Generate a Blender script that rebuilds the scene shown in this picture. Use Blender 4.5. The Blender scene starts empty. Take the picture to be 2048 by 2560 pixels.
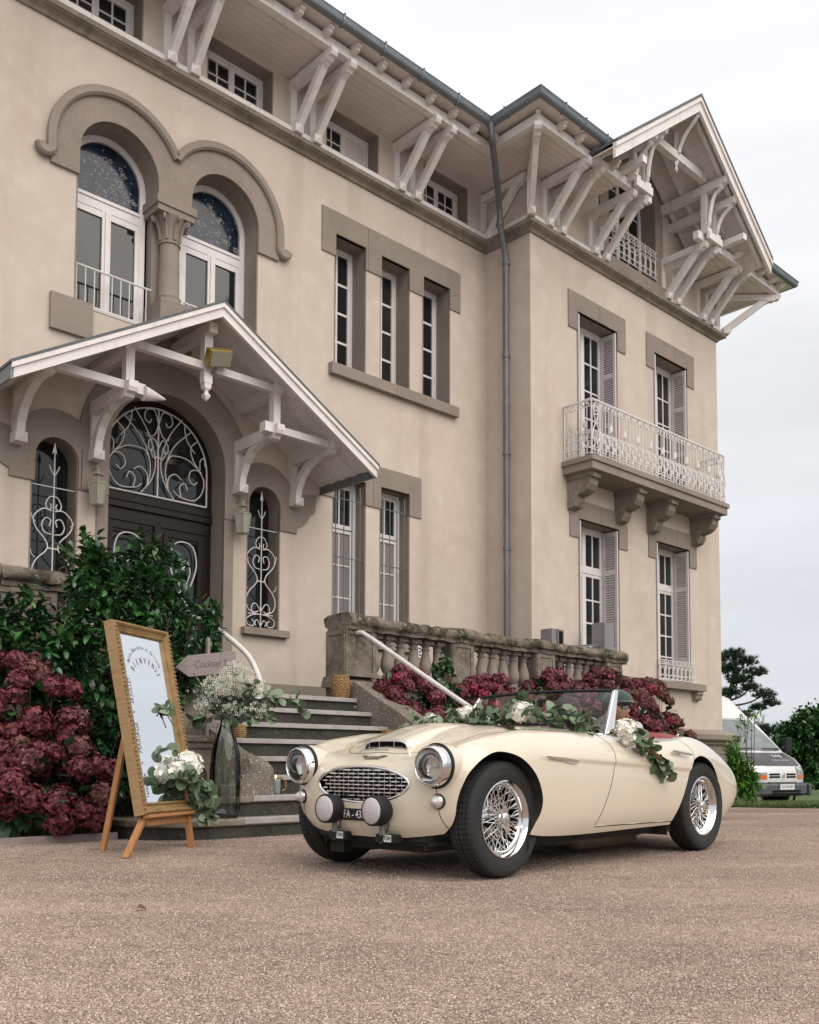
import bpy, bmesh, math, random
import numpy as np
from mathutils import Matrix, Vector, Euler
from mathutils.geometry import tessellate_polygon
random.seed(7); RNG = np.random.default_rng(11)
S = bpy.context.scene; COL = S.collection
sin, cos, pi, R = math.sin, math.cos, math.pi, math.radians

# ------------------------------------------------------------------ camera
cam_d = bpy.data.cameras.new('camera'); cam = bpy.data.objects.new('camera', cam_d); COL.objects.link(cam)
PITCH, ROLL = .0598, .0031
_f = Vector((0, cos(PITCH), sin(PITCH))); _u = Vector((0, -sin(PITCH), cos(PITCH))); _r = Vector((1, 0, 0))
_x = _r*cos(ROLL) + _u*sin(ROLL); _y = -_r*sin(ROLL) + _u*cos(ROLL)
cam.matrix_world = Matrix(((_x.x, _y.x, -_f.x, 0), (_x.y, _y.y, -_f.y, 0), (_x.z, _y.z, -_f.z, .63), (0, 0, 0, 1)))
cam_d.sensor_width = 36; cam_d.sensor_height = 36; cam_d.sensor_fit = 'AUTO'
cam_d.lens = 36*2400/2560; cam_d.shift_y = 482/2560
cam_d.clip_start = .05; cam_d.clip_end = 2000
S.camera = cam

# ------------------------------------------------------------------ sky, sun, exposure (overcast daylight)
SUN_DIR = Vector((.50, -.62, .80)).normalized()
SUN_EL = math.asin(SUN_DIR.z); SUN_AZ = math.atan2(SUN_DIR.x, SUN_DIR.y)
W = bpy.data.worlds.new('World'); S.world = W; W.use_nodes = True
nt = W.node_tree; nt.nodes.clear()
def N(t, **k):
    n = nt.nodes.new(t)
    for a, b in k.items(): setattr(n, a, b)
    return n
sky = N('ShaderNodeTexSky', sky_type='NISHITA', sun_disc=False, sun_elevation=SUN_EL, sun_rotation=SUN_AZ)
tc = N('ShaderNodeTexCoord'); sep = N('ShaderNodeSeparateXYZ'); nt.links.new(tc.outputs['Generated'], sep.inputs[0])
mp = N('ShaderNodeMapping'); mp.inputs['Scale'].default_value = (1.3, 1.3, 5.5); nt.links.new(tc.outputs['Generated'], mp.inputs[0])
n1 = N('ShaderNodeTexNoise'); n1.inputs['Scale'].default_value = 1.6; n1.inputs['Detail'].default_value = 6; n1.inputs['Roughness'].default_value = .55
nt.links.new(mp.outputs[0], n1.inputs['Vector'])
grad = N('ShaderNodeMapRange'); grad.inputs['From Min'].default_value = 0; grad.inputs['From Max'].default_value = 1.
grad.inputs['To Min'].default_value = 4.45; grad.inputs['To Max'].default_value = 6.9; nt.links.new(sep.outputs[2], grad.inputs['Value'])
nr = N('ShaderNodeMapRange'); nr.inputs['From Min'].default_value = .3; nr.inputs['From Max'].default_value = .7
nr.inputs['To Min'].default_value = .89; nr.inputs['To Max'].default_value = 1.08; nt.links.new(n1.outputs['Fac'], nr.inputs['Value'])
mul = N('ShaderNodeMath', operation='MULTIPLY'); nt.links.new(grad.outputs[0], mul.inputs[0]); nt.links.new(nr.outputs[0], mul.inputs[1])
tint = N('ShaderNodeMixRGB'); tint.inputs[1].default_value = (.915, .94, 1.0, 1); tint.inputs[2].default_value = (.985, .985, 1.0, 1)
tr = N('ShaderNodeMapRange'); tr.inputs['From Min'].default_value = 0.02; tr.inputs['From Max'].default_value = .45; nt.links.new(sep.outputs[2], tr.inputs['Value']); nt.links.new(tr.outputs[0], tint.inputs[0])
cl = N('ShaderNodeVectorMath', operation='SCALE'); nt.links.new(tint.outputs[0], cl.inputs[0]); nt.links.new(mul.outputs[0], cl.inputs['Scale'])
mx = N('ShaderNodeMixRGB'); mx.inputs[0].default_value = .96; nt.links.new(sky.outputs[0], mx.inputs[1]); nt.links.new(cl.outputs[0], mx.inputs[2])
bg = N('ShaderNodeBackground'); bg.inputs['Strength'].default_value = .1; nt.links.new(mx.outputs[0], bg.inputs['Color'])
wo = N('ShaderNodeOutputWorld'); nt.links.new(bg.outputs[0], wo.inputs['Surface'])
sun_d = bpy.data.lights.new('sun', 'SUN'); sun_d.energy = 1.5; sun_d.angle = R(70); sun_d.color = (1, .93, .85)
sun = bpy.data.objects.new('sun', sun_d); COL.objects.link(sun); sun.rotation_euler = (-SUN_DIR).to_track_quat('-Z', 'Y').to_euler()
sun.location = (0, 0, 30)
S.view_settings.view_transform = 'Standard'; S.view_settings.look = 'None'; S.view_settings.exposure = .80; S.view_settings.gamma = 1
S.view_settings.use_curve_mapping = False
S.render.engine = 'CYCLES'; S.cycles.max_bounces = 8; S.cycles.transparent_max_bounces = 16; S.cycles.use_denoising = True

# ------------------------------------------------------------------ frames: the house frame (x along the facade, y away from us) and the car frame
AZ = R(46.67); MH = Matrix.Rotation(pi/2 - AZ, 4, 'Z')
AZC = R(43.0)
_fv = Vector((-sin(AZC), -cos(AZC), 0)); _lv = Vector((cos(AZC), -sin(AZC), 0)); _o = -4.209*_fv - 3.889*_lv
MC = Matrix(((_fv.x, _lv.x, 0, _o.x), (_fv.y, _lv.y, 0, _o.y), (0, 0, 1, 0), (0, 0, 0, 1)))
MW = Matrix.Identity(4)

# ------------------------------------------------------------------ mesh builder
class MB:
    def __init__(s): s.v = []; s.f = []; s.M = None
    def add(s, vs, fs):
        o = len(s.v)
        if s.M is not None: vs = [s.M @ Vector(p) for p in vs]
        s.v += [tuple(p) for p in vs]; s.f += [tuple(i + o for i in q) for q in fs]; return s
    def box(s, a, b, ch=0):
        x0, y0, z0 = [min(p, q) for p, q in zip(a, b)]; x1, y1, z1 = [max(p, q) for p, q in zip(a, b)]
        return s.add([(x0,y0,z0),(x1,y0,z0),(x1,y1,z0),(x0,y1,z0),(x0,y0,z1),(x1,y0,z1),(x1,y1,z1),(x0,y1,z1)],
                     [(3,2,1,0),(4,5,6,7),(0,1,5,4),(1,2,6,5),(2,3,7,6),(3,0,4,7)])
    def beam(s, p, q, w, h, up=(0,0,1)):
        p, q = Vector(p), Vector(q); d = (q-p).normalized(); up = Vector(up)
        if abs(d.dot(up)) > .98: up = Vector((1,0,0))
        r = d.cross(up).normalized()*w/2; u = r.cross(d).normalized()*h/2
        v = [p-r-u, p+r-u, p+r+u, p-r+u, q-r-u, q+r-u, q+r+u, q-r+u]
        return s.add(v, [(0,1,2,3),(7,6,5,4),(4,5,1,0),(5,6,2,1),(6,7,3,2),(7,4,0,3)])
    def tube(s, pts, r, n=8, closed=False, cap=True):
        pts = [Vector(p) for p in pts]; m = len(pts); rs = r if hasattr(r, '__len__') else [r]*m
        vs = []; prev = None
        for i in range(m):
            if closed: t = pts[(i+1) % m]-pts[i-1]
            else: t = pts[min(i+1, m-1)]-pts[max(i-1, 0)]
            t = t.normalized() if t.length > 1e-9 else Vector((0,0,1))
            if prev is None:
                a = Vector((0,0,1)) if abs(t.z) < .9 else Vector((1,0,0)); a = (a - t*a.dot(t)).normalized()
            else:
                a = prev - t*prev.dot(t); a = a.normalized() if a.length > 1e-6 else t.orthogonal().normalized()
            prev = a; b = t.cross(a)
            vs += [pts[i] + (a*cos(2*pi*k/n) + b*sin(2*pi*k/n))*rs[i] for k in range(n)]
        fs = []
        for i in range(m if closed else m-1):
            j = (i+1) % m
            fs += [(i*n+k, i*n+(k+1) % n, j*n+(k+1) % n, j*n+k) for k in range(n)]
        if cap and not closed: fs += [tuple(range(n))[::-1], tuple((m-1)*n+k for k in range(n))]
        return s.add(vs, fs)
    def lathe(s, prof, n=16, M=None, cap=True):      # prof: (radius, height) about local z
        vs = []; m = len(prof)
        for r_, h in prof: vs += [Vector((r_*cos(2*pi*k/n), r_*sin(2*pi*k/n), h)) for k in range(n)]
        if M is not None: vs = [M @ p for p in vs]
        fs = [(i*n+k, i*n+(k+1) % n, (i+1)*n+(k+1) % n, (i+1)*n+k) for i in range(m-1) for k in range(n)]
        if cap: fs += [tuple(range(n))[::-1], tuple((m-1)*n+k for k in range(n))]
        return s.add(vs, fs)
    def prism(s, poly, d0, d1, to=None, holes=()):   # poly in a plane, pushed from d0 to d1; to(x, y, d) -> point (default: facade u, z, b)
        if to is None: to = lambda x, y, d: (x, d, y)
        loops = [list(poly)] + [list(h) for h in holes]; flat = [p for l in loops for p in l]; n = len(flat)
        vs = [to(p[0], p[1], d0) for p in flat] + [to(p[0], p[1], d1) for p in flat]
        if holes: tri = [tuple(t) for t in tessellate_polygon([[Vector((p[0], p[1], 0)) for p in l] for l in loops])]
        else: tri = [tuple(range(n))]
        fs = list(tri) + [tuple(i+n for i in t[::-1]) for t in tri]; o = 0
        for l in loops:
            m = len(l); fs += [(o+i, o+(i+1) % m, n+o+(i+1) % m, n+o+i) for i in range(m)]; o += m
        return s.add(vs, fs)
    def sphere(s, c, r, n=12, m=8):
        r = r if hasattr(r, '__len__') else (r, r, r); vs = []; fs = []
        for i in range(m+1):
            t = pi*i/m
            for k in range(n): vs.append((c[0]+r[0]*sin(t)*cos(2*pi*k/n), c[1]+r[1]*sin(t)*sin(2*pi*k/n), c[2]+r[2]*cos(t)))
        for i in range(m): fs += [(i*n+k, (i+1)*n+k, (i+1)*n+(k+1) % n, i*n+(k+1) % n) for k in range(n)]
        return s.add(vs, fs)
    def sweep(s, path, prof, up=(0,0,1), closed_prof=True, cap=True):   # prof: (side, up) offsets
        path = [Vector(p) for p in path]; m = len(path); n = len(prof); vs = []
        for i in range(m):
            t = (path[min(i+1, m-1)]-path[max(i-1, 0)]).normalized(); u = Vector(up); r_ = t.cross(u).normalized(); u2 = r_.cross(t).normalized()
            vs += [path[i] + r_*a + u2*b for a, b in prof]
        fs = [(i*n+k, i*n+(k+1) % n, (i+1)*n+(k+1) % n, (i+1)*n+k) for i in range(m-1) for k in range(n if closed_prof else n-1)]
        if cap and closed_prof: fs += [tuple(range(n))[::-1], tuple((m-1)*n+k for k in range(n))]
        return s.add(vs, fs)
    def mesh(s, name, mat=None, org=(0,0,0), smooth=None, recalc=True):
        o = Vector(org); me = bpy.data.meshes.new(name)
        me.from_pydata([(p[0]-o.x, p[1]-o.y, p[2]-o.z) for p in s.v], [], s.f)
        if recalc:
            bm = bmesh.new(); bm.from_mesh(me); bmesh.ops.remove_doubles(bm, verts=bm.verts, dist=1e-5); bmesh.ops.recalc_face_normals(bm, faces=bm.faces); bm.to_mesh(me); bm.free()
        if mat: me.materials.append(mat)
        if smooth is not None:
            me.shade_smooth()
            if smooth < 179: me.set_sharp_from_angle(angle=R(smooth))
        return me
    def build(s, name, mat, parent=None, smooth=None, bevel=0, recalc=True, org=None):
        if org is None: org = ORG.get(parent.name, (0,0,0)) if parent else (0,0,0)
        me = s.mesh(name, mat, org, smooth, recalc); o = link(name, me, parent)
        if parent is not None: ORG[o.name] = org
        if bevel:
            b = o.modifiers.new('bevel', 'BEVEL'); b.width = bevel; b.segments = 2; b.limit_method = 'ANGLE'; b.angle_limit = R(40)
        return o

ORG = {}
def link(name, me, parent=None, M=None):
    o = bpy.data.objects.new(name, me); COL.objects.link(o)
    if parent is not None: o.parent = parent
    if M is not None: o.matrix_basis = M
    return o
def tag(o, label=None, cat=None, group=None, kind=None):
    if label: o['label'] = label
    if cat: o['category'] = cat
    if group: o['group'] = group
    if kind: o['kind'] = kind
    return o
def thing(name, label, cat, frame=MW, org=(0,0,0), group=None, kind=None):
    o = bpy.data.objects.new(name, None); COL.objects.link(o); o.empty_display_size = .2
    o.matrix_world = frame @ Matrix.Translation(Vector(org)); ORG[o.name] = tuple(org)
    return tag(o, label, cat, group, kind)
def stuff(o): o['kind'] = 'stuff'; return o
def structure(o): o['kind'] = 'structure'; return o
def arc(cx, cy, r, a0, a1, n=16, ry=None):
    ry = r if ry is None else ry
    return [(cx + r*cos(R(a0+(a1-a0)*i/n)), cy + ry*sin(R(a0+(a1-a0)*i/n))) for i in range(n+1)]
def spline(pts, n=8, closed=False):
    P = [Vector(p) for p in pts]; m = len(P); out = []
    rng = range(m if closed else m-1)
    for i in rng:
        p0 = P[(i-1) % m] if (closed or i > 0) else P[0]*2-P[1]
        p1 = P[i]; p2 = P[(i+1) % m]; p3 = P[(i+2) % m] if (closed or i+2 < m) else P[m-1]*2-P[m-2]
        for k in range(n):
            t = k/n
            out.append(.5*((2*p1) + (p2-p0)*t + (2*p0-5*p1+4*p2-p3)*t*t + (3*p1-p0-3*p2+p3)*t**3))
    if not closed: out.append(P[-1])
    return out
def spiral(c, r0, r1, a0, a1, n=20):     # 2d
    return [(c[0]+(r0+(r1-r0)*i/n)*cos(R(a0+(a1-a0)*i/n)), c[1]+(r0+(r1-r0)*i/n)*sin(R(a0+(a1-a0)*i/n))) for i in range(n+1)]

# ------------------------------------------------------------------ materials
MATS = {}
def material(name, base, rough=.6, metal=0., spec=.5, coat=0., noise=None, noise2=None, bump=None, bump2=None, island=None, stretch=None, emit=None, speck=None, trans=0, sss=0, sheen=0, streak=None):
    """noise=(scale, colour, lo, hi): mixes a second colour in; island=(colour, amount): per loose piece; bump=(scale, strength, detail)"""
    m = bpy.data.materials.new(name); m.use_nodes = True; t = m.node_tree; b = t.nodes['Principled BSDF']; L = t.links.new
    b.inputs['Base Color'].default_value = (*base, 1); b.inputs['Roughness'].default_value = rough; b.inputs['Metallic'].default_value = metal
    b.inputs['Specular IOR Level'].default_value = spec; b.inputs['Coat Weight'].default_value = coat; b.inputs['Coat Roughness'].default_value = .03
    b.inputs['Transmission Weight'].default_value = trans
    if sheen: b.inputs['Sheen Weight'].default_value = sheen
    tc = t.nodes.new('ShaderNodeTexCoord'); vec = tc.outputs['Object']
    if stretch:
        mpn = t.nodes.new('ShaderNodeMapping'); mpn.inputs['Scale'].default_value = stretch; L(vec, mpn.inputs[0]); vec = mpn.outputs[0]
    cur = None
    def rgb(c):
        n = t.nodes.new('ShaderNodeRGB'); n.outputs[0].default_value = (*c, 1); return n.outputs[0]
    cur = rgb(base)
    def mixin(fac, c2, mode='MIX'):
        nonlocal cur
        n = t.nodes.new('ShaderNodeMixRGB'); n.blend_type = mode; L(fac, n.inputs[0]); L(cur, n.inputs[1]); L(rgb(c2), n.inputs[2]); cur = n.outputs[0]
    for nz in (noise, noise2):
        if nz:
            sc, c2, lo, hi = nz; n = t.nodes.new('ShaderNodeTexNoise'); n.inputs['Scale'].default_value = sc; n.inputs['Detail'].default_value = 6; n.inputs['Roughness'].default_value = .62
            L(vec, n.inputs['Vector']); mr = t.nodes.new('ShaderNodeMapRange'); mr.inputs['From Min'].default_value = lo; mr.inputs['From Max'].default_value = hi; L(n.outputs['Fac'], mr.inputs['Value']); mixin(mr.outputs[0], c2)
    if streak:
        c2, sc, lo, hi = streak; mpn = t.nodes.new('ShaderNodeMapping'); mpn.inputs['Scale'].default_value = (sc, sc, sc*.07); L(tc.outputs['Object'], mpn.inputs[0])
        n = t.nodes.new('ShaderNodeTexNoise'); n.inputs['Scale'].default_value = 1; n.inputs['Detail'].default_value = 4; L(mpn.outputs[0], n.inputs['Vector'])
        mr = t.nodes.new('ShaderNodeMapRange'); mr.inputs['From Min'].default_value = lo; mr.inputs['From Max'].default_value = hi; L(n.outputs['Fac'], mr.inputs['Value']); mixin(mr.outputs[0], c2)
    if speck:
        c2, sc, thr = speck; n = t.nodes.new('ShaderNodeTexVoronoi'); n.inputs['Scale'].default_value = sc; L(vec, n.inputs['Vector'])
        mr = t.nodes.new('ShaderNodeMapRange'); mr.inputs['From Min'].default_value = thr; mr.inputs['From Max'].default_value = thr*.6; L(n.outputs['Distance'], mr.inputs['Value']); mixin(mr.outputs[0], c2)
    if island:
        g = t.nodes.new('ShaderNodeNewGeometry'); oi = t.nodes.new('ShaderNodeObjectInfo'); ad = t.nodes.new('ShaderNodeMath'); ad.operation = 'ADD'; L(g.outputs['Random Per Island'], ad.inputs[0]); L(oi.outputs['Random'], ad.inputs[1])
        fr = t.nodes.new('ShaderNodeMath'); fr.operation = 'FRACT'; L(ad.outputs[0], fr.inputs[0])
        mu = t.nodes.new('ShaderNodeMath'); mu.operation = 'MULTIPLY'; pw = t.nodes.new('ShaderNodeMath'); pw.operation = 'POWER'; L(fr.outputs[0], pw.inputs[0]); pw.inputs[1].default_value = 1.7; L(pw.outputs[0], mu.inputs[0]); mu.inputs[1].default_value = island[1]; mixin(mu.outputs[0], island[0])
    L(cur, b.inputs['Base Color'])
    nrm = None
    for bp in (bump, bump2):
        if bp:
            n = t.nodes.new('ShaderNodeTexNoise'); n.inputs['Scale'].default_value = bp[0]; n.inputs['Detail'].default_value = bp[2] if len(bp) > 2 else 3; L(vec, n.inputs['Vector'])
            bn = t.nodes.new('ShaderNodeBump'); bn.inputs['Strength'].default_value = bp[1]; bn.inputs['Distance'].default_value = bp[3] if len(bp) > 3 else .01; L(n.outputs['Fac'], bn.inputs['Height'])
            if nrm: L(nrm, bn.inputs['Normal'])
            nrm = bn.outputs[0]
    if nrm: L(nrm, b.inputs['Normal'])
    if emit: b.inputs['Emission Color'].default_value = (*emit[0], 1); b.inputs['Emission Strength'].default_value = emit[1]
    MATS[name] = m; return m
def glassy(name, tint=(1,1,1), refl=1.0, alpha_tint=.95, rough=.0, ior=1.45):   # thin sheet glass: see-through plus mirror at grazing angles
    m = bpy.data.materials.new(name); m.use_nodes = True; t = m.node_tree; t.nodes.clear(); L = t.links.new
    tr_ = t.nodes.new('ShaderNodeBsdfTransparent'); tr_.inputs[0].default_value = (*[c*alpha_tint for c in tint], 1)
    gl = t.nodes.new('ShaderNodeBsdfGlossy'); gl.inputs['Roughness'].default_value = rough
    fr = t.nodes.new('ShaderNodeFresnel'); fr.inputs['IOR'].default_value = ior
    mu = t.nodes.new('ShaderNodeMath'); mu.operation = 'MULTIPLY'; mu.inputs[1].default_value = refl; mu.use_clamp = True; L(fr.outputs[0], mu.inputs[0])
    mixn = t.nodes.new('ShaderNodeMixShader'); L(mu.outputs[0], mixn.inputs[0]); L(tr_.outputs[0], mixn.inputs[1]); L(gl.outputs[0], mixn.inputs[2])
    o = t.nodes.new('ShaderNodeOutputMaterial'); L(mixn.outputs[0], o.inputs[0]); return m

M_STUCCO = material('stucco', (.555, .472, .402), .9, spec=.2, noise=(.55, (.485, .405, .34), .40, .70), noise2=(3.3, (.61, .53, .455), .48, .80), streak=((.43, .35, .29), 1.9, .54, .82), bump=(70, .45, 5, .004), bump2=(2.5, .25, 3, .02))
M_STONE = material('facade_stone', (.275, .225, .188), .92, spec=.2, noise=(1.5, (.21, .175, .145), .4, .7), noise2=(60, (.34, .29, .25), .5, .75), bump=(90, .3, 3, .003))
M_CORN = material('cornice_stone', (.25, .205, .168), .92, spec=.2, noise=(1.2, (.13, .115, .085), .45, .7), noise2=(8, (.33, .28, .235), .5, .75), bump=(40, .4, 4, .004))
M_OLD = material('weathered_stone', (.24, .196, .16), .95, spec=.15, noise=(2.2, (.10, .085, .062), .42, .66), noise2=(14, (.28, .235, .195), .52, .72), speck=((.42, .38, .32), 9, .12), bump=(35, .7, 5, .008), bump2=(9, .5, 4, .02))
M_LICH = material('lichen_coping', (.205, .168, .132), .97, spec=.1, noise=(5, (.055, .05, .035), .42, .62), noise2=(18, (.33, .28, .23), .56, .7), bump=(22, 1., 6, .015), bump2=(70, .6, 3, .006))
M_STEP = material('step_stone', (.062, .058, .050), .93, spec=.2, noise=(4, (.035, .036, .030), .4, .66), noise2=(45, (.15, .14, .12), .55, .75), speck=((.48, .44, .39), 5.0, .10), bump=(50, .5, 4, .005))
M_TREAD = material('tread_strip', (.40, .365, .345), .8, noise=(6, (.30, .27, .25), .4, .7), bump=(60, .2, 3, .003))
M_WHITE = material('white_paint', (.75, .70, .67), .6, spec=.35, noise=(3, (.65, .595, .56), .44, .74), noise2=(14, (.52, .465, .425), .62, .80), streak=((.60, .54, .50), 12, .54, .8), bump=(25, .08, 3, .003))
M_SOFFIT = material('soffit_paint', (.70, .635, .595), .65, spec=.3, noise=(2, (.62, .55, .51), .42, .72))
M_FRAME = material('window_paint', (.70, .665, .645), .45, spec=.4, noise=(5, (.58, .54, .51), .5, .8))
M_GREYF = material('lilac_grey_paint', (.62, .56, .555), .55, noise=(4, (.54, .48, .475), .45, .75))
M_IRON = material('white_iron', (.66, .62, .595), .5, spec=.4, noise=(9, (.52, .47, .43), .5, .75))
M_GIRON = material('grey_iron', (.16, .165, .17), .55, metal=.3)
M_ZINC = material('zinc', (.17, .20, .225), .45, metal=.5, noise=(5, (.23, .255, .27), .45, .7))
M_PIPE = material('grey_pipe', (.145, .155, .165), .5, metal=.35, noise=(4, (.20, .21, .215), .45, .7), streak=((.10, .105, .11), 9, .5, .75))
M_SLATE = material('slate', (.075, .085, .095), .6, noise=(9, (.11, .12, .125), .4, .7), bump=(14, .4, 3, .01))
M_PANE = material('window_glass', (.010, .013, .014), .03, spec=.62, noise=(1.3, (.03, .032, .03), .5, .7), bump=(2.2, .12, 1, .012))
M_PANEB = material('stained_glass', (.016, .03, .05), .12, spec=.4, speck=((.30, .33, .36), 15, .17), noise=(7, (.008, .012, .02), .4, .6))
M_CURT = material('curtain_pane', (.235, .205, .21), .3, spec=.4)
M_DWOOD = material('dark_door_wood', (.010, .0055, .005), .42, spec=.3, noise=(6, (.018, .009, .007), .4, .7), stretch=(8, 8, 1))
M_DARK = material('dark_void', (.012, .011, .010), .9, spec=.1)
M_BLACK = material('black_rubber', (.014, .014, .0145), .62, spec=.35, bump=(40, .1, 2, .002))
M_GOLD = material('gilt_wood', (.30, .19, .08), .5, spec=.4, metal=.2, noise=(9, (.17, .10, .04), .42, .68), bump=(50, .25, 3, .003))
M_PINEW = material('raw_frame_wood', (.35, .225, .11), .62, noise=(4, (.25, .155, .07), .4, .7), stretch=(14, 14, 1.2))
M_EASEL = material('easel_wood', (.40, .185, .065), .5, noise=(5, (.27, .115, .038), .4, .7), stretch=(12, 12, 1.5))
M_GREYW = material('grey_wood', (.30, .255, .245), .75, noise=(5, (.21, .175, .165), .4, .7), stretch=(2, 14, 14))
M_WICKER = material('wicker', (.40, .245, .105), .65, noise=(30, (.22, .12, .045), .42, .65))
M_MIRROR = material('mirror_glass', (.86, .90, .93), .012, metal=1.)
M_INK = material('brown_ink', (.11, .055, .045), .6)
M_CREAM = material('cream_car_paint', (.655, .582, .462), .2, spec=.5, coat=1., noise=(2.2, (.635, .562, .443), .4, .7))
M_CHROME = material('chrome', (.80, .80, .80), .07, metal=1.)
M_DCHROME = material('dull_chrome', (.50, .50, .50), .2, metal=1.)
M_UNDER = material('underbody', (.018, .016, .014), .85, noise=(7, (.05, .038, .026), .5, .75))
M_EXH = material('exhaust_steel', (.16, .14, .12), .5, metal=.6, noise=(9, (.12, .085, .05), .45, .65))
M_RED = material('red_leather', (.26, .045, .03), .55, noise=(7, (.15, .022, .018), .4, .7), bump=(12, .15, 3, .01))
M_STRAP = material('leather_strap', (.035, .018, .012), .5)
M_LENS = glassy('lamp_lens', (1, 1, 1), 1.6, .93)
M_FROST = material('fluted_lens', (.50, .465, .475), .25, spec=.6, coat=.5, bump=(75, .5, 1, .006), stretch=(1, 1, .05))
M_REFL = material('lamp_reflector', (.72, .72, .70), .13, metal=1., bump=(18, .25, 2, .006), stretch=(1, 1, .12))
M_GLASS = glassy('clear_glass', (.96, 1, .98), 1.3, .96)
M_VASE = glassy('green_vase_glass', (.93, .985, .97), 1.3, .97)
M_SPECK = material('speckled_stone', (.20, .165, .135), .95, spec=.15, noise=(2.2, (.13, .105, .085), .42, .66), noise2=(38, (.40, .35, .30), .54, .66), speck=((.46, .41, .35), 30, .22), bump=(35, .7, 5, .008))
M_WHITEP = material('white_label', (.72, .70, .68), .6)
M_SKIN = material('skin', (.42, .235, .165), .5, spec=.35, noise=(30, (.36, .185, .125), .4, .7))
M_LIP = material('lips', (.30, .11, .09), .5)
M_CAP = material('green_wool', (.030, .052, .042), .9, noise=(90, (.045, .075, .06), .4, .6), sheen=.3)
M_JACKET = material('grey_jacket', (.12, .135, .14), .85, noise=(60, (.09, .10, .105), .4, .65))
M_SHADE = material('sunglasses_black', (.006, .006, .006), .08, spec=.6)
M_HAIR = material('dark_hair', (.02, .013, .01), .6)
M_LEAF = material('camellia_leaf', (.012, .050, .016), .28, spec=.5, island=((.060, .165, .045), .95), noise=(9, (.007, .032, .010), .4, .7))
M_TWIG = material('bark_twig', (.10, .07, .045), .85, noise=(20, (.055, .04, .028), .4, .7))
M_HYDL = material('hydrangea_leaf', (.028, .085, .028), .5, island=((.055, .13, .04), .8))
M_HYDR = material('red_petal', (.058, .004, .009), .65, island=((.27, .055, .065), .85), noise=(6, (.035, .003, .006), .45, .65))
M_HYDD = material('rust_petal', (.062, .010, .012), .7, island=((.27, .115, .09), .85), noise=(6, (.04, .005, .008), .45, .65))
M_HYDC = material('crimson_petal', (.15, .004, .02), .6, island=((.33, .02, .055), .8))
M_EUC = material('eucalyptus_leaf', (.085, .135, .068), .55, spec=.4, island=((.215, .27, .185), .85))
M_WFLOW = material('white_petal', (.82, .80, .73), .6, island=((.76, .73, .62), .6))
M_GYPS = material('gypsophila', (.72, .71, .62), .7, island=((.45, .45, .33), .7))
M_PINE = material('pine_needles', (.016, .042, .022), .6, island=((.028, .065, .030), .8))
M_SHRUB = material('shrub_leaf', (.022, .085, .018), .45, island=((.060, .15, .03), .8))
M_BAMB = material('bamboo_leaf', (.05, .17, .015), .5, island=((.16, .30, .04), .8))
M_GRASS = material('grass_blade', (.075, .135, .03), .6, island=((.15, .19, .06), .8))
M_SOIL = material('soil', (.020, .016, .012), .95, noise=(14, (.035, .027, .02), .4, .7), bump=(20, .8, 4, .02))
M_VAN = material('van_paint', (.66, .66, .66), .35, coat=.5, noise=(3, (.58, .575, .56), .45, .75))
M_VBUMP = material('van_bumper', (.075, .085, .09), .6)
M_ORANGE = material('orange_lens', (.62, .12, .01), .2, coat=.5)
M_BLUE = material('plate_blue', (.02, .06, .30), .5)
M_STICK = material('hood_sticker', (.055, .048, .058), .45)
M_GREYBOX = material('grey_sheet_metal', (.235, .22, .225), .55, noise=(4, (.19, .18, .18), .4, .7))
M_CANDLE = material('candle_wax', (.50, .58, .54), .5)
M_FLAME = material('flame', (1, .8, .5), .5, emit=((1, .75, .4), 6))
M_BRASS = material('brass_lamp', (.36, .27, .09), .4, metal=.7)
M_LANTG = material('lantern_glass', (.30, .29, .23), .25, spec=.5)
M_BADGE = material('badge_enamel', (.16, .12, .09), .35, metal=.4)

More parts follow.
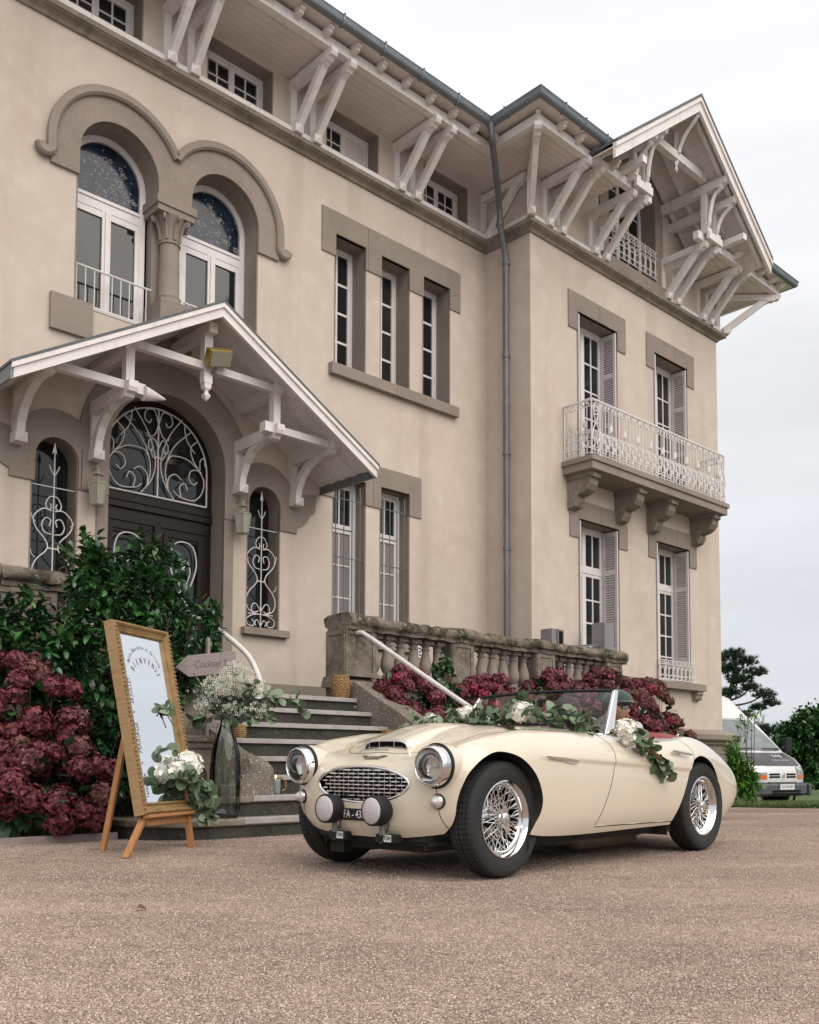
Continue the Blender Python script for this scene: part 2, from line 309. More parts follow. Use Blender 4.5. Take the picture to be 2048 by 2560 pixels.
def mat_gravel():
    m = bpy.data.materials.new('gravel'); m.use_nodes = True; t = m.node_tree; b = t.nodes['Principled BSDF']; L = t.links.new
    tc = t.nodes.new('ShaderNodeTexCoord')
    def vor(sc, feat='F1'):
        n = t.nodes.new('ShaderNodeTexVoronoi'); n.inputs['Scale'].default_value = sc; n.feature = feat; L(tc.outputs['Object'], n.inputs['Vector']); return n
    v1 = vor(165); v2 = vor(60)
    cr = t.nodes.new('ShaderNodeValToRGB'); e = cr.color_ramp; e.interpolation = 'LINEAR'
    e.elements[0].position = 0; e.elements[0].color = (.235, .165, .13, 1); e.elements[1].position = 1; e.elements[1].color = (.86, .70, .58, 1)
    for p, c in ((.25, (.42, .295, .228, 1)), (.55, (.535, .385, .302, 1)), (.8, (.64, .48, .385, 1))):
        k = e.elements.new(p); k.color = c
    sp = t.nodes.new('ShaderNodeSeparateXYZ'); L(v1.outputs['Color'], sp.inputs[0]); L(sp.outputs[0], cr.inputs[0])
    big = t.nodes.new('ShaderNodeTexNoise'); big.inputs['Scale'].default_value = .9; big.inputs['Detail'].default_value = 5; L(tc.outputs['Object'], big.inputs['Vector'])
    mr = t.nodes.new('ShaderNodeMapRange'); mr.inputs['From Min'].default_value = .35; mr.inputs['From Max'].default_value = .7; mr.inputs['To Min'].default_value = .80; mr.inputs['To Max'].default_value = 1.14; L(big.outputs['Fac'], mr.inputs['Value'])
    gap = t.nodes.new('ShaderNodeMapRange'); gap.inputs['From Min'].default_value = .25; gap.inputs['From Max'].default_value = .62; gap.inputs['To Min'].default_value = 1; gap.inputs['To Max'].default_value = .5; L(v1.outputs['Distance'], gap.inputs['Value'])
    mid = t.nodes.new('ShaderNodeTexNoise'); mid.inputs['Scale'].default_value = 9; mid.inputs['Detail'].default_value = 5; mid.inputs['Roughness'].default_value = .7; L(tc.outputs['Object'], mid.inputs['Vector'])
    mr2 = t.nodes.new('ShaderNodeMapRange'); mr2.inputs['From Min'].default_value = .32; mr2.inputs['From Max'].default_value = .68; mr2.inputs['To Min'].default_value = .78; mr2.inputs['To Max'].default_value = 1.14; L(mid.outputs['Fac'], mr2.inputs['Value'])
    mpt = t.nodes.new('ShaderNodeMapping'); mpt.inputs['Rotation'].default_value = (0, 0, R(-43)); mpt.inputs['Scale'].default_value = (.35, 2.1, 1); L(tc.outputs['Object'], mpt.inputs[0])
    trk = t.nodes.new('ShaderNodeTexNoise'); trk.inputs['Scale'].default_value = 1.; trk.inputs['Detail'].default_value = 3; L(mpt.outputs[0], trk.inputs['Vector'])
    mr3 = t.nodes.new('ShaderNodeMapRange'); mr3.inputs['From Min'].default_value = .35; mr3.inputs['From Max'].default_value = .65; mr3.inputs['To Min'].default_value = .86; mr3.inputs['To Max'].default_value = 1.08; L(trk.outputs['Fac'], mr3.inputs['Value'])
    m0 = t.nodes.new('ShaderNodeMath'); m0.operation = 'MULTIPLY'; L(mr.outputs[0], m0.inputs[0]); L(mr2.outputs[0], m0.inputs[1]); m1 = t.nodes.new('ShaderNodeMath'); m1.operation = 'MULTIPLY'; L(m0.outputs[0], m1.inputs[0]); L(mr3.outputs[0], m1.inputs[1])
    mm = t.nodes.new('ShaderNodeMath'); mm.operation = 'MULTIPLY'; L(m1.outputs[0], mm.inputs[0]); L(gap.outputs[0], mm.inputs[1])
    sc = t.nodes.new('ShaderNodeVectorMath'); sc.operation = 'SCALE'; L(cr.outputs[0], sc.inputs[0]); L(mm.outputs[0], sc.inputs['Scale']); L(sc.outputs[0], b.inputs['Base Color'])
    b.inputs['Roughness'].default_value = .9; b.inputs['Specular IOR Level'].default_value = .25
    bn = t.nodes.new('ShaderNodeBump'); bn.invert = True; bn.inputs['Strength'].default_value = .9; bn.inputs['Distance'].default_value = .006; L(v1.outputs['Distance'], bn.inputs['Height'])
    bn2 = t.nodes.new('ShaderNodeBump'); bn2.inputs['Strength'].default_value = .5; bn2.inputs['Distance'].default_value = .02
    nn = t.nodes.new('ShaderNodeTexNoise'); nn.inputs['Scale'].default_value = 22; nn.inputs['Detail'].default_value = 3; L(tc.outputs['Object'], nn.inputs['Vector']); L(nn.outputs['Fac'], bn2.inputs['Height']); L(bn.outputs[0], bn2.inputs['Normal']); L(bn2.outputs[0], b.inputs['Normal'])
    return m
M_GRAVEL = mat_gravel()
M_PEB = material('pebble', (.35, .255, .207), .85, spec=.25, island=((.78, .66, .575), .85), noise=(40, (.27, .20, .16), .45, .7))
M_LAWN = material('lawn', (.055, .10, .022), .9, noise=(3, (.11, .13, .04), .4, .7), noise2=(25, (.035, .07, .015), .4, .7), bump=(30, .8, 4, .03))

def text_obj(name, txt, size, M, mat, parent=None, extr=.0006, shear=0, align='CENTER', spacing=1., xs=1.):
    c = bpy.data.curves.new(name, 'FONT'); c.body = txt; c.size = size; c.extrude = extr; c.shear = shear; c.align_x = align; c.align_y = 'CENTER'; c.space_character = spacing
    tmp = bpy.data.objects.new('tmp', c); COL.objects.link(tmp); bpy.context.view_layer.update()
    me = bpy.data.meshes.new_from_object(tmp.evaluated_get(bpy.context.evaluated_depsgraph_get())); bpy.data.objects.remove(tmp); bpy.data.curves.remove(c)
    if xs != 1.: me.transform(Matrix.Diagonal((xs, 1, 1, 1)))
    me.materials.clear(); me.materials.append(mat); me.name = name
    return link(name, me, parent, M)
# ================================================================== THE VILLA (house frame: u along the facade, b away from us, z up)
BM, BW, UI, UR, UL = 10.5, 9.545, 11.63, 17.5, 0.6
house = thing('villa', 'large cream rendered villa with white timber eaves, stone trim and gabled porch', 'house', MH, (11.6, 10.5, 0))
def part(mb, name, mat, parent=house, **k): return mb.build(name, mat, parent, **k)
def place(me, name, parent, loc, rz=0., hb=True):   # an instance of a mesh built about its own anchor; loc in house coordinates when the parent sits at the house origin
    o = ORG.get(parent.name, (0,0,0)) if hb else (0,0,0)
    ob = link(name, me, parent, Matrix.Translation((loc[0]-o[0], loc[1]-o[1], loc[2]-o[2])) @ Matrix.Rotation(rz, 4, 'Z')); ORG[ob.name] = (0,0,0); return ob
def rect(u0, u1, z0, z1): return [(u0,z0),(u1,z0),(u1,z1),(u0,z1)]
def archp(u0, u1, z0, zs, n=20):      # opening with a round head
    c = (u0+u1)/2; return [(u0,z0),(u1,z0)] + arc(c, zs, (u1-u0)/2, 0, 180, n)
def grow(p, d, kind):
    return rect(p[0]-d, p[1]+d, p[2]-d, p[3]+d) if kind == 'r' else archp(p[0]-d, p[1]+d, p[2]-d, p[3])
OP_MAIN = [('a',(4.14,4.65,2.38,4.03)),('a',(5.03,6.61,1.37,4.35)),('a',(6.98,7.48,2.38,4.03)),('r',(8.41,9.0,2.43,4.70)),('r',(9.30,9.88,2.43,4.70)),
           ('r',(8.41,8.98,6.30,8.23)),('r',(9.29,9.87,6.30,8.23)),('r',(10.17,10.76,6.30,8.23))]
OP_ATT = [('r',(a,b_,9.48,10.06)) for a, b_ in ((2.4,3.38),(4.35,5.34),(6.28,7.28),(8.24,9.21),(10.2,11.17))]
twin = [(4.58,5.9),(7.065,5.9)] + arc(6.56,7.75,.505,0,180,20) + [(6.055,7.46),(5.59,7.46)] + arc(5.085,7.75,.505,0,180,20)
def twin_grow(d):
    return [(4.58-d,5.9-d),(7.065+d,5.9-d)] + arc(6.56,7.75,.505+d,0,180,20) + [(6.055-d,7.46-d),(5.59+d,7.46-d)] + arc(5.085,7.75,.505+d,0,180,20)
mb = MB(); mb.prism(rect(UL, UI, -.3, 9.2), BM, BM+.36, holes=[grow(p, .02, k) for k, p in OP_MAIN] + [twin_grow(.02)]); part(mb, 'wall', M_STUCCO)
mb = MB(); mb.prism(rect(UL, UI, 9.2, 10.4), BM, BM+.36, holes=[grow(p, .02, k) for k, p in OP_ATT]); part(mb, 'attic_wall', M_STUCCO)
OP_WING = [('r',(12.86,14.01,5.55,8.23)),('r',(15.19,16.34,5.55,8.23)),('r',(12.86,14.01,2.12,4.69)),('r',(15.19,16.34,2.12,4.69))]
mb = MB(); mb.prism(rect(UI, UR, -.6, 9.2), BW, BW+.36, holes=[grow(p, .02, k) for k, p in OP_WING]); part(mb, 'wall', M_STUCCO)
GC = 14.52
gab = [(UI,9.2),(UR,9.2),(UR,10.3),(16.9,10.3),(GC,12.05),(12.26,10.3),(UI,10.3)]
mb = MB(); mb.prism(gab, BW, BW+.36, holes=[archp(GC-.77, GC+.77, 9.48, 10.86)]); part(mb, 'gable_wall', M_STUCCO)
mb = MB(); mb.box((UI, BW+.36, -.3), (UI+.36, BM+.36, 10.3)); part(mb, 'wall', M_STUCCO)
mb = MB(); mb.box((UR-.36, BW+.36, -.6), (UR, 15, 10.3)); part(mb, 'wall', M_STUCCO)
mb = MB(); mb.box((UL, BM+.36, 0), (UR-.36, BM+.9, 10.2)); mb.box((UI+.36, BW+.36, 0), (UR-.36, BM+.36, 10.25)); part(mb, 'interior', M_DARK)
# ---- stone reveals lining every opening
def reveal(k, p, b, d, mat=M_STONE):
    mb = MB(); inner = grow(p, 0, k); mb.prism(grow(p, .02, k), b+.001, b+d, holes=[inner]); part(mb, 'window_reveal', mat)
for k, p in OP_MAIN: reveal(k, p, BM, .34)
for k, p in OP_ATT: reveal(k, p, BM, .30)
for k, p in OP_WING: reveal(k, p, BW, .34)
reveal('a', (GC-.75, GC+.75, 9.5, 10.86), BW, .34)
mb = MB(); mb.prism(twin_grow(.02), BM+.001, BM+.34, holes=[twin]); part(mb, 'window_reveal', M_STONE)
# ---- lintels and sills, in separate stones
def lintel(pieces, b):
    for pl in pieces:
        mb = MB(); mb.prism(pl, b-.022, b+.05); part(mb, 'lintel_stone', M_STONE, bevel=.004)
g = .003
lintel([[(8.155,7.90),(8.41,7.90),(8.41,8.23),(8.98,8.23),(8.98,7.90),(9.02-g,7.90),(9.02-g,8.56),(8.155,8.56)],
        [(9.02+g,7.90),(9.29,7.90),(9.29,8.23),(9.87,8.23),(9.87,7.90),(10.17,7.90),(10.17,8.23),(10.76,8.23),(10.76,8.1),(11.0,8.22),(11.0,8.56),(9.02+g,8.56)],
        [(10.76,7.90),(11.0,7.90),(11.0,8.22-g),(10.76,8.1-g)]], BM)
lintel([[(8.18,4.37),(8.41,4.37),(8.41,4.70),(9.0,4.70),(9.0,4.37),(9.15-g,4.37),(9.15-g,5.0),(8.18,5.0)],
        [(9.15+g,4.37),(9.30,4.37),(9.30,4.70),(9.88,4.70),(9.88,4.37),(10.13,4.37),(10.13,5.0),(9.15+g,5.0)]], BM)
for z in (8.23, 4.69):
    for u0, u1 in ((12.86,14.01),(15.19,16.34)):
        mid = u0+.62 if u0 < 15 else u0+.7
        lintel([[(u0-.255,z-.33),(u0,z-.33),(u0,z),(mid-g,z),(mid-g,z+.31),(u0-.255,z+.31)],
                [(mid+g,z),(u1,z),(u1,z-.33),(u1+.255,z-.33),(u1+.255,z+.31),(mid+g,z+.31)]], BW)
def sill(u0, u1, z0, z1, b, o=.09): mb = MB(); mb.box((u0, b-o, z0), (u1, b+.3, z1)); part(mb, 'window_sill', M_STONE, bevel=.006)
sill(8.30,9.55,6.135,6.30,BM); sill(9.553,10.90,6.135,6.30,BM); sill(8.31,9.08,2.27,2.43,BM); sill(9.2,10.0,2.27,2.43,BM)
sill(6.89,7.62,2.285,2.38,BM); sill(4.02,4.76,2.285,2.38,BM)
for u0, u1 in ((12.73,14.3),(15.06,16.64)):
    sill(u0,u1,1.99,2.12,BW,.16)
    for uc in (u0+.17, u1-.17):
        mb = MB(); mb.prism([(0,1.99),(.13,1.99),(.13,1.93),(.10,1.9),(.10,1.86),(.07,1.82),(0,1.80)], uc-.1, uc+.1, to=lambda x, y, d: (d, BW-x, y)); part(mb, 'sill_corbel', M_STONE)
# ---- windows: frame (with glazing bars) > pane
def make_window(u0, u1, z0, z1, b, leaves, name='window', fw=.05, sw=.045, mw=.022, pane=M_PANE, frame=M_FRAME, head=None, panem=None):
    """leaves: (ua, ub, za, zb, cols, rows)"""
    fr = MB(); zt = z1
    fr.box((u0,b,z0),(u0+fw,b+.07,zt)); fr.box((u1-fw,b,z0),(u1,b+.07,zt)); fr.box((u0+fw,b,z0),(u1-fw,b+.07,z0+fw)); fr.box((u0+fw,b,zt-fw),(u1-fw,b+.07,zt))
    cells = []
    for (ua, ub, za, zb, c, r) in leaves:
        y0, y1 = b+.012, b+.06
        fr.box((ua,y0,za),(ua+sw,y1,zb)); fr.box((ub-sw,y0,za),(ub,y1,zb)); fr.box((ua+sw,y0,za),(ub-sw,y1,za+sw*1.3)); fr.box((ua+sw,y0,zb-sw),(ub-sw,y1,zb))
        A, B_, C_, D_ = ua+sw, ub-sw, za+sw*1.3, zb-sw
        for i in range(1, c): x = A+(B_-A)*i/c; fr.box((x-mw/2,y0+.008,C_),(x+mw/2,y1-.01,D_))
        for j in range(1, r): z = C_+(D_-C_)*j/r; fr.box((A,y0+.011,z-mw/2),(B_,y1-.013,z+mw/2))
        for i in range(c):
            for j in range(r):
                cells.append((A+(B_-A)*i/c, A+(B_-A)*(i+1)/c, C_+(D_-C_)*j/r, C_+(D_-C_)*(j+1)/r))
    fo = fr.build(name, frame, house)
    for k, (a, c, d, e) in enumerate(cells):
        mp_ = panem(k, (d+e)/2) if panem else pane
        if mp_ is None: continue
        m2 = MB(); m2.box((a,b+.034,d),(c,b+.042,e)); m2.build('pane', mp_, fo)
    return fo
for i, (k, (a, c, d, e)) in enumerate(OP_ATT):
    m_ = (a+c)/2
    f = make_window(a, c, d, e, BM+.22, [(a+.05,m_,d+.05,e-.05,2,2),(m_,c-.05,d+.05,e-.05,2,2)], panem=(lambda q, z: M_SOFFIT if q >= 4 else M_PANE) if i == 3 else None)
for (u0, u1) in ((8.41,8.98),(9.29,9.87),(10.17,10.76)):
    make_window(u0, u1, 6.30, 8.23, BM+.30, [(u0+.03,u1-.03,6.33,8.2,2,4)], fw=.03, sw=.05, mw=.035)
for (u0, u1) in ((8.41,9.0),(9.30,9.88)):
    make_window(u0, u1, 2.43, 4.70, BM+.215, [(u0+.05,u1-.05,4.02,4.65,2,1),(u0+.05,u1-.05,2.48,4.0,2,3)], panem=lambda q, z: M_PANE if z > 4 else M_CURT)
    gr = MB(); yb = BM+.03
    for i in range(4): x = u0+.07+(u1-u0-.14)*i/3; gr.tube([(x,yb,2.45),(x,yb,4.62)], .0085, 6)
    for z in (4.40, 3.55, 2.62): gr.tube([(u0-.0,yb+.012,z),(u1+.0,yb+.012,z)], .008, 6)
    part(gr, 'window_bars', M_GIRON)
for z0, z1, tr_ in ((5.55,8.23,7.22),(2.12,4.69,3.9)):
    for (u0, u1) in ((12.86,14.01),(15.19,16.34)):
        m_ = (u0+u1)/2; b = BW+.31
        rows = 4
        if z0 < 3: lv = [(u0+.05,m_,tr_+.06,z1-.05,2,1),(m_,u1-.05,tr_+.06,z1-.05,2,1),(u0+.05,m_,z0+.05,tr_,2,4),(m_,u1-.05,z0+.05,tr_,2,4)]
        else: lv = [(u0+.05,m_,z0+.05,z1-.05,2,5),(m_,u1-.05,z0+.05,z1-.05,2,5)]
        f = make_window(u0, u1, z0, z1, b, lv, sw=.055, mw=.028)
        if z0 < 3: mb = MB(); mb.box((u0+.05,b+.0,tr_),(u1-.05,b+.065,tr_+.06)); mb.build('transom', M_FRAME, f)
        for s, us in ((1, u1-.045), (-1, u0+.045)):      # louvred shutters folded into the reveal
            fr = MB(); x0, x1 = us-.016, us+.016; y0, y1 = BW-.005, BW+.30
            fr.box((x0,y0,z0+.02),(x1,y0+.05,z1-.03)); fr.box((x0,y1-.05,z0+.02),(x1,y1,z1-.03))
            zs_ = [z0+.02, z0+.42, z0+.5, z0+1.55, z0+1.62, z1-.12] if z0 < 3 else [z0+.02, z0+.1, z0+.95, z0+1.03, z0+1.88, z0+1.95, z1-.12]
            rails = ((z0+.02,z0+.1),(z0+.42,z0+.50),(z0+1.78,z0+1.86),(z1-.11,z1-.03)) if z0 < 3 else ((z0+.02,z0+.1),(z0+.98,z0+1.06),(z0+1.86,z0+1.94),(z1-.11,z1-.03))
            for ra, rb in rails: fr.box((x0,y0+.05,ra),(x1,y1-.05,rb))
            so = fr.build('shutter', M_GREYF, house); sl = MB()
            for k in range(3):
                za, zb = rails[k][1], rails[k+1][0]
                if z0 < 3 and k == 0: sl.box((us-.006,y0+.05,za),(us+.006,y1-.05,zb)); continue
                n = int((zb-za)/.042)
                for j in range(n):
                    z = za+(zb-za)*(j+.5)/n; sl.add([(x0+.004,y0+.05,z-.019),(x0+.004,y1-.05,z-.019),(x1-.004,y1-.05,z+.019),(x1-.004,y0+.05,z+.019),(x0+.010,y0+.05,z-.022),(x0+.010,y1-.05,z-.022),(x1+.002,y1-.05,z+.016),(x1+.002,y0+.05,z+.016)], [(0,1,2,3),(7,6,5,4),(0,4,5,1),(2,6,7,3)])
            stuff(sl.build('slats', M_GREYF, so))
# ---- arched twin windows with column
for uc in (5.085, 6.56):
    u0, u1, b = uc-.505, uc+.505, BM+.30
    fr = MB(); fr.prism(archp(u0,u1,5.9,7.75), b, b+.07, holes=[archp(u0+.075,u1-.075,5.97,7.75)])
    fr.box((u0+.075,b+.005,7.32),(u1-.075,b+.065,7.44)); fr.box((u0+.075,b-.01,7.43),(u1-.075,b+.004,7.47)); fr.box((uc-.055,b+.005,5.97),(uc+.055,b+.065,7.32)); fr.box((uc-.02,b-.012,5.97),(uc+.02,b+.004,7.32))
    for x in (u0+.075, u1-.125): fr.box((x,b+.012,5.97),(x+.05,b+.06,7.32))
    for x0, x1 in ((u0+.125,uc-.055),(uc+.055,u1-.125)): fr.box((x0,b+.012,7.24),(x1,b+.06,7.32)); fr.box((x0,b+.012,5.97),(x1,b+.06,6.1))
    f = fr.build('arched_window', M_FRAME, house)
    mb = MB(); mb.prism([(u0+.08,7.44),(u1-.08,7.44)]+arc(uc,7.75,.425,0,180,20), b+.03, b+.038); mb.build('stained_pane', M_PANEB, f)
    fl = MB()                                                        # leaded flowers in the fanlight
    for _ in range(34):
        a = random.uniform(0, pi); rr = .40*math.sqrt(random.random()); x, z = uc+rr*cos(a), 7.52+rr*sin(a)*1.25
        if (x-uc)**2+(z-7.75)**2 > .36**2 and z > 7.75: continue
        q = random.choice((.014,.022,.03)); pts = [(x+q*(1+.28*cos(5*t))*cos(t), b+.026, z+q*(1+.28*cos(5*t))*sin(t)) for t in np.linspace(0, 2*pi, 21)[:-1]]
        fl.tube(pts, .0025, 4, closed=True)
    stuff(fl.build('leaded_flowers', M_IRON, f))
    for x0, x1 in ((u0+.12,uc-.05),(uc+.05,u1-.12)): mb = MB(); mb.box((x0,b+.034,6.08),(x1,b+.042,7.26)); mb.build('pane', M_PANE, f)
    rl = MB(); yb = BM+.12                                          # slim white guard rail
    rl.tube([(u0,yb,6.45),(u1,yb,6.45)], .014, 8); ro = part(rl, 'guard_rail', M_IRON); rl = MB(); rl.tube([(u0,yb,5.98),(u1,yb,5.98)], .014, 8); rl.build('lower_rail', M_IRON, ro); rl = MB(); rl.tube([(u0,yb-.06,5.93),(u1,yb-.06,5.93)], .012, 8); rl.build('lower_rail', M_IRON, ro)
    for i in range(9): x = u0+.06+(u1-u0-.12)*i/8; m2 = MB(); m2.tube([(x,yb,5.98),(x,yb,6.45)], .0075, 6); m2.build('bar', M_IRON, ro)
mb = MB(); mb.box((5.63,BM+.20,5.9),(6.02,BM+.33,7.46)); part(mb, 'mullion_pier', M_STONE)
cu, cb = 5.825, BM+.10
T = Matrix.Translation((cu,cb,0))
mb = MB(); mb.lathe([(.17,6.30),(.17,6.34),(.15,6.37),(.155,6.40),(.13,6.43),(.128,6.75),(.118,7.08)], 24, T); col = part(mb, 'column', M_STONE, smooth=40)
mb = MB(); mb.lathe([(.118,7.08),(.135,7.085),(.135,7.11),(.118,7.12),(.125,7.25),(.17,7.38),(.19,7.42)], 24, T)
for k in range(8):
    a = pi*k/4; d = Vector((cos(a), sin(a), 0)); c0 = Vector((cu,cb,0))
    mb.tube(spline([c0+d*.125+Vector((0,0,7.13)), c0+d*.145+Vector((0,0,7.25)), c0+d*.19+Vector((0,0,7.36)), c0+d*.235+Vector((0,0,7.385)), c0+d*.235+Vector((0,0,7.345)), c0+d*.205+Vector((0,0,7.34))], 5), .02, 6)
mb.build('capital', M_STONE, col, smooth=50)
mb = MB(); mb.box((5.57,BM-.07,7.42),(6.08,BM+.3,7.50)); mb.box((5.55,BM-.09,7.50),(6.10,BM+.31,7.60)); mb.build('abacus', M_STONE, col)
mb = MB(); mb.box((5.60,BM-.12,5.7),(6.05,BM+.3,6.30)); mb.build('pedestal', M_STONE, col, bevel=.01)
ia = math.degrees(math.acos(.7375/.84)); ro_ = .84
outer_l = arc(5.085,7.75,ro_,180,ia,18); outer_r = arc(6.56,7.75,ro_,180-ia,0,18)
ring = [(4.245,7.44)] + outer_l + outer_r[1:] + [(7.40,7.44),(7.065,7.44),(7.065,7.75)] + arc(6.56,7.75,.505,0,180,20)[1:] + [(6.055,7.605),(5.59,7.605),(5.59,7.75)] + arc(5.085,7.75,.505,0,180,20)[1:] + [(4.58,7.44)]
mb = MB(); mb.prism(ring, BM-.04, BM+.02); part(mb, 'arch_surround', M_STONE)
curlL = [(4.245,7.66),(4.24,7.58),(4.19,7.53),(4.13,7.54),(4.10,7.60)]; curlR = [(2*5.8225-x, z) for x, z in curlL]
hp = [(x, BM-.055, z) for x, z in curlL[::-1]] + [(x, BM-.055, z) for x, z in outer_l]
HPF = [(-.055,-.03),(.055,-.03),(.055,.02),(.03,.045),(-.01,.03),(-.055,.03)]; mb = MB(); mb.sweep(spline(hp, 3), HPF, up=(0,-1,0)); hp2 = [(x, BM-.055, z) for x, z in outer_r] + [(x, BM-.055, z) for x, z in curlR]
mb.sweep(spline(hp2, 3), HPF, up=(0,-1,0)); part(mb, 'hood_mould', M_STONE, smooth=40)
for x0, x1 in ((4.28,4.78),): mb = MB(); mb.box((x0,BM-.05,5.52),(x1,BM+.05,5.94)); part(mb, 'sill_stone', M_STONE)
# ---- entrance: stone arches, door, fanlight, side grilles
dc = 5.82
mb = MB(); mb.prism([(dc-1.12,3.74),(dc-.79,3.74),(dc-.79,4.35)] + arc(dc,4.35,.79,180,0,28)[1:] + [(dc+.79,3.74),(dc+1.12,3.74),(dc+1.12,4.35)] + arc(dc,4.35,1.17,0,180,28)[1:-1] + [(dc-1.12,4.35)], BM-.03, BM+.03); part(mb, 'door_surround', M_STONE)
for s in (-1, 1): mb = MB(); mb.box((dc+s*.93,BM-.02,1.3),(dc+s*.79,BM+.03,3.735)); part(mb, 'door_jamb', M_STONE)
for s in (-1, 1):
    uc = dc + s*1.41; h = .25
    pl = [(uc-h,3.74),(uc-h,4.03)] + arc(uc,4.03,h,180,0,14)[1:] + [(uc+h,3.74)]
    ext = [(uc+h+.28,3.74),(uc+h+.28,3.82)] + [(uc+h+.32+.14*sin(t)*1.1, 3.86+.14*(1-cos(t))) for t in (.4,.8,1.2,1.57)] + [(uc+h+.58,4.08),(uc+h+.62,4.34)] + arc(uc,4.10,.5,20,150,12) + [(uc-h-.03,4.2),(uc-h-.03,3.74)]
    poly = pl + ext
    if s < 0: poly = [(2*uc-x, z) for x, z in poly][::-1]
    mb = MB(); mb.prism(poly, BM-.028, BM+.03); part(mb, 'side_arch_surround', M_STONE)
    gb = BM+.20; fr = MB(); fr.prism(archp(uc-h,uc+h,2.38,4.03), gb+.05, gb+.10, holes=[archp(uc-h+.05,uc+h-.05,2.43,4.03)]); f = part(fr, 'narrow_window', M_DWOOD)
    mb = MB(); mb.prism(archp(uc-h+.045,uc+h-.045,2.425,4.03), gb+.07, gb+.078); mb.build('pane', M_PANE, f)
    gr = MB(); yb = BM+.05; P3 = lambda p: [(x, yb, z) for x, z in p]
    gr.tube([(uc,yb,2.4),(uc,yb,4.18)], .009, 6); gr.add([(uc-.03,yb,4.1),(uc+.03,yb,4.1),(uc,yb,4.24),(uc,yb-.01,4.14)], [(0,3,2),(3,1,2)])
    for sx in (-1, 1):
        S2 = lambda pts: P3([(uc+sx*a, z) for a, z in [(p.x, p.z) for p in spline([(q[0],0,q[1]) for q in pts], 6)]])
        gr.tube(S2([(0,3.62),(.05,3.6),(.09,3.52),(.06,3.46),(.025,3.49),(.04,3.53)]), .008, 6)
        gr.tube(S2([(.02,3.45),(.12,3.46),(.22,3.36),(.2,3.24),(.08,3.10),(.07,3.0),(.18,2.88),(.23,2.76),(.20,2.64),(.1,2.6),(.04,2.62)]), .009, 6)
        gr.tube(S2([(.02,3.18),(.1,3.2),(.13,3.28),(.09,3.36),(.03,3.34),(.045,3.27)]), .008, 6)
        gr.tube(S2([(.0,2.62),(.08,2.72),(.14,2.68),(.13,2.6),(.06,2.58)]), .008, 6)
        gr.tube(S2([(.02,2.58),(.14,2.56),(.22,2.50),(.2,2.43),(.12,2.42),(.1,2.47),(.14,2.5)]), .008, 6)
        gr.tube(S2([(.0,2.42),(.05,2.5),(.09,2.47),(.07,2.42)]), .007, 6)
        gr.tube(S2([(.0,3.86),(.03,3.9),(.06,3.97)]), .007, 6)
        for zz in (3.3, 2.9): gr.tube(S2([(.2,zz),(.235,zz+.03),(.25,zz+.09)]), .006, 5)
    gr.tube(P3([(uc-.25,3.72),(uc+.25,3.72)]), .008, 6); gr.tube(P3([(uc-.06,3.02),(uc+.06,3.02)]), .009, 6); gr.tube(P3([(uc-.2,2.58),(uc+.2,2.58)]), .007, 6)
    part(gr, 'scroll_grille', M_IRON, smooth=60)
gb = BM+.28
door = MB(); door.prism(archp(dc-.79,dc+.79,1.37,4.35), gb+.02, gb+.09, holes=[[(dc-.70,3.92),(dc+.70,3.92)]+[(dc+.70,4.35)]+arc(dc,4.35,.70,0,180,24)[1:], rect(dc-.58,dc-.17,1.95,3.42), rect(dc+.17,dc+.58,1.95,3.42)])
door.box((dc-.78,gb-.02,3.72),(dc+.78,gb+.03,3.80)); door.box((dc-.76,gb-.04,3.80),(dc+.76,gb+.03,3.86)); door.box((dc-.76,gb-.0,3.56),(dc+.76,gb+.03,3.66)); door.box((dc-.035,gb-.02,1.4),(dc+.035,gb+.04,3.56))
for s in (-1, 1):
    for d in (.13,.62): door.box((dc+s*d-.03,gb,1.85),(dc+s*d+.03,gb+.03,3.5))
    for z in (1.85,3.46): door.box((dc+s*.16,gb,z),(dc+s*.59,gb+.03,z+.05))
    door.box((dc+s*.16,gb,1.5),(dc+s*.59,gb+.03,1.75))
do = part(door, 'front_door', M_DWOOD)
mb = MB(); mb.prism([(dc-.71,3.91),(dc+.71,3.91)]+arc(dc,4.35,.71,0,180,24), gb+.05, gb+.058); mb.build('fanlight_pane', M_PANE, do)
for s in (-1, 1): mb = MB(); mb.box((dc+s*.16,gb+.05,1.93),(dc+s*.59,gb+.058,3.44)); mb.build('pane', M_PANE, do)
gr = MB(); yb = gb-.0; P3 = lambda p: [(x, yb, z) for x, z in p]
gr.tube(P3([(dc-.70,3.93)] + arc(dc,4.35,.70,180,0,32) + [(dc+.70,3.93)]), .012, 6); gr.tube(P3([(dc-.70,3.93),(dc+.70,3.93)]), .012, 6); gr.tube(P3([(dc,3.93),(dc,5.06)]), .011, 6)
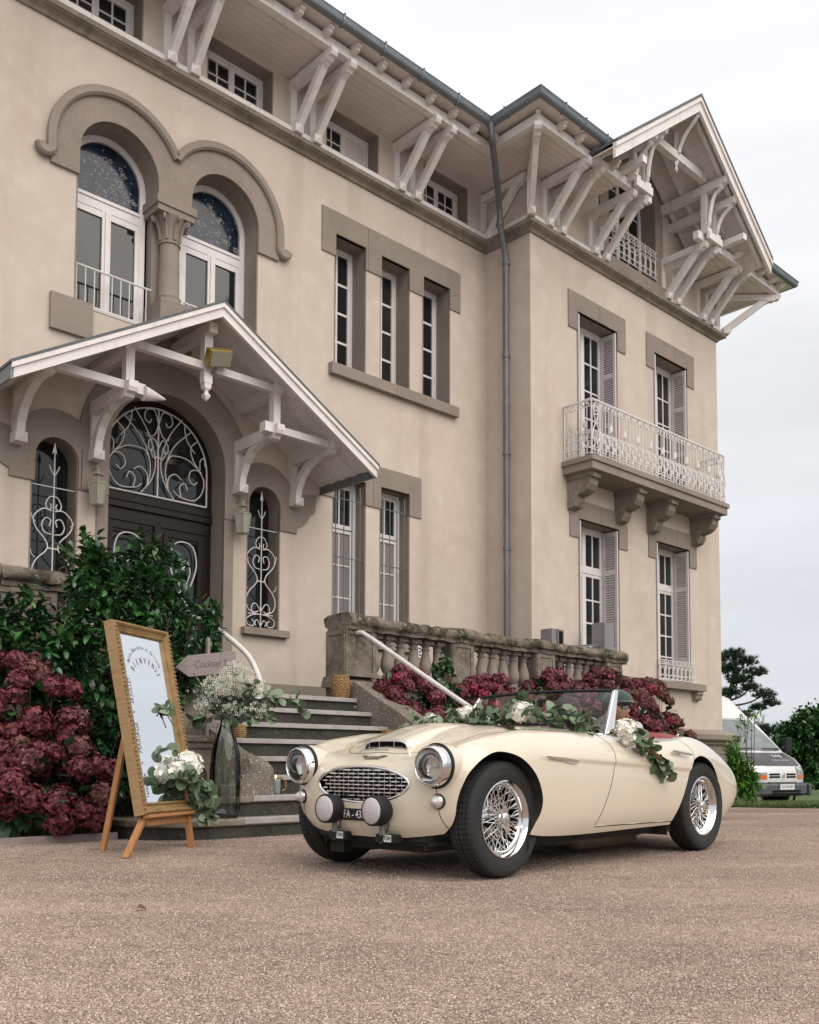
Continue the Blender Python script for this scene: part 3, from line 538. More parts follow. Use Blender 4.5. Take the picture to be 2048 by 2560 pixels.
for sx in (-1, 1):
    S2 = lambda pts: P3([(dc+sx*p.x, p.z) for p in spline([(q[0],0,q[1]) for q in pts], 7)])
    for c_ in ([(.22,3.95),(.08,4.15),(.04,4.4),(.14,4.72),(.33,5.0)], [(.22,3.95),(.13,4.1),(.11,4.35),(.22,4.62),(.45,4.86)], [(.23,3.95),(.15,4.05),(.15,4.2),(.24,4.27),(.33,4.22)],
               [(.22,4.06),(.3,4.0),(.5,3.98),(.62,4.08),(.66,4.25),(.58,4.38),(.47,4.36),(.44,4.26),(.50,4.19),(.56,4.23)], [(.13,4.42),(.2,4.5),(.4,4.5),(.55,4.42),(.62,4.36)],
               [(.33,4.0),(.31,4.12),(.38,4.18),(.42,4.1)], [(.36,4.95),(.4,4.75),(.52,4.6)], [(.56,4.77),(.46,4.66),(.5,4.5),(.6,4.38)], [(.60,4.40),(.60,4.52),(.66,4.56),(.67,4.46)],
               [(0,4.85),(.06,5.02),(.17,5.0),(.19,4.9),(.13,4.85),(.1,4.9)], [(0,4.86),(.05,4.72),(.13,4.68),(.15,4.74)], [(0,4.55),(.06,4.66),(.13,4.62),(.13,4.52),(.08,4.5)], [(0,4.45),(.06,4.42),(.1,4.5),(.06,4.56)]):
        gr.tube(S2(c_), .0085, 6)
part(gr, 'fanlight_scrollwork', M_IRON, smooth=60)
for s in (-1, 1):
    gr = MB(); c_ = dc+s*.375; S2 = lambda pts: [(c_+p.x, gb-.005, p.z) for p in spline([(q[0],0,q[1]) for q in pts], 7)]
    gr.tube(S2([(-.02,2.7),(-.13,2.92),(-.19,3.15),(-.14,3.36),(0,3.42),(.14,3.36),(.19,3.15),(.13,2.92),(.02,2.7)]), .011, 6)
    for sx in (-1, 1): gr.tube(S2([(sx*.02,2.72),(sx*.06,2.9),(sx*.1,3.05),(sx*.05,3.18),(-sx*.02,3.12),(sx*.02,3.06)]), .009, 6); gr.tube(S2([(0,2.7),(sx*.1,2.55),(sx*.17,2.3),(sx*.1,2.1),(0,2.05)]), .009, 6)
    part(gr, 'door_scrollwork', M_IRON, smooth=60)
# ---- plinth band, cornice
def mould(mb, path, prof, cap=True):                     # path (u, b), outward on the right; prof (o, z)
    n = len(path); P = [Vector((p[0], p[1])) for p in path]; off = []
    for i in range(n):
        d1 = (P[i]-P[i-1]).normalized() if i > 0 else None; d2 = (P[i+1]-P[i]).normalized() if i < n-1 else None
        n1 = Vector((d1.y, -d1.x)) if d1 else None; n2 = Vector((d2.y, -d2.x)) if d2 else None
        off.append(n1 if n2 is None else n2 if n1 is None else (n1+n2)/(1+n1.dot(n2)))
    vs = [(P[i].x+off[i].x*o, P[i].y+off[i].y*o, z) for i in range(n) for o, z in prof]; m = len(prof)
    fs = [(i*m+k, i*m+(k+1) % m, (i+1)*m+(k+1) % m, (i+1)*m+k) for i in range(n-1) for k in range(m)] + [tuple(range(m))[::-1], tuple((n-1)*m+k for k in range(m))]
    return mb.add(vs, fs)
PATH = [(UL,BM),(UI,BM),(UI,BW),(UR,BW),(UR,14)]
mb = mould(MB(), PATH, [(-.02,9.13),(.03,9.13),(.045,9.155),(.05,9.17),(.085,9.19),(.125,9.20),(.13,9.212),(.15,9.215),(.155,9.275),(-.02,9.285)]); part(mb, 'cornice', M_CORN)
mb = mould(MB(), [(UL,BM),(UI,BM),(UI,BW),(GC-.95,BW)], [(-.02,9.287),(.10,9.287),(.10,9.385),(-.02,9.385)]); part(mb, 'wall_plate', M_WHITE)
mb = mould(MB(), [(GC+.95,BW),(UR,BW),(UR,14)], [(-.02,9.287),(.10,9.287),(.10,9.385),(-.02,9.385)]); part(mb, 'wall_plate', M_WHITE)
mb = mould(MB(), [(6.7,BM),(UI,BM),(UI,BW),(UI+.4,BW)], [(-.02,1.2),(.03,1.2),(.03,1.665),(-.02,1.665)]); part(mb, 'plinth_band', M_STONE)
mb = mould(MB(), [(15.9,BW),(UR,BW),(UR,14)], [(-.02,-.6),(.10,-.6),(.10,.95),(.16,1.0),(.16,1.02),(.26,1.08),(.27,1.17),(.20,1.19),(.06,1.27),(-.02,1.28)]); part(mb, 'plinth', M_STONE)
# ---- eaves: brackets, soffit boards, plate, rafter tails, gutter, roof
bk = {}
def bracket_meshes():
    prof = [(0,9.97),(.75,9.97),(.78,9.95),(.85,9.955),(.875,9.985),(.93,9.99),(.955,10.03),(.955,10.09),(0,10.09)]
    m = MB(); m.prism(prof, -.055, .055, to=lambda x, y, d: (d, -x, y)); bk['beam'] = m.mesh('bracket_beam', M_WHITE)
    m = MB(); m.box((-.05,-.055,9.387),(.05,0,9.968)); bk['post'] = m.mesh('post', M_WHITE)
    m = MB(); m.beam((0,-.13,9.37),(0,-.70,9.955), .09, .11); m.beam((0,-.66,9.90),(0,-.80,9.985), .085, .06); bk['strut'] = m.mesh('strut', M_WHITE)
    m = MB(); m.box((-.065,-.19,9.29),(.065,-.102,9.41)); m.add([(-.065,-.19,9.29),(.065,-.19,9.29),(.065,-.19,9.41),(-.065,-.19,9.41),(0,-.24,9.36)], [(0,1,4),(1,2,4),(2,3,4),(3,0,4)]); bk['foot'] = m.mesh('foot_block', M_WHITE)
    for k, me in bk.items(): me.materials.clear(); me.materials.append(M_WHITE)
bracket_meshes()
def eave_bracket(u, b, rz=0., stretch=1.):
    o = place(bk['beam'], 'eave_bracket', house, (u,b,0), rz); o.scale.y = stretch
    for k, nme in (('post','post'),('strut','strut'),('foot','foot_block')): link(nme, bk[k], o)
for c in (1.93, 3.88, 5.83, 7.78, 9.73):
    for d in (-.165, .165): eave_bracket(c+d, BM)
eave_bracket(11.56, BM)
for u in (11.96,12.29,13.20,13.52,15.50,15.82,16.75,17.06): eave_bracket(u, BW)
eave_bracket(UI, BW, R(-45), 1.36); eave_bracket(UR, BW, R(45), 1.36)
ZS = 10.12
def soffit(u0, u1, b0, b1, along='u', n=8):
    for i in range(n):
        m = MB(); gp = .002
        if along == 'u': y0 = b0+(b1-b0)*i/n; m.box((u0,y0+gp,ZS),(u1,y0+(b1-b0)/n-gp,ZS+.02))
        else: x0 = u0+(u1-u0)*i/n; m.box((x0+gp,b0,ZS),(x0+(u1-u0)/n-gp,b1,ZS+.02))
        part(m, 'soffit_board', M_SOFFIT)
soffit(UL, UI-.84, BM-.84, BM); soffit(UI-.838, UI, BW, BM, 'b'); soffit(UI-.838, 12.95, BW-.84, BW-.002); soffit(16.06, UR+.84, BW-.84, BW-.002); soffit(UR+.002, UR+.84, BW, 14, 'b')
PL = [(.80,10.092),(.905,10.092),(.905,10.23),(.80,10.23)]
mb = mould(MB(), [(UL,BM),(UI,BM),(UI,BW),(13.76,BW)], PL); part(mb, 'eaves_plate', M_WHITE)
mb = mould(MB(), [(15.27,BW),(UR,BW),(UR,14)], PL); part(mb, 'eaves_plate', M_WHITE)
mb = MB(); mb.prism([(.907,10.165),(1.0,10.165),(1.03,10.18),(1.03,10.20),(1.07,10.215),(1.07,10.25),(.907,10.285)], -.034, .034, to=lambda x, y, d: (d, -x, y)); tail = mb.mesh('rafter_tail', M_SOFFIT)
for i in range(23): place(tail, 'rafter_tail', house, (UL+.3+i*.47, BM, 0))
place(tail, 'rafter_tail', house, (UI, BW-.10, 0), R(-90)); place(tail, 'rafter_tail', house, (UI, BM-.75, 0), R(-90)); 
ct = place(tail, 'rafter_tail', house, (UI+.1, BW+.1, 0), R(-45)); ct.scale.y = 1.36
for u in (UI-.42, UI+.02, UI+.49, UI+.96, UI+1.43, 16.6, 17.05, 17.5, 17.95, 18.3): place(tail, 'rafter_tail', house, (u, BW, 0))
EB = [(.80,10.30),(1.11,10.255),(1.11,10.275),(.80,10.33)]
for pth in ([(UL,BM),(UI,BM),(UI,BW),(12.35,BW)], [(16.7,BW),(UR,BW),(UR,14)]): part(mould(MB(), pth, EB), 'eaves_board', M_SOFFIT)
GP = [(1.07,10.30),(1.085,10.265),(1.12,10.245),(1.16,10.26),(1.182,10.30),(1.185,10.355),(1.197,10.367),(1.17,10.372),(1.07,10.37)]
for pth in ([(UL,BM),(UI,BM),(UI,BW),(12.32,BW)], [(16.85,BW),(UR,BW),(UR,14)]): part(mould(MB(), pth, GP), 'gutter', M_ZINC, smooth=50)
st = MB(); st.prism([(1.065,10.30),(1.08,10.255),(1.12,10.236),(1.17,10.252),(1.192,10.30),(1.195,10.36),(1.21,10.382),(1.06,10.382)], -.012, .012, to=lambda x, y, d: (d, -x, y)); stm = st.mesh('gutter_strap', M_ZINC)
for i in range(14): place(stm, 'gutter_strap', house, (UL+.5+i*.72, BM, 0))
for u in (UI-.6, UI-.1, UI+.45): place(stm, 'gutter_strap', house, (u, BW, 0))
for b in (BW-.5, BW+.05): place(stm, 'gutter_strap', house, (UI, b, 0), R(-90))
rf = MB()
rf.add([(UL,BM-1.12,10.37),(UI-1.12,BM-1.12,10.37),(UI+3,BM+4,11.5),(UL,BM+4,11.5)], [(0,1,2,3)]); rf.add([(UI-1.12,BM-1.12,10.37),(UI-1.12,BW-1.12,10.37),(UI+3,BM+4,11.5)], [(0,1,2)])
rf.add([(UI-1.12,BW-1.12,10.37),(12.3,BW-1.12,10.37),(12.3,BW+.5,11.08),(16.86,BW+.5,11.08),(16.86,BW-1.12,10.37),(UR+1.10,BW-1.12,10.37),(UR-1.5,BM+3.6,11.5),(UI+3,BM+4,11.5)], [(0,1,2,7),(2,3,6,7),(3,4,5,6)]); rf.add([(UR+1.10,BW-1.12,10.37),(UR+1.10,14.5,10.37),(UR-1.5,BM+3.6,11.5)], [(0,1,2)])
part(rf, 'roof', M_SLATE)
# ---- gable roof with its timber truss
gb0 = BW-1.40; AP = 12.14; SL = .775; HW = 2.54
def gz(du): return AP - SL*abs(du)
for s in (-1, 1):
    e = Vector((s, -SL)).normalized(); nrm = Vector((-e.y*s, e.x*s)) if s > 0 else Vector((SL, -1)).normalized()*-1
    nd = Vector((0, -1)) ; th = .06
    def strip(mb, o0, o1, b0, b1, d0, d1):               # along the slope from o0..o1 (in u), below the top by d0..d1, between b0 and b1
        mb.add([(GC+s*o0,b0,gz(o0)-d0),(GC+s*o1,b0,gz(o1)-d0),(GC+s*o1,b0,gz(o1)-d1),(GC+s*o0,b0,gz(o0)-d1),(GC+s*o0,b1,gz(o0)-d0),(GC+s*o1,b1,gz(o1)-d0),(GC+s*o1,b1,gz(o1)-d1),(GC+s*o0,b1,gz(o0)-d1)],
               [(0,1,2,3),(7,6,5,4),(0,4,5,1),(1,5,6,2),(2,6,7,3),(3,7,4,0)]); return mb
    part(strip(MB(), 0, HW, gb0-.04, BW+2.5, 0, .05), 'gable_roof', M_SLATE)
    part(strip(MB(), 0, HW+.0, gb0, gb0+.05, .052, .30), 'bargeboard', M_WHITE)
    part(strip(MB(), 0, HW+.01, gb0-.03, gb0-.001, .052, .13), 'bargeboard_mould', M_WHITE)
    n = 16
    for i in range(n):
        a, c = HW*i/n, HW*(i+1)/n; part(strip(MB(), a+.002, c-.002, gb0+.052, BW-.002, .10, .12), 'soffit_board', M_SOFFIT)
    for k, b in enumerate((gb0+.17, gb0+.56, gb0+.95, gb0+1.3)): part(strip(MB(), .03, HW-.1, b-.035, b+.035, .122, .21), 'gable_rafter', M_WHITE)
    # purlins with moulded ends, posts and curved braces
    pr = [(-.02,-.075),(1.18,-.075),(1.2,-.10),(1.25,-.09),(1.27,-.05),(1.33,-.04),(1.35,0),(1.35,.075),(-.02,.075)]
    for uo in (1.0, 1.31):
        zc = gz(uo)-.30
        m = MB(); m.prism([(x, zc+z) for x, z in pr], GC+s*uo-.06, GC+s*uo+.06, to=lambda x, y, d: (d, BW-x, y)); po = part(m, 'purlin', M_WHITE)
        m = MB(); m.box((GC+s*uo-.055,BW-.95,10.232),(GC+s*uo+.055,BW-.85,zc-.076)); m.build('post', M_WHITE, po)
        m = MB(); pts = spline([(GC+s*uo,BW-.955,10.36),(GC+s*uo,BW-.985,10.45),(GC+s*uo,BW-1.0,10.58 if uo < 1.2 else 10.5),(GC+s*uo,BW-1.08,zc-.2),(GC+s*uo,BW-1.24,zc-.08)], 6); m.tube(pts, [.05,.045,.055,.035,.045]+[.04]*(len(pts)-5), 6); m.build('brace', M_WHITE, po, smooth=60)
        m = MB(); m.box((GC+s*uo-.075,BW-1.0,10.233),(GC+s*uo+.075,BW-.80,10.32)); m.build('post_foot', M_WHITE, po)
    m = MB(); m.box((GC+s*1.155-.24,BW-1.03,10.10),(GC+s*1.155+.24,BW-.975,10.235)); part(m, 'plate_block', M_WHITE)
    m = MB(); m.box((GC+s*(HW-.9)-.06,gb0+.06,10.22),(GC+s*(HW-.9)+.06,BW,10.33)); part(m, 'gable_tie', M_WHITE)
m = MB(); m.box((GC-.94,BW-.98,gz(.96)-.23),(GC+.94,BW-.87,gz(.96)-.09)); cb_ = part(m, 'collar_beam', M_WHITE)
m = MB(); zc = gz(.96)-.16; m.lathe([(.0,zc-.28),(.045,zc-.22),(.02,zc-.19),(.05,zc-.12),(.05,zc+.1),(.045,zc+.45)], 4, Matrix.Translation((GC,BW-.925,0)) ); m.build('pendant', M_WHITE, cb_)
m = MB(); pts = spline([(GC,BW-.98,zc+.05),(GC,BW-1.0,zc+.15),(GC,BW-1.12,zc+.34),(GC,BW-1.28,zc+.48),(GC,BW-1.36,zc+.56)], 6); m.tube(pts, .04, 6); m.build('brace', M_WHITE, cb_, smooth=60)
m = MB(); m.box((GC-.06,gb0+.06,AP-.30),(GC+.06,BW,AP-.17)); part(m, 'ridge_purlin', M_WHITE)
HA, ZA = .75, 10.86
mb = MB(); mb.prism([(GC-HA-.26,9.5),(GC-HA,9.5),(GC-HA,ZA)] + arc(GC,ZA,HA,180,0,24)[1:] + [(GC+HA,9.5),(GC+HA+.26,9.5),(GC+HA+.26,ZA)] + arc(GC,ZA,HA+.26,0,180,24)[1:-1] + [(GC-HA-.26,ZA)], BW-.025, BW+.03); part(mb, 'arch_surround', M_STONE)
mb = MB(); mb.box((GC-1.03,BW-.10,9.287),(GC+1.03,BW+.05,9.498)); part(mb, 'gable_sill', M_CORN)
b = BW+.29; fr = MB(); fr.prism(archp(GC-HA,GC+HA,9.5,ZA), b, b+.07, holes=[archp(GC-HA+.07,GC+HA-.07,9.56,ZA)]); fr.box((GC-.045,b+.005,9.56),(GC+.045,b+.06,ZA+HA-.07))
for x in (-.36,.36): fr.box((GC+x-.012,b+.02,9.56),(GC+x+.012,b+.05,ZA+.57))
ZB_ = (9.56, 9.88, 10.2, 10.52, 10.84, 11.14)
for z in ZB_[1:]: w_ = HA-.07 if z <= ZA else math.sqrt((HA-.07)**2-(z-ZA)**2); fr.box((GC-w_,b+.022,z-.012),(GC+w_,b+.048,z+.012))
f = part(fr, 'arched_window', M_FRAME)
for x0, x1 in ((-.68,-.372),(-.348,-.045),(.045,.348),(.372,.68)):
    for z0, z1 in zip(ZB_[:4], ZB_[1:5]): m = MB(); m.box((GC+x0,b+.034,z0+.012),(GC+x1,b+.04,z1-.012)); m.build('pane', M_PANE, f)
m = MB(); m.prism([(GC-.68,10.852),(GC+.68,10.852)] + arc(GC,ZA,.685,0,180,20), b+.034, b+.04); m.build('pane', M_PANE, f)
def grille_panel(u0, u1, z0, z1, b, name, nb, hoops=True):
    rl = MB()
    for z in (z0, z1, z0+(z1-z0)*.2, z0+(z1-z0)*.78): rl.tube([(u0-.07,b,z),(u1+.07,b,z)], .0085, 6)
    o = part(rl, name, M_IRON); m = MB(); m.tube([(0,0,z0),(0,0,z1)], .0075, 6); bm_ = m.mesh('bar', M_IRON)
    for i in range(nb+1): place(bm_, 'bar', o, (u0+(u1-u0)*i/nb-ORG[o.name][0], b-ORG[o.name][1], 0), hb=False)
    w = (u1-u0)/nb; m = MB(); h = z1-z0
    if hoops:
        for r_ in (.42, .25): m.tube([(w*(r_*cos(t)), -.004, z0+h*.52+w*1.1*r_*sin(t)) for t in np.linspace(0, pi, 10)], .006, 5)
        m.tube([(w*.33*cos(t), -.004, z0+h*.1+w*.33*sin(t)) for t in np.linspace(0, 2*pi, 12)[:-1]], .006, 5, closed=True); m.tube([(p.x, -.004, p.z) for p in spline([(-.4*w,0,z0+h*.8),(-.1*w,0,z0+h*.95),(.1*w,0,z0+h*.82),(.4*w,0,z0+h*.97)], 4)], .006, 5)
        m.tube([(-.42*w,-.004,z0+h*.52),(-.3*w,-.004,z0+h*.2)], .006, 5); m.tube([(.42*w,-.004,z0+h*.52),(.3*w,-.004,z0+h*.2)], .006, 5)
        sm = m.mesh('scroll', M_IRON)
        for i in range(nb): place(sm, 'scroll', o, (u0+(u1-u0)*(i+.5)/nb-ORG[o.name][0], b-ORG[o.name][1], 0), hb=False)
    return o
grille_panel(GC-.68, GC+.68, 9.60, 10.12, BW-.06, 'window_guard', 8)
for u0, u1 in ((12.86,14.01),(15.19,16.34)): grille_panel(u0, u1, 2.16, 2.51, BW-.06, 'window_guard', 8)
# ---- balcony
m = MB(); m.box((12.43,BW-.60,5.33),(16.73,BW-.002,5.46)); m.box((12.40,BW-.63,5.46),(16.76,BW-.002,5.545)); bal = part(m, 'balcony_slab', M_STONE, bevel=.006)
cp = MB(); cp.prism([(0,5.33),(.52,5.33),(.52,5.24),(.47,5.225),(.46,5.13),(.40,5.05),(.30,5.0),(.20,4.985),(.20,4.90),(.15,4.82),(.05,4.79),(0,4.79)], -.11, .11, to=lambda x, y, d: (d, -x, y)); cp.box((-.13,-.50,5.25),(.13,0,5.331)); cpm = cp.mesh('corbel', M_CORN)
for u in (12.66, 14.0, 15.0, 16.5): place(cpm, 'balcony_corbel', house, (u, BW-.002, 0))
rb, zb, zt = BW-.56, 5.60, 6.47
hr = MB(); hr.tube([(12.47,BW,zt),(12.47,rb,zt),(16.69,rb,zt),(16.69,BW,zt)], .022, 8)
for z in (5.60, 5.70, 5.84, 5.97, 6.36): hr.tube([(12.47,BW,z),(12.47,rb,z),(16.69,rb,z),(16.69,BW,z)], .009, 6)
ro = part(hr, 'balcony_railing', M_IRON)
def rail_unit(w):
    m = MB(); x = w/4
    for sx in (-x, x): m.tube([(sx,0,zb-.02),(sx,0,zt)], .008, 6)
    for sx in (-x, x): m.tube([(sx-x*.9,-.005,5.98),(sx-x*.55,-.005,5.86)], .006, 5)
    m.tube([(.05*cos(t), -.006, 5.86+.09*sin(t)) for t in np.linspace(-.3, pi+.3, 12)], .011, 5); m.tube([(.028*cos(t), -.006, 5.845+.055*sin(t)) for t in np.linspace(0, 2*pi, 10)[:-1]], .010, 5, closed=True)
    m.tube([(-.05,-.006,5.83),(-.068,-.006,5.72),(-.02,-.006,5.63),(.02,-.006,5.63),(.068,-.006,5.72),(.05,-.006,5.83)], .010, 5)
    for s_ in (-1, 1): m.tube([(s_*.09+.022*cos(t), -.006, 5.77+.03*sin(t)) for t in np.linspace(0, 2*pi, 9)[:-1]], .008, 5, closed=True); m.tube([(s_*.085+.018*cos(t), -.006, 5.935+.022*sin(t)) for t in np.linspace(0, 2*pi, 9)[:-1]], .008, 5, closed=True)
    m.tube([(p.x, -.006, p.z) for p in spline([(-.09,0,6.38),(-.05,0,6.44),(0,0,6.41),(.03,0,6.38),(.09,0,6.45)], 4)], .010, 5); m.tube([(.05+.018*cos(t), -.006, 6.41+.018*sin(t)) for t in np.linspace(0, 2*pi, 9)[:-1]], .007, 5, closed=True)
    return m.mesh('railing_panel', M_IRON)
def rail_knot():
    m = MB(); 
    for k in range(5): a = 1.2*k; m.sphere((.018*cos(a), -.012, 6.08+.035*sin(a*1.3)), (.030,.022,.042), 6, 4)
    m.tube([(0,-.006,5.98),(0,-.006,6.36)], .007, 5); return m.mesh('ornament', M_IRON)
n = 20; w = (16.60-12.70)/n; um = rail_unit(w); km = rail_knot()
for i in range(n):
    place(um, 'railing_panel', ro, (12.70+(i+.5)*w-ORG[ro.name][0], rb-ORG[ro.name][1], 0), hb=False)
    if i % 2: place(km, 'ornament', ro, (12.70+(i+.5)*w-ORG[ro.name][0], rb-ORG[ro.name][1], 0), hb=False)
for u in (12.47, 16.69):
    for j in range(2):
        place(um, 'railing_panel', ro, (u-ORG[ro.name][0], BW-.15-.27*j-ORG[ro.name][1], 0), R(90), hb=False); place(km, 'ornament', ro, (u-ORG[ro.name][0], BW-.15-.27*j-ORG[ro.name][1], 0), R(90), hb=False)
nm = MB()
nm.tube([(.07*cos(t), -.006, 6.33+.1*sin(t)) for t in np.linspace(0, 2*pi, 14)[:-1]], .011, 6, closed=True); nm.tube([(.035*cos(t), -.006, 6.34+.055*sin(t)) for t in np.linspace(0, 2*pi, 12)[:-1]], .009, 6, closed=True)
for s in (-1, 1): nm.tube([(p.x, -.006, p.z) for p in spline([(s*.06,0,6.25),(s*.02,0,6.1),(s*.07,0,5.98),(s*.08,0,5.85),(s*.03,0,5.76),(s*.07,0,5.68),(s*.03,0,5.61)], 5)], .011, 6)
for s in (-1, 0, 1): nm.tube([(s*.035,-.006,5.98),(s*.03,-.006,5.78)], .007, 5)
nmm = nm.mesh('scroll_panel', M_IRON); pm = MB(); pm.tube([(0,0,5.54),(0,0,zt+.01)], .014, 6); pmm = pm.mesh('post', M_IRON)
for u in (12.58, 16.64): place(nmm, 'scroll_panel', ro, (u-ORG[ro.name][0], rb-ORG[ro.name][1], 0), hb=False)
for u, b_ in ((12.47,rb),(12.69,rb),(14.6,rb),(16.54,rb),(16.69,rb),(12.47,BW-.02),(16.69,BW-.02)): place(pmm, 'post', ro, (u-ORG[ro.name][0], b_-ORG[ro.name][1], 0), hb=False)
# ---- downpipe
m = MB()
pts = [(10.46,9.33,10.27),(10.47,9.34,10.16),(10.55,9.38,10.02),(11.05,9.72,9.70),(11.26,9.87,9.56),(11.33,9.92,9.42),(11.34,9.93,9.28),(11.50,9.98,9.0),(11.55,9.99,8.85)]
m.tube(spline(pts, 4), .05, 12); m.tube([(11.55,9.99,8.85),(11.55,9.99,1.6)], .05, 12)
dp = part(m, 'downpipe', M_PIPE, smooth=60)
m = MB(); m.lathe([(.052,-.03),(.062,-.028),(.062,.028),(.052,.03)], 12, cap=False); m.box((.05,-.02,-.02),(.08,.02,.02)); cm = m.mesh('pipe_collar', M_PIPE)
for z in (9.3, 8.75, 7.2, 5.6, 4.05, 2.6): place(cm, 'pipe_collar', dp, ((11.34 if z > 9 else 11.55)-ORG[dp.name][0], (9.93 if z > 9 else 9.99)-ORG[dp.name][1], z), hb=False)
# ---- entrance porch: boarded gable canopy on carved brackets
PC, PA, PSL, PHW, PO = 5.81, 5.93, .588, 2.37, 1.20
def pz(o): return PA-PSL*o
m = MB(); m.box((PC-.055,BM-1.0,5.62),(PC+.055,BM,5.74)); porch = part(m, 'porch_canopy', M_WHITE)
for s in (-1, 1):
    def strip(mb, o0, o1, b0, b1, d0, d1):
        mb.add([(PC+s*o0,b0,pz(o0)-d0),(PC+s*o1,b0,pz(o1)-d0),(PC+s*o1,b0,pz(o1)-d1),(PC+s*o0,b0,pz(o0)-d1),(PC+s*o0,b1,pz(o0)-d0),(PC+s*o1,b1,pz(o1)-d0),(PC+s*o1,b1,pz(o1)-d1),(PC+s*o0,b1,pz(o0)-d1)],
               [(0,1,2,3),(7,6,5,4),(0,4,5,1),(1,5,6,2),(2,6,7,3),(3,7,4,0)]); return mb
    strip(MB(), 0, PHW+.02, BM-PO-.03, BM, 0, .03).build('canopy_roof', M_SLATE, porch)
    strip(MB(), 0, PHW, BM-PO, BM-PO+.045, .032, .19).build('bargeboard', M_WHITE, porch); strip(MB(), 0, PHW+.005, BM-PO-.025, BM-PO-.001, .032, .085).build('bargeboard_mould', M_WHITE, porch)
    n = 10
    for i in range(n):
        b0 = BM-PO+.047+(PO-.05)*i/n; strip(MB(), .0, PHW-.02, b0+.004, b0+(PO-.05)/n-.004, .05, .072 + .012*(i % 2)).build('soffit_board', M_WHITE, porch)
    m = MB(); m.box((PC+s*(PHW-.02),BM-PO,pz(PHW)-.18),(PC+s*(PHW+.01),BM,pz(PHW)-.03)); m.build('eaves_fascia', M_ZINC, porch)
    prof = [(0,-.09),(.80,-.09),(.82,-.11),(.89,-.10),(.91,-.065),(.97,-.055),(.99,-.01),(.99,.06),(0,.06)]
    for uo, zc, foot in ((.98, 4.72, True), (1.87, 4.74, True), (.98, 5.24, False)):
        u = PC+s*uo; m = MB(); m.prism([(x, zc+z) for x, z in prof], u-.055, u+.055, to=lambda x, y, d: (d, BM-x, y)); bo = m.build('bracket_beam', M_WHITE, porch)
        if foot:
            m = MB(); m.box((u-.05,BM-.075,4.20),(u+.05,BM,zc-.09)); m.build('post', M_WHITE, bo)
            m = MB(); m.prism([(.05,4.18),(.16,4.18),(.18,4.3),(.26,4.44),(.40,4.56),(.62,4.635),(.80,4.64),(.80,4.66),(.55,4.66),(.38,4.63),(.22,4.52),(.11,4.36),(.06,4.28)], u-.045, u+.045, to=lambda x, y, d: (d, BM-x, y)); m.build('curved_brace', M_WHITE, bo)
            m = MB(); m.box((u-.065,BM-.19,4.09),(u+.065,BM-.0,4.20)); m.add([(u-.065,BM-.19,4.09),(u+.065,BM-.19,4.09),(u+.065,BM-.19,4.20),(u-.065,BM-.19,4.20),(u,BM-.225,4.15)], [(0,1,4),(1,2,4),(2,3,4),(3,0,4)]); m.build('foot_block', M_WHITE, bo)
    m = MB(); m.box((PC+s*.98-.05,BM-.90,4.782),(PC+s*.98+.05,BM-.80,5.15)); m.build('truss_post', M_WHITE, porch)
    m = MB(); m.box((PC+s*1.04,BM-.89,4.70),(PC+s*1.81,BM-.81,4.79)); m.build('truss_tie', M_WHITE, porch)
    m = MB(); m.box((PC+s*.80,BM-.91,4.68),(PC+s*.925,BM-.79,4.80)); m.build('tie_end', M_WHITE, porch)
    m = MB(); m.box((PC+s*.06,BM-.89,5.20),(PC+s*.925,BM-.81,5.29)); m.build('collar_tie', M_WHITE, porch)
m = MB(); m.box((PC-.055,BM-.90,5.05),(PC+.055,BM-.80,5.618)); m.lathe([(0,4.84),(.035,4.87),(.06,4.905),(.03,4.935),(.025,4.96),(.06,4.99),(.065,5.05)], 4, Matrix.Translation((PC,BM-.85,0)) @ Matrix.Rotation(pi/4,4,'Z')); m.build('king_post', M_WHITE, porch)
m = MB(); m.M = Matrix.Translation((PC+.06,BM-1.02,5.33)) @ Matrix.Rotation(R(-14),4,'Y') @ Matrix.Rotation(R(38),4,'X'); m.box((-.16,-.05,-.10),(.16,.05,.10)); fo = part(m, 'floodlight', M_BRASS, bevel=.01)
m = MB(); m.M = Matrix.Translation((PC+.06,BM-1.02,5.33)) @ Matrix.Rotation(R(-14),4,'Y') @ Matrix.Rotation(R(38),4,'X'); m.box((-.14,-.058,-.085),(.14,-.051,.085)); m.build('lamp_glass', M_LANTG, fo)
m = MB(); m.tube([(PC+.06,BM-1.0,5.24),(PC+.04,BM-.92,5.16)], .02, 6); m.build('stem', M_GIRON, fo)
m = MB(); m.M = Matrix.Translation((PC-.82,BM-.9,4.70)) @ Matrix.Rotation(R(90),4,'Y'); m.lathe([(.085,0),(.07,.08),(.02,.24),(.008,.27)], 14); part(m, 'spotlight_shade', M_GREYF, smooth=50)
for s in (-1, 1):                                         # wall lanterns under the inner brackets
    u = PC+s*.98; bb = BM-.17
    m = MB(); m.tube([(u,BM,3.98),(u,bb+.05,4.02),(u,bb,3.97),(u,bb,3.92)], .012, 6); m.lathe([(.02,3.92),(.06,3.915),(.065,3.905),(.02,3.90),(.02,3.86),(.11,3.81),(.115,3.80)], 6, Matrix.Translation((u,bb,0))); m.lathe([(.115,3.80),(.105,3.785),(.075,3.56),(.06,3.545)], 6, Matrix.Translation((u,bb,0)))
    for k in range(6): a = pi*k/3; m.tube([(u+.118*cos(a),bb+.118*sin(a),3.80),(u+.08*cos(a),bb+.08*sin(a),3.555)], .006, 4)
    lo = part(m, 'wall_lantern', M_LANTG); m = MB(); m.lathe([(.01,3.58),(.03,3.63),(.03,3.7),(.01,3.76)], 8, Matrix.Translation((u,bb,0))); m.build('bulb', M_WHITEP, lo)
m = MB(); m.box((10.03,BM-.05,2.22),(10.11,BM,2.40)); so = part(m, 'wall_socket', M_WHITEP)
m = MB()
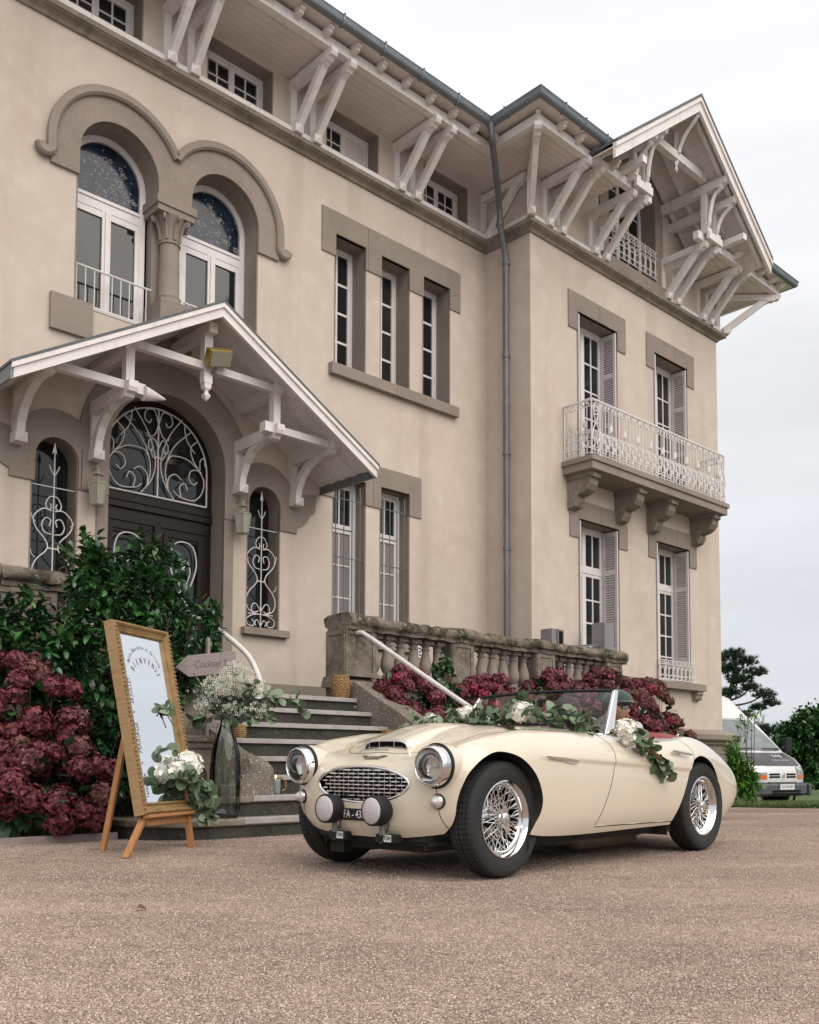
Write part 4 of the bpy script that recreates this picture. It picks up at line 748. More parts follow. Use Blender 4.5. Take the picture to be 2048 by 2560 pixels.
for z in (2.26,2.31,2.36): m.box((10.045,BM-.053,z-.016),(10.065,BM-.0505,z+.01)); m.box((10.075,BM-.053,z-.016),(10.095,BM-.0505,z+.01))
m.build('socket_holes', M_DARK, so)
# ================================================================== GROUND
def gz0(X, Y):
    s = max(0., Y-13.2); k = min(1., max(0., (X-2.5)/3.)); z = -.048*max(0., s-.6) if s > 1.2 else -.048*s*s/2.4
    e = min(1., max(0., (X*-.6862+Y*.7274-5.6)/.8)); w = min(1., max(0., (3.2-X)/1.)); return max(z, -.75)*k + .026*e*e*(3-2*e)*w
xs = np.concatenate([[-120,-60,-30,-16,-9,-6], np.arange(-4.5, 11, .5), [12,14,17,22,30,50,90,160]]); ys = np.concatenate([[-6,-3,-1,0,.6], np.arange(1.2, 30, .4), [32,36,42,55,80,130,240]])
m = MB(); m.add([(x, y, gz0(x, y)) for y in ys for x in xs], [(j*len(xs)+i, j*len(xs)+i+1, (j+1)*len(xs)+i+1, (j+1)*len(xs)+i) for j in range(len(ys)-1) for i in range(len(xs)-1)])
structure(m.build('gravel_drive', M_GRAVEL, None, smooth=180, recalc=False))
# ================================================================== TERRACE, STAIRS, BALUSTRADES (house frame)
from mathutils import noise as mnoise
def rough(mb, amp, sc, seed=0.):
    out = []
    for p in mb.v:
        v = Vector(p)*sc + Vector((seed, seed*.7, 0)); out.append((p[0]+amp*mnoise.noise(v), p[1]+amp*mnoise.noise(v+Vector((31,7,3))), p[2]+amp*mnoise.noise(v+Vector((5,77,9)))))
    mb.v = out; return mb
stair = thing('stone_staircase', 'dark weathered stone staircase with pale tread strips climbing to the terrace', 'staircase', MH, (5.8, 7.4, 0))
STZ = [.176+.167*k for k in range(8)]; STB = [6.50+.262*k for k in range(8)]
for k in range(8):
    u0 = [3.55, 4.05, 4.62, 4.62, 4.62, 4.62, 4.62, 4.62][k]; b1 = 8.62
    m = MB(); zb_ = STZ[k-1]-.02 if k else -.1
    if k < 2:                                             # the two lowest treads run on round a rounded corner
        r_ = .55; c = (u0+r_, STB[k]+r_)
        pl = [(7.02,STB[k]),(7.02,b1 if k else 8.0),(u0,b1 if k else 8.0)] + [(c[0]+r_*cos(R(a)), c[1]+r_*sin(R(a))) for a in range(180, 271, 10)]
        m.prism(pl, zb_, STZ[k]-.055, to=lambda x, y, d: (x, y, d)); so = m.build('step', M_STEP, stair)
        pl2 = [(x-(.025 if x < 7 else 0), y-.025) for x, y in pl]; m = MB(); m.prism(pl2, STZ[k]-.054, STZ[k], to=lambda x, y, d: (x, y, d)); rough(m, .006, 4); m.build('step_slab', M_OLD, so, bevel=.012)
    else:
        m.box((u0,STB[k],zb_),(7.02,b1,STZ[k]-.036)); so = m.build('step', M_STEP, stair)
        m = MB(); m.box((u0,STB[k]-.022,STZ[k]-.035),(7.02,STB[k]+.30,STZ[k])); m.build('step_slab', M_STEP, so)
    s0 = [4.31, 4.57, 4.63, 4.63, 4.63, 4.63, 4.63, 4.63][k]
    m = MB(); m.box((s0,STB[k]-.032,STZ[k]-.042),(7.015,STB[k]+.09,STZ[k]+.004)); m.build('tread_strip', M_TREAD, so, bevel=.004)
m = MB(); n = 26
for i in range(n+1):
    b = 8.40-(8.40-5.9)*i/n; z = 1.535-.505*(8.34-b)/1.0*1.0
    m.add([(7.02,b,max(z,.2)),(7.34,b,max(z,.2)),(7.34,b,-.1),(7.02,b,-.1)], [])
m.f = [(i*4+k, i*4+(k+1) % 4, i*4+4+(k+1) % 4, i*4+4+k) for i in range(n) for k in range(4)] + [(0,1,2,3), (n*4+3,n*4+2,n*4+1,n*4)]
rough(m, .008, 3); m.build('stringer', M_SPECK, stair, bevel=.015)
cl = spline([(4.42,8.45,1.55),(4.44,7.9,1.28),(4.50,7.5,1.05),(4.62,7.25,.87),(4.74,7.12,.70),(4.74,7.03,.58),(4.66,6.97,.50),(4.54,6.96,.45),(4.42,7.02,.42)], 6)
m = MB(); nn = len(cl)
for i, p in enumerate(cl):
    t = (cl[min(i+1,nn-1)]-cl[max(i-1,0)]); t.z = 0; t.normalize(); q = Vector((t.y,-t.x,0)); w = .15+.05*min(1, max(0, (i-12)/20)); zz = p.z
    a, b = p+q*w, p-q*w; m.add([(a.x,a.y,zz-.012),(p.x,p.y,zz+.012),(b.x,b.y,zz-.012),(b.x,b.y,.335),(a.x,a.y,.335)], [])
m.f = [(i*5+k, i*5+(k+1) % 5, i*5+5+(k+1) % 5, i*5+5+k) for i in range(nn-1) for k in range(5)] + [(0,1,2,3,4), tuple((nn-1)*5+k for k in range(4,-1,-1))]
rough(m, .008, 4, 3); m.build('stringer', M_SPECK, stair, smooth=45)
def handrail(pts, r_, label):
    m = MB(); m.tube(spline(pts, 6), r_, 10); o = m.build('handrail', M_IRON, None, smooth=60, org=(0,0,0)); o.matrix_world = MH; return tag(o, label, 'handrail')
handrail([(7.20,8.60,2.12),(7.20,8.48,2.135),(7.20,8.30,2.06),(7.20,7.4,1.56),(7.20,6.5,1.07),(7.20,6.0,.80),(7.20,5.93,.74)], .027, 'straight white tube handrail sloping down from the right stone pier to the car')
handrail([(4.70,8.45,2.16),(4.70,8.25,2.12),(4.80,7.7,1.86),(4.88,7.35,1.62),(4.90,7.2,1.44),(4.86,7.08,1.28),(4.70,6.95,1.12),(4.45,6.95,1.04),(4.30,7.0,1.02)], .026, 'curved white tube handrail behind the tall vase of white flowers')
# pedestal stone by the foot of the stairs
ped = thing('stone_pedestal', 'weathered domed stone pedestal with round dark hole behind the tall glass vase', 'stone pedestal', MH, (4.1, 7.2, 0))
m = MB(); m.prism(rect(3.86,4.34,.17,.74), 7.02, 7.40, holes=[[(4.17+.13*cos(t), .50+.12*sin(t)) for t in np.linspace(0, 2*pi, 20)[:-1]]]); m.build('body', M_OLD, ped)
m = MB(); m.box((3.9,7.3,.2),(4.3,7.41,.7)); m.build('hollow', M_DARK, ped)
m = MB(); m.box((3.83,6.99,.74),(4.37,7.43,.79)); m.box((3.80,6.96,.79),(4.40,7.46,.845)); rough(m, .008, 6); m.build('cornice', M_OLD, ped, bevel=.014)
m = MB(); m.sphere((4.10,7.2,.84),(.23,.19,.22),18,12); rough(m, .03, 4, 2); m.build('dome', M_OLD, ped, smooth=60)
# terrace slab and its retaining wall
ter = thing('terrace', 'raised stone terrace along the foot of the villa', 'terrace', MH, (6, 9, 0))
m = MB(); m.box((1.0,8.62,1.25),(12.55,10.5,1.35)); m.build('paving', M_STEP, ter)
m = MB(); m.box((7.34,8.57,-.3),(12.56,8.88,1.5)); m.build('retaining_wall', M_OLD, ter); m = MB(); m.box((7.02,8.40,-.1),(7.34,8.88,1.5)); m.build('retaining_wall', M_OLD, ter)
m = MB(); m.box((1.0,8.57,-.3),(4.62,8.88,1.5)); m.build('retaining_wall', M_OLD, ter)
m = MB(); m.box((12.26,8.88,-.3),(12.56,9.545,1.5)); m.build('retaining_wall', M_OLD, ter)
for u0, u1 in ((6.96,12.60),(1.0,4.66)):
    m = MB(); n = int((u1-u0)/.25)
    for i in range(n+1):
        u = u0+(u1-u0)*i/n; m.add([(u,8.53,1.50),(u,8.52,1.53),(u,8.54,1.57),(u,8.60,1.60),(u,8.62,1.625),(u,8.86,1.625),(u,8.90,1.5)], [])
    m.f = [(i*7+k, i*7+(k+1) % 7, i*7+7+(k+1) % 7, i*7+7+k) for i in range(n) for k in range(7)] + [tuple(range(7)), tuple(n*7+k for k in range(6,-1,-1))]
    rough(m, .007, 5); m.build('ledge', M_OLD, ter, smooth=45)
# balusters
m = MB(); C8 = Matrix.Rotation(pi/4, 4, 'Z')
m.lathe([(.105,1.626),(.105,1.668)], 4, C8); m.lathe([(.062,1.668),(.066,1.685),(.048,1.70),(.046,1.715),(.062,1.735),(.083,1.79),(.086,1.83),(.076,1.89),(.056,1.96),(.045,2.02),(.043,2.04),(.058,2.045),(.060,2.062),(.043,2.068),(.043,2.085),(.058,2.10),(.074,2.118)], 18); m.lathe([(.112,2.118),(.112,2.165)], 4, C8)
BAL = m.mesh('baluster', M_STONE, smooth=42)
def pier(root, u0, u1, b0, b1, z0=1.626, z1=2.17, faces='fl'):
    m = MB(); m.box((u0,b0,z0),(u1,b1,z1)); o = m.build('pier', M_OLD, root)
    f = MB(); w = .055; t = .014
    if 'f' in faces:
        for a, c, d, e in ((u0,u0+w,z0,z1),(u1-w,u1,z0,z1),(u0+w,u1-w,z0,z0+w),(u0+w,u1-w,z1-w,z1)): f.box((a,b0-t,d),(c,b0,e))
    if 'l' in faces:
        for a, c, d, e in ((b0,b0+w,z0,z1),(b1-w,b1,z0,z1),(b0+w,b1-w,z0,z0+w),(b0+w,b1-w,z1-w,z1)): f.box((u0-t,a,d),(u0,c,e))
    f.build('panel_frame', M_OLD, o); return o
def coping(root, u0, u1, wide=(), seed=0):
    m = MB(); n = int((u1-u0)/.06); P_ = [(-.18,2.17),(-.185,2.212),(-.215,2.228),(-.228,2.265),(-.215,2.315),(-.16,2.345),(0,2.358),(.16,2.345),(.215,2.315),(.228,2.265),(.215,2.228),(.185,2.212),(.18,2.17)]; k_ = len(P_)
    for i in range(n+1):
        u = u0+(u1-u0)*i/n; ww = 1+.13*max([0]+[1 if a-.06 < u < b+.06 else 0 for a, b in wide])
        for o, z in P_: m.v.append((u, 8.71+o*ww, 2.17+(z-2.17)*(1+.10*(ww-1)/.13)))
    m.f = [(i*k_+k, i*k_+(k+1) % k_, i*k_+k_+(k+1) % k_, i*k_+k_+k) for i in range(n) for k in range(k_)] + [tuple(range(k_)), tuple(n*k_+k for k in range(k_-1,-1,-1))]
    rough(m, .018, 7, seed); rough(m, .010, 22, seed+5); return m.build('coping', M_LICH, root, smooth=50)
balR = thing('balustrade', 'weathered stone balustrade running right from the stairs behind red hydrangeas', 'balustrade', MH, (9.8, 8.7, 1.6))
piersR = [(7.03,7.50,'fl'),(8.81,9.20,'fl'),(10.52,10.91,'fl'),(12.19,12.58,'fl')]
for a, b, f in piersR: pier(balR, a, b, 8.54, 8.88, faces=f)
for a, b, n in ((7.50,8.81,6),(9.20,10.52,6),(10.91,12.19,6)):
    for i in range(n): ob = link('baluster', BAL, balR, Matrix.Translation((a+(b-a)*(i+.5)/n-9.8, 0, -1.6))); 
for a, b, sd in ((7.06,8.55,1),(8.553,10.3,4),(10.303,12.70,7)): coping(balR, a, b, [(p[0],p[1]) for p in piersR], sd)
balL = thing('balustrade', 'dark weathered stone balustrade at the left edge, half hidden behind the camellia bush', 'balustrade', MH, (2.8, 8.7, 1.6))
piersL = [(2.95,3.62,'fl'),(4.22,4.62,'f')]
for a, b, f in piersL: pier(balL, a, b, 8.54, 8.88, faces=f)
for a, b, n in ((3.62,4.22,3),(1.6,2.95,6)):
    for i in range(n): link('baluster', BAL, balL, Matrix.Translation((a+(b-a)*(i+.5)/n-2.8, 0, -1.6)))
for a, b, sd in ((1.2,3.1,11),(3.103,4.74,14)): coping(balL, a, b, [(p[0],p[1]) for p in piersL], sd)
# grey sheet metal posts on the terrace
def mbox(u0, u1, z1, label, shell):
    t = thing('metal_cabinet', label, 'metal box', MH, ((u0+u1)/2, 9.1, 1.35), 'grey metal posts on the terrace')
    m = MB(); m.box((u0,9.0,1.35),(u1,9.22,z1)); m.build('casing', M_GREYBOX, t, bevel=.005)
    if shell: m = MB(); m.box((u0+.13,8.985,1.9),(u1-.05,8.999,z1-.03)); m.build('opening', M_DARK, t); m = MB(); m.box((u0+.11,8.97,1.9),(u0+.13,9.0,z1)); m.build('flange', M_GREYBOX, t)
    else:
        m = MB(); m.box((u0-.04,8.96,1.5),(u0-.001,9.2,z1-.02)); m.build('side_panel', M_GREYBOX, t)
        m = MB(); m.beam((u0-.82,9.05,2.43),(u0-.04,9.05,2.52),.03,.03); m.build('arm', M_GIRON, t)
mbox(11.44, 11.74, 2.66, 'open fronted grey metal post standing left behind the balustrade', True)
mbox(12.78, 13.05, 2.89, 'taller closed grey metal post with side arm by the shuttered window', False)
# wooden edging board of the flower bed
m = MB(); m.beam((1.4,7.02,.03),(3.5,7.02,.03),.03,.10); o = m.build('edging_board', M_GREYW, None, org=(0,0,0)); o.matrix_world = MH; tag(o, 'low grey wooden edging board between gravel and flower bed', 'edging')
m = MB(); m.prism([(0.2,7.03),(3.5,7.03),(3.5,8.56),(0.2,8.56)], -.05, .06, to=lambda x, y, d: (x, y, d)); m.prism([(7.36,7.3),(13.2,7.3),(14.4,9.5),(12.6,9.5),(12.6,8.56),(7.36,8.56)], -.2, .03, to=lambda x, y, d: (x, y, d)); 
o = m.build('flower_bed', M_SOIL, None, org=(0,0,0)); o.matrix_world = MH; structure(o)
# ================================================================== THE CREAM ROADSTER (car frame: x forward from the front axle, y to its left = our side, z up)
car = thing('vintage_roadster', 'cream vintage open roadster dressed with garland, parked on the gravel before the steps', 'car', MC, (-1.2, 0, 0))
def cpart(mb, name, mat, parent=car, **k): return mb.build(name, mat, parent, **k)
CAGE = [
 [(.400,0,.215),(.432,0,.27),(.452,0,.36),(.446,0,.50),(.405,0,.600),(.335,0,.660),(.255,0,.712),(.15,0,.757),(.03,0,.800)],
 [(.395,.2,.215),(.428,.2,.27),(.446,.2,.36),(.440,.2,.50),(.395,.2,.598),(.325,.2,.655),(.235,.19,.702),(.11,.17,.757),(-.03,0,.820)],
 [(.372,.40,.232),(.405,.41,.29),(.420,.42,.38),(.418,.42,.50),(.392,.42,.60),(.325,.42,.672),(.19,.36,.704),(.05,.25,.778),(-.10,0,.838)],
 [(.325,.54,.252),(.355,.565,.31),(.372,.578,.39),(.381,.582,.505),(.370,.593,.62),(.278,.558,.722),(.12,.43,.730),(-.03,.29,.800),(-.17,0,.850)],
 [(.25,.645,.268),(.27,.675,.33),(.28,.69,.41),(.28,.69,.52),(.25,.684,.645),(.15,.61,.764),(.03,.46,.754),(-.10,.31,.818),(-.24,0,.856)],
 [(.10,.70,.26),(.10,.73,.34),(.10,.745,.44),(.10,.742,.56),(.08,.715,.675),(.02,.62,.785),(-.08,.475,.780),(-.2,.32,.832),(-.32,0,.860)],
 [(-.12,.715,.24),(-.12,.745,.34),(-.12,.762,.46),(-.12,.760,.60),(-.12,.733,.712),(-.15,.63,.808),(-.22,.485,.798),(-.32,.33,.842),(-.43,0,.863)],
 [(-.32,.715,.215),(-.32,.75,.32),(-.32,.768,.48),(-.32,.768,.62),(-.32,.738,.73),(-.33,.635,.818),(-.37,.495,.810),(-.45,.34,.849),(-.56,0,.866)],
 [(-.70,.712,.205),(-.70,.755,.31),(-.70,.773,.48),(-.70,.772,.62),(-.70,.742,.735),(-.70,.64,.816),(-.70,.51,.822),(-.72,.35,.853),(-.79,0,.868)],
 [(-1.08,.715,.208),(-1.08,.757,.31),(-1.08,.775,.47),(-1.08,.774,.61),(-1.08,.750,.725),(-1.08,.660,.800),(-1.08,.60,.812),(-1.06,.36,.852),(-1.02,0,.866)],
 [(-1.50,.715,.212),(-1.50,.757,.31),(-1.50,.775,.46),(-1.50,.773,.59),(-1.50,.758,.695),(-1.50,.705,.768),(-1.50,.635,.782),(-1.5,.36,.80),(-1.5,0,.80)],
 [(-1.90,.715,.218),(-1.90,.755,.32),(-1.90,.772,.46),(-1.90,.770,.58),(-1.90,.756,.685),(-1.90,.705,.768),(-1.90,.630,.790),(-1.9,.36,.80),(-1.9,0,.80)],
 [(-2.20,.705,.235),(-2.20,.745,.33),(-2.20,.762,.46),(-2.20,.758,.59),(-2.20,.738,.70),(-2.20,.668,.795),(-2.18,.57,.822),(-2.18,.34,.818),(-2.18,0,.818)],
 [(-2.52,.655,.235),(-2.52,.685,.34),(-2.52,.705,.46),(-2.52,.708,.58),(-2.52,.695,.68),(-2.50,.620,.778),(-2.48,.505,.803),(-2.47,.29,.80),(-2.47,0,.80)],
 [(-2.81,.62,.225),(-2.84,.655,.32),(-2.855,.672,.43),(-2.855,.668,.54),(-2.84,.638,.628),(-2.80,.56,.708),(-2.78,.455,.737),(-2.77,.27,.742),(-2.77,0,.745)],
 [(-3.00,.50,.23),(-3.08,.55,.31),(-3.12,.575,.40),(-3.12,.565,.49),(-3.08,.53,.57),(-3.02,.46,.632),(-2.99,.37,.660),(-2.98,.22,.670),(-2.98,0,.675)],
 [(-3.10,.27,.235),(-3.19,.29,.31),(-3.24,.30,.39),(-3.24,.30,.47),(-3.20,.28,.54),(-3.14,.24,.585),(-3.10,.20,.605),(-3.09,.11,.615),(-3.09,0,.620)],
 [(-3.12,0,.24),(-3.22,0,.31),(-3.27,0,.39),(-3.27,0,.46),(-3.23,0,.53),(-3.18,0,.565),(-3.14,0,.582),(-3.13,0,.59),(-3.12,0,.597)]]
TGT = np.array(CAGE, float); NT_, NS_ = TGT.shape[:2]
def padded(P):
    MY = np.array([1,-1,1]); Q = np.concatenate([P[1:2]*MY, P, P[-2:-1]*MY], 0)
    return np.concatenate([2*Q[:, :1]-Q[:, 1:2], Q, Q[:, -2:-1]*MY], 1)
def bs(t): return np.stack([(1-t)**3, 3*t**3-6*t**2+4, -3*t**3+3*t**2+3*t+1, t**3], -1)/6
def evalsurf(P, tt, ss):
    Q = padded(P); it = np.clip(tt.astype(int), 0, P.shape[0]-2); is_ = np.clip(ss.astype(int), 0, P.shape[1]-2); wt = bs(tt-it); ws = bs(ss-is_); out = np.zeros((len(tt), len(ss), 3))
    for a in range(4):
        for b in range(4): out += wt[:, a][:, None, None]*ws[:, b][None, :, None]*Q[it+a][:, is_+b]
    return out
Pc = TGT.copy(); gt, gs = np.arange(NT_).astype(float), np.arange(NS_).astype(float)
for _ in range(6): Pc = Pc + .9*(TGT-evalsurf(Pc, gt, gs))
tt = np.linspace(0, NT_-1, (NT_-1)*13+1); ss = np.linspace(0, NS_-1, (NS_-1)*13+1)
G = evalsurf(Pc, tt, ss); G[0, :, 1] = 0; G[-1, :, 1] = 0; G[:, -1, 1] = 0
zc = .668+.043*G[..., 0]; h = np.clip((G[..., 2]-zc)/.013, -1, 1); h = .5+.5*h*(1.5-.5*h*h); fade = np.clip(1-(G[..., 2]-zc)/.12, 0, 1)
fx = np.clip((-.20-G[..., 0])/.08, 0, 1)*np.clip((G[..., 0]+2.08)/.05, 0, 1); G[..., 1] += .011*h*fade*fx*(G[..., 1] > .6)*(ss < 5.2)[None, :]
nt, ns = G.shape[:2]
V = np.concatenate([G.reshape(-1, 3), (G*np.array([1,-1,1])).reshape(-1, 3)]); I = np.arange(nt*ns).reshape(nt, ns)
Fh = np.stack([I[:-1,:-1], I[1:,:-1], I[1:,1:], I[:-1,1:]], -1).reshape(-1, 4); F = np.concatenate([Fh, Fh[:, ::-1]+nt*ns])
keyv = {}; remap = np.arange(len(V))
for i, p in enumerate(np.round(V, 5)):
    if abs(p[1]) < 1e-4: remap[i] = keyv.setdefault(tuple(p), i)
F = remap[F]
def vnormals(V, F):
    n = np.cross(V[F[:, 2]]-V[F[:, 0]], V[F[:, 3]]-V[F[:, 1]]); N_ = np.zeros_like(V)
    for k in range(4): np.add.at(N_, F[:, k], n)
    return N_/np.maximum(np.linalg.norm(N_, axis=1, keepdims=True), 1e-12)
VN = vnormals(V, F)
if (VN[:, 1]*np.sign(V[:, 1])).mean() < 0: VN = -VN; F = F[:, ::-1]
def inside(P, poly):
    x, y = P[:, 0], P[:, 1]; c = np.zeros(len(P), bool); n = len(poly)
    for i in range(n):
        (x1, y1), (x2, y2) = poly[i], poly[(i+1) % n]
        if y1 == y2: continue
        c ^= ((y1 > y) != (y2 > y)) & (x < (x2-x1)*(y-y1)/(y2-y1)+x1)
    return c
def nearest(P, poly):
    best = np.full(len(P), 1e9); out = P.copy(); n = len(poly); A = np.array(poly)
    for i in range(n):
        a, b = A[i], A[(i+1) % n]; d = b-a; t = np.clip(((P-a)@d)/max(d@d, 1e-12), 0, 1); q = a+t[:, None]*d; e = np.linalg.norm(P-q, axis=1); k = e < best; best[k] = e[k]; out[k] = q[k]
    return out, best
def shrink(poly, d):
    A = np.array(poly, float); n = len(A); area = sum(A[i][0]*A[(i+1) % n][1]-A[(i+1) % n][0]*A[i][1] for i in range(n)); s = 1 if area > 0 else -1; out = []
    for i in range(n):
        e1 = A[i]-A[i-1]; e2 = A[(i+1) % n]-A[i]; n1 = np.array([-e1[1], e1[0]])/max(np.linalg.norm(e1), 1e-9); n2 = np.array([-e2[1], e2[0]])/max(np.linalg.norm(e2), 1e-9); b = n1+n2; out.append(tuple(A[i]+s*d*b/max(.5, 1+n1@n2)))
    return out
def cut(F, V, poly, axes, cond, gap=0.):
    """split faces F by a closed 2-d outline seen along the third axis; returns (outer F, outer V, inner F, inner V) with snapped edges"""
    cen = V[F].mean(1); a, b = axes; c = 3-a-b; ins = inside(cen[:, [a, b]], poly) & cond(cen)
    Fi, Fo = F[ins], F[~ins]; bd = np.intersect1d(Fi.ravel(), Fo.ravel())
    def snap(V0, pl):
        W_ = V0.copy(); q, e = nearest(V0[bd][:, [a, b]], pl); ok = e < .035; bb = bd[ok]; d = q[ok]-V0[bb][:, [a, b]]; W_[bb, a] += d[:, 0]; W_[bb, b] += d[:, 1]
        nc = VN[bb, c]; nc = np.where(np.abs(nc) < .2, np.sign(nc+1e-9)*.2, nc); W_[bb, c] -= (VN[bb, a]*d[:, 0]+VN[bb, b]*d[:, 1])/nc; return W_
    return Fo, snap(V, poly), Fi, snap(V, shrink(poly, gap) if gap else poly)
def near(p, axes, side=1):     # surface point for 2-d position p seen along the third axis
    a, b = axes; c = 3-a-b; m = (VN[:, c]*side > .15) if c != 0 else (VN[:, 0] > .1)
    idx = np.where(m)[0]; i = idx[np.argmin(((V[idx][:, [a, b]]-np.array(p))**2).sum(1))]; q = V[i].copy(); d = np.array(p)-q[[a, b]]; n_ = VN[i]; q[a], q[b] = p; q[c] -= (n_[a]*d[0]+n_[b]*d[1])/n_[c]; return Vector(q), Vector(n_)
ARCH_F = [(p.x, p.z) for p in spline([(.325,0,.16),(.332,0,.26),(.342,0,.34),(.346,0,.42),(.332,0,.505),(.295,0,.585),(.205,0,.655),(.085,0,.69),(-.05,0,.662),(-.17,0,.57),(-.235,0,.45),(-.235,0,.36),(-.19,0,.27),(-.16,0,.15)], 6)]
ARCH_R = [(p.x, p.z) for p in spline([(-1.785,0,.15),(-1.79,0,.235),(-1.88,0,.40),(-1.975,0,.565),(-2.05,0,.645),(-2.19,0,.682),(-2.35,0,.655),(-2.50,0,.57),(-2.59,0,.44),(-2.62,0,.32),(-2.60,0,.15)], 6)]
DOOR_F = [(p.x, p.z) for p in spline([(-.935,0,.815),(-.968,0,.775),(-.988,0,.72),(-.988,0,.65),(-.968,0,.57),(-.925,0,.465),(-.865,0,.352),(-.800,0,.243)], 5)]
DOOR = [(-1.0,.90),(-.92,.86)] + DOOR_F + [(-1.30,.238),(-1.83,.232),(-1.95,.45),(-2.0,.58),(-2.075,.66),(-2.09,.70),(-2.07,.745),(-2.0,.79),(-1.96,.90)]
BON = [(p.x, p.y) for p in spline([(.30,0,0),(.295,.12,0),(.275,.22,0),(.235,.31,0),(.15,.375,0),(.0,.415,0),(-.4,.43,0),(-.9,.45,0),(-.955,.40,0),(-.985,.2,0),(-.99,0,0)], 5)]; BON = BON + [(x, -y) for x, y in BON[1:-1][::-1]]
COCK = [(p.x, p.y) for p in spline([(-.985,0,0),(-1.01,.3,0),(-1.07,.54,0),(-1.14,.595,0),(-1.5,.635,0),(-1.9,.630,0),(-2.08,.595,0),(-2.13,.50,0),(-2.16,.25,0),(-2.17,0,0)], 5)]; COCK = COCK + [(x, -y) for x, y in COCK[1:-1][::-1]]
GRL = []
for i in range(41): q = -1+2*i/40; GRL.append((.365*q, .512+.094*max(0, 1-abs(q)**2.4)**.62))
for i in range(1, 40): q = 1-2*i/40; GRL.append((.365*q, .512-.106*max(0, 1-abs(q)**2.4)**.62))
F, V, _, _ = cut(F, V, ARCH_F, (0, 2), lambda c: (np.abs(c[:, 1]) > .50))
F, V, _, _ = cut(F, V, ARCH_R, (0, 2), lambda c: (np.abs(c[:, 1]) > .45))
F, V, _, _ = cut(F, V, COCK, (0, 1), lambda c: c[:, 2] > .6)
F, V, _, _ = cut(F, V, GRL, (1, 2), lambda c: c[:, 0] > .3)
F, V, FB, VB = cut(F, V, BON, (0, 1), lambda c: c[:, 2] > .6, .0045)
F, V1, FD, VD = cut(F, V, DOOR, (0, 2), lambda c: (np.abs(c[:, 1]) > .55), .006)
def np_mesh(name, V, F, mat, parent, smooth=180, solid=0):
    use = np.unique(F); mp_ = -np.ones(len(V), int); mp_[use] = np.arange(len(use)); m = MB(); m.v = [tuple(p) for p in V[use]]; m.f = [tuple(q) for q in mp_[F]]
    m.f = [tuple(dict.fromkeys(q)) for q in m.f]; m.f = [q for q in m.f if len(q) > 2]
    o = m.build(name, mat, parent, smooth=smooth, recalc=False)
    if solid: md = o.modifiers.new('thickness', 'SOLIDIFY'); md.thickness = solid; md.offset = -1
    return o
body = np_mesh('body', V1, F, M_CREAM, car)
np_mesh('bonnet', VB, FB, M_CREAM, car)
for s in (1, -1):
    k = (VD[FD].mean(1)[:, 1]*s) > 0; np_mesh('door', VD, FD[k], M_CREAM, car)
# dark liners: gaps, wheel arches, grille cavity, floor
m = MB()
for s in (1, -1):
    VV = np.array([1, s, 1])*1.
    pts = []
    for p in [Vector((x, 0, z)) for x, z in DOOR_F]:
        idx = np.argmin(((V[:, [0, 2]]-np.array([p.x, p.z]))**2).sum(1)+10*(V[:, 1]*s < .5)); q = Vector((p.x, V[idx, 1], p.z)); pts.append(q-Vector(VN[idx])*.012)
    m.tube(pts, .010, 6)
pts = []
for x, y in BON:
    idx = np.argmin(((V[:, [0, 1]]-np.array([x, y]))**2).sum(1)+10*(V[:, 2] < .55)); pts.append(Vector((x, y, V[idx, 2]))-Vector(VN[idx])*.016)
m.tube(pts, .011, 6, closed=True); cpart(m, 'gap_seal', M_BLACK)
for s in (1, -1):
    for A in (ARCH_F, ARCH_R):
        m = MB(); n = len(A)
        def ysurf(x, z):
            k = np.where(V[:, 1]*s > 0)[0]; i = k[np.argmin((V[k, 0]-x)**2+(V[k, 2]-z)**2)]; return s*max(.40, abs(V[i, 1])-.014-(.08 if x > .4 else .0))
        cx_, cz_ = (.05, .33) if A is ARCH_F else (-2.30, .33)
        EX = [(x+.018*(x-cx_)/math.hypot(x-cx_, z-cz_), z+.018*(z-cz_)/math.hypot(x-cx_, z-cz_)) for x, z in A]
        m.add([(x, ysurf(x, z)+(s*.006 if x < .2 else 0), z) for x, z in EX] + [(x, s*.39, z) for x, z in EX], [(i, i+1, n+i+1, n+i) for i in range(n-1)] + [tuple(range(n, 2*n))]); cpart(m, 'wheel_arch_liner', M_UNDER)
m = MB(); m.box((-2.72,-.50,.20),(-.20,.50,.26)); m.box((-1.95,-.60,.17),(-.30,.60,.23)); m.box((-.2,-.42,.2),(.36,.42,.24)); cpart(m, 'floor_pan', M_UNDER)
m = MB(); m.box((-.30,-.40,.10),(.30,-.28,.2)); m.box((-2.5,.48,.15),(-.35,.58,.2)); m.box((-2.5,-.58,.15),(-.35,-.48,.2)); m.tube([(.02,-.62,.30),(.02,.62,.30)], .03, 8); m.tube([(-2.337,-.62,.31),(-2.337,.62,.31)], .05, 8); m.box((-.25,-.30,.13),(.25,.30,.24)); m.box((.18,-.42,.175),(.33,.42,.215)); stuff(cpart(m, 'chassis', M_UNDER))
m = MB(); m.tube(spline([(-.3,.30,.16),(-.7,.33,.135),(-1.1,.36,.125)], 5), .028, 10); m.tube([(-1.1,.36,.125),(-1.14,.36,.125),(-1.18,.36,.125),(-1.85,.36,.125),(-1.9,.36,.125)], [.03,.05,.068,.068,.035], 12); m.tube([(-1.9,.36,.13),(-3.05,.36,.2)], .022, 8); cpart(m, 'exhaust', M_EXH, smooth=50)
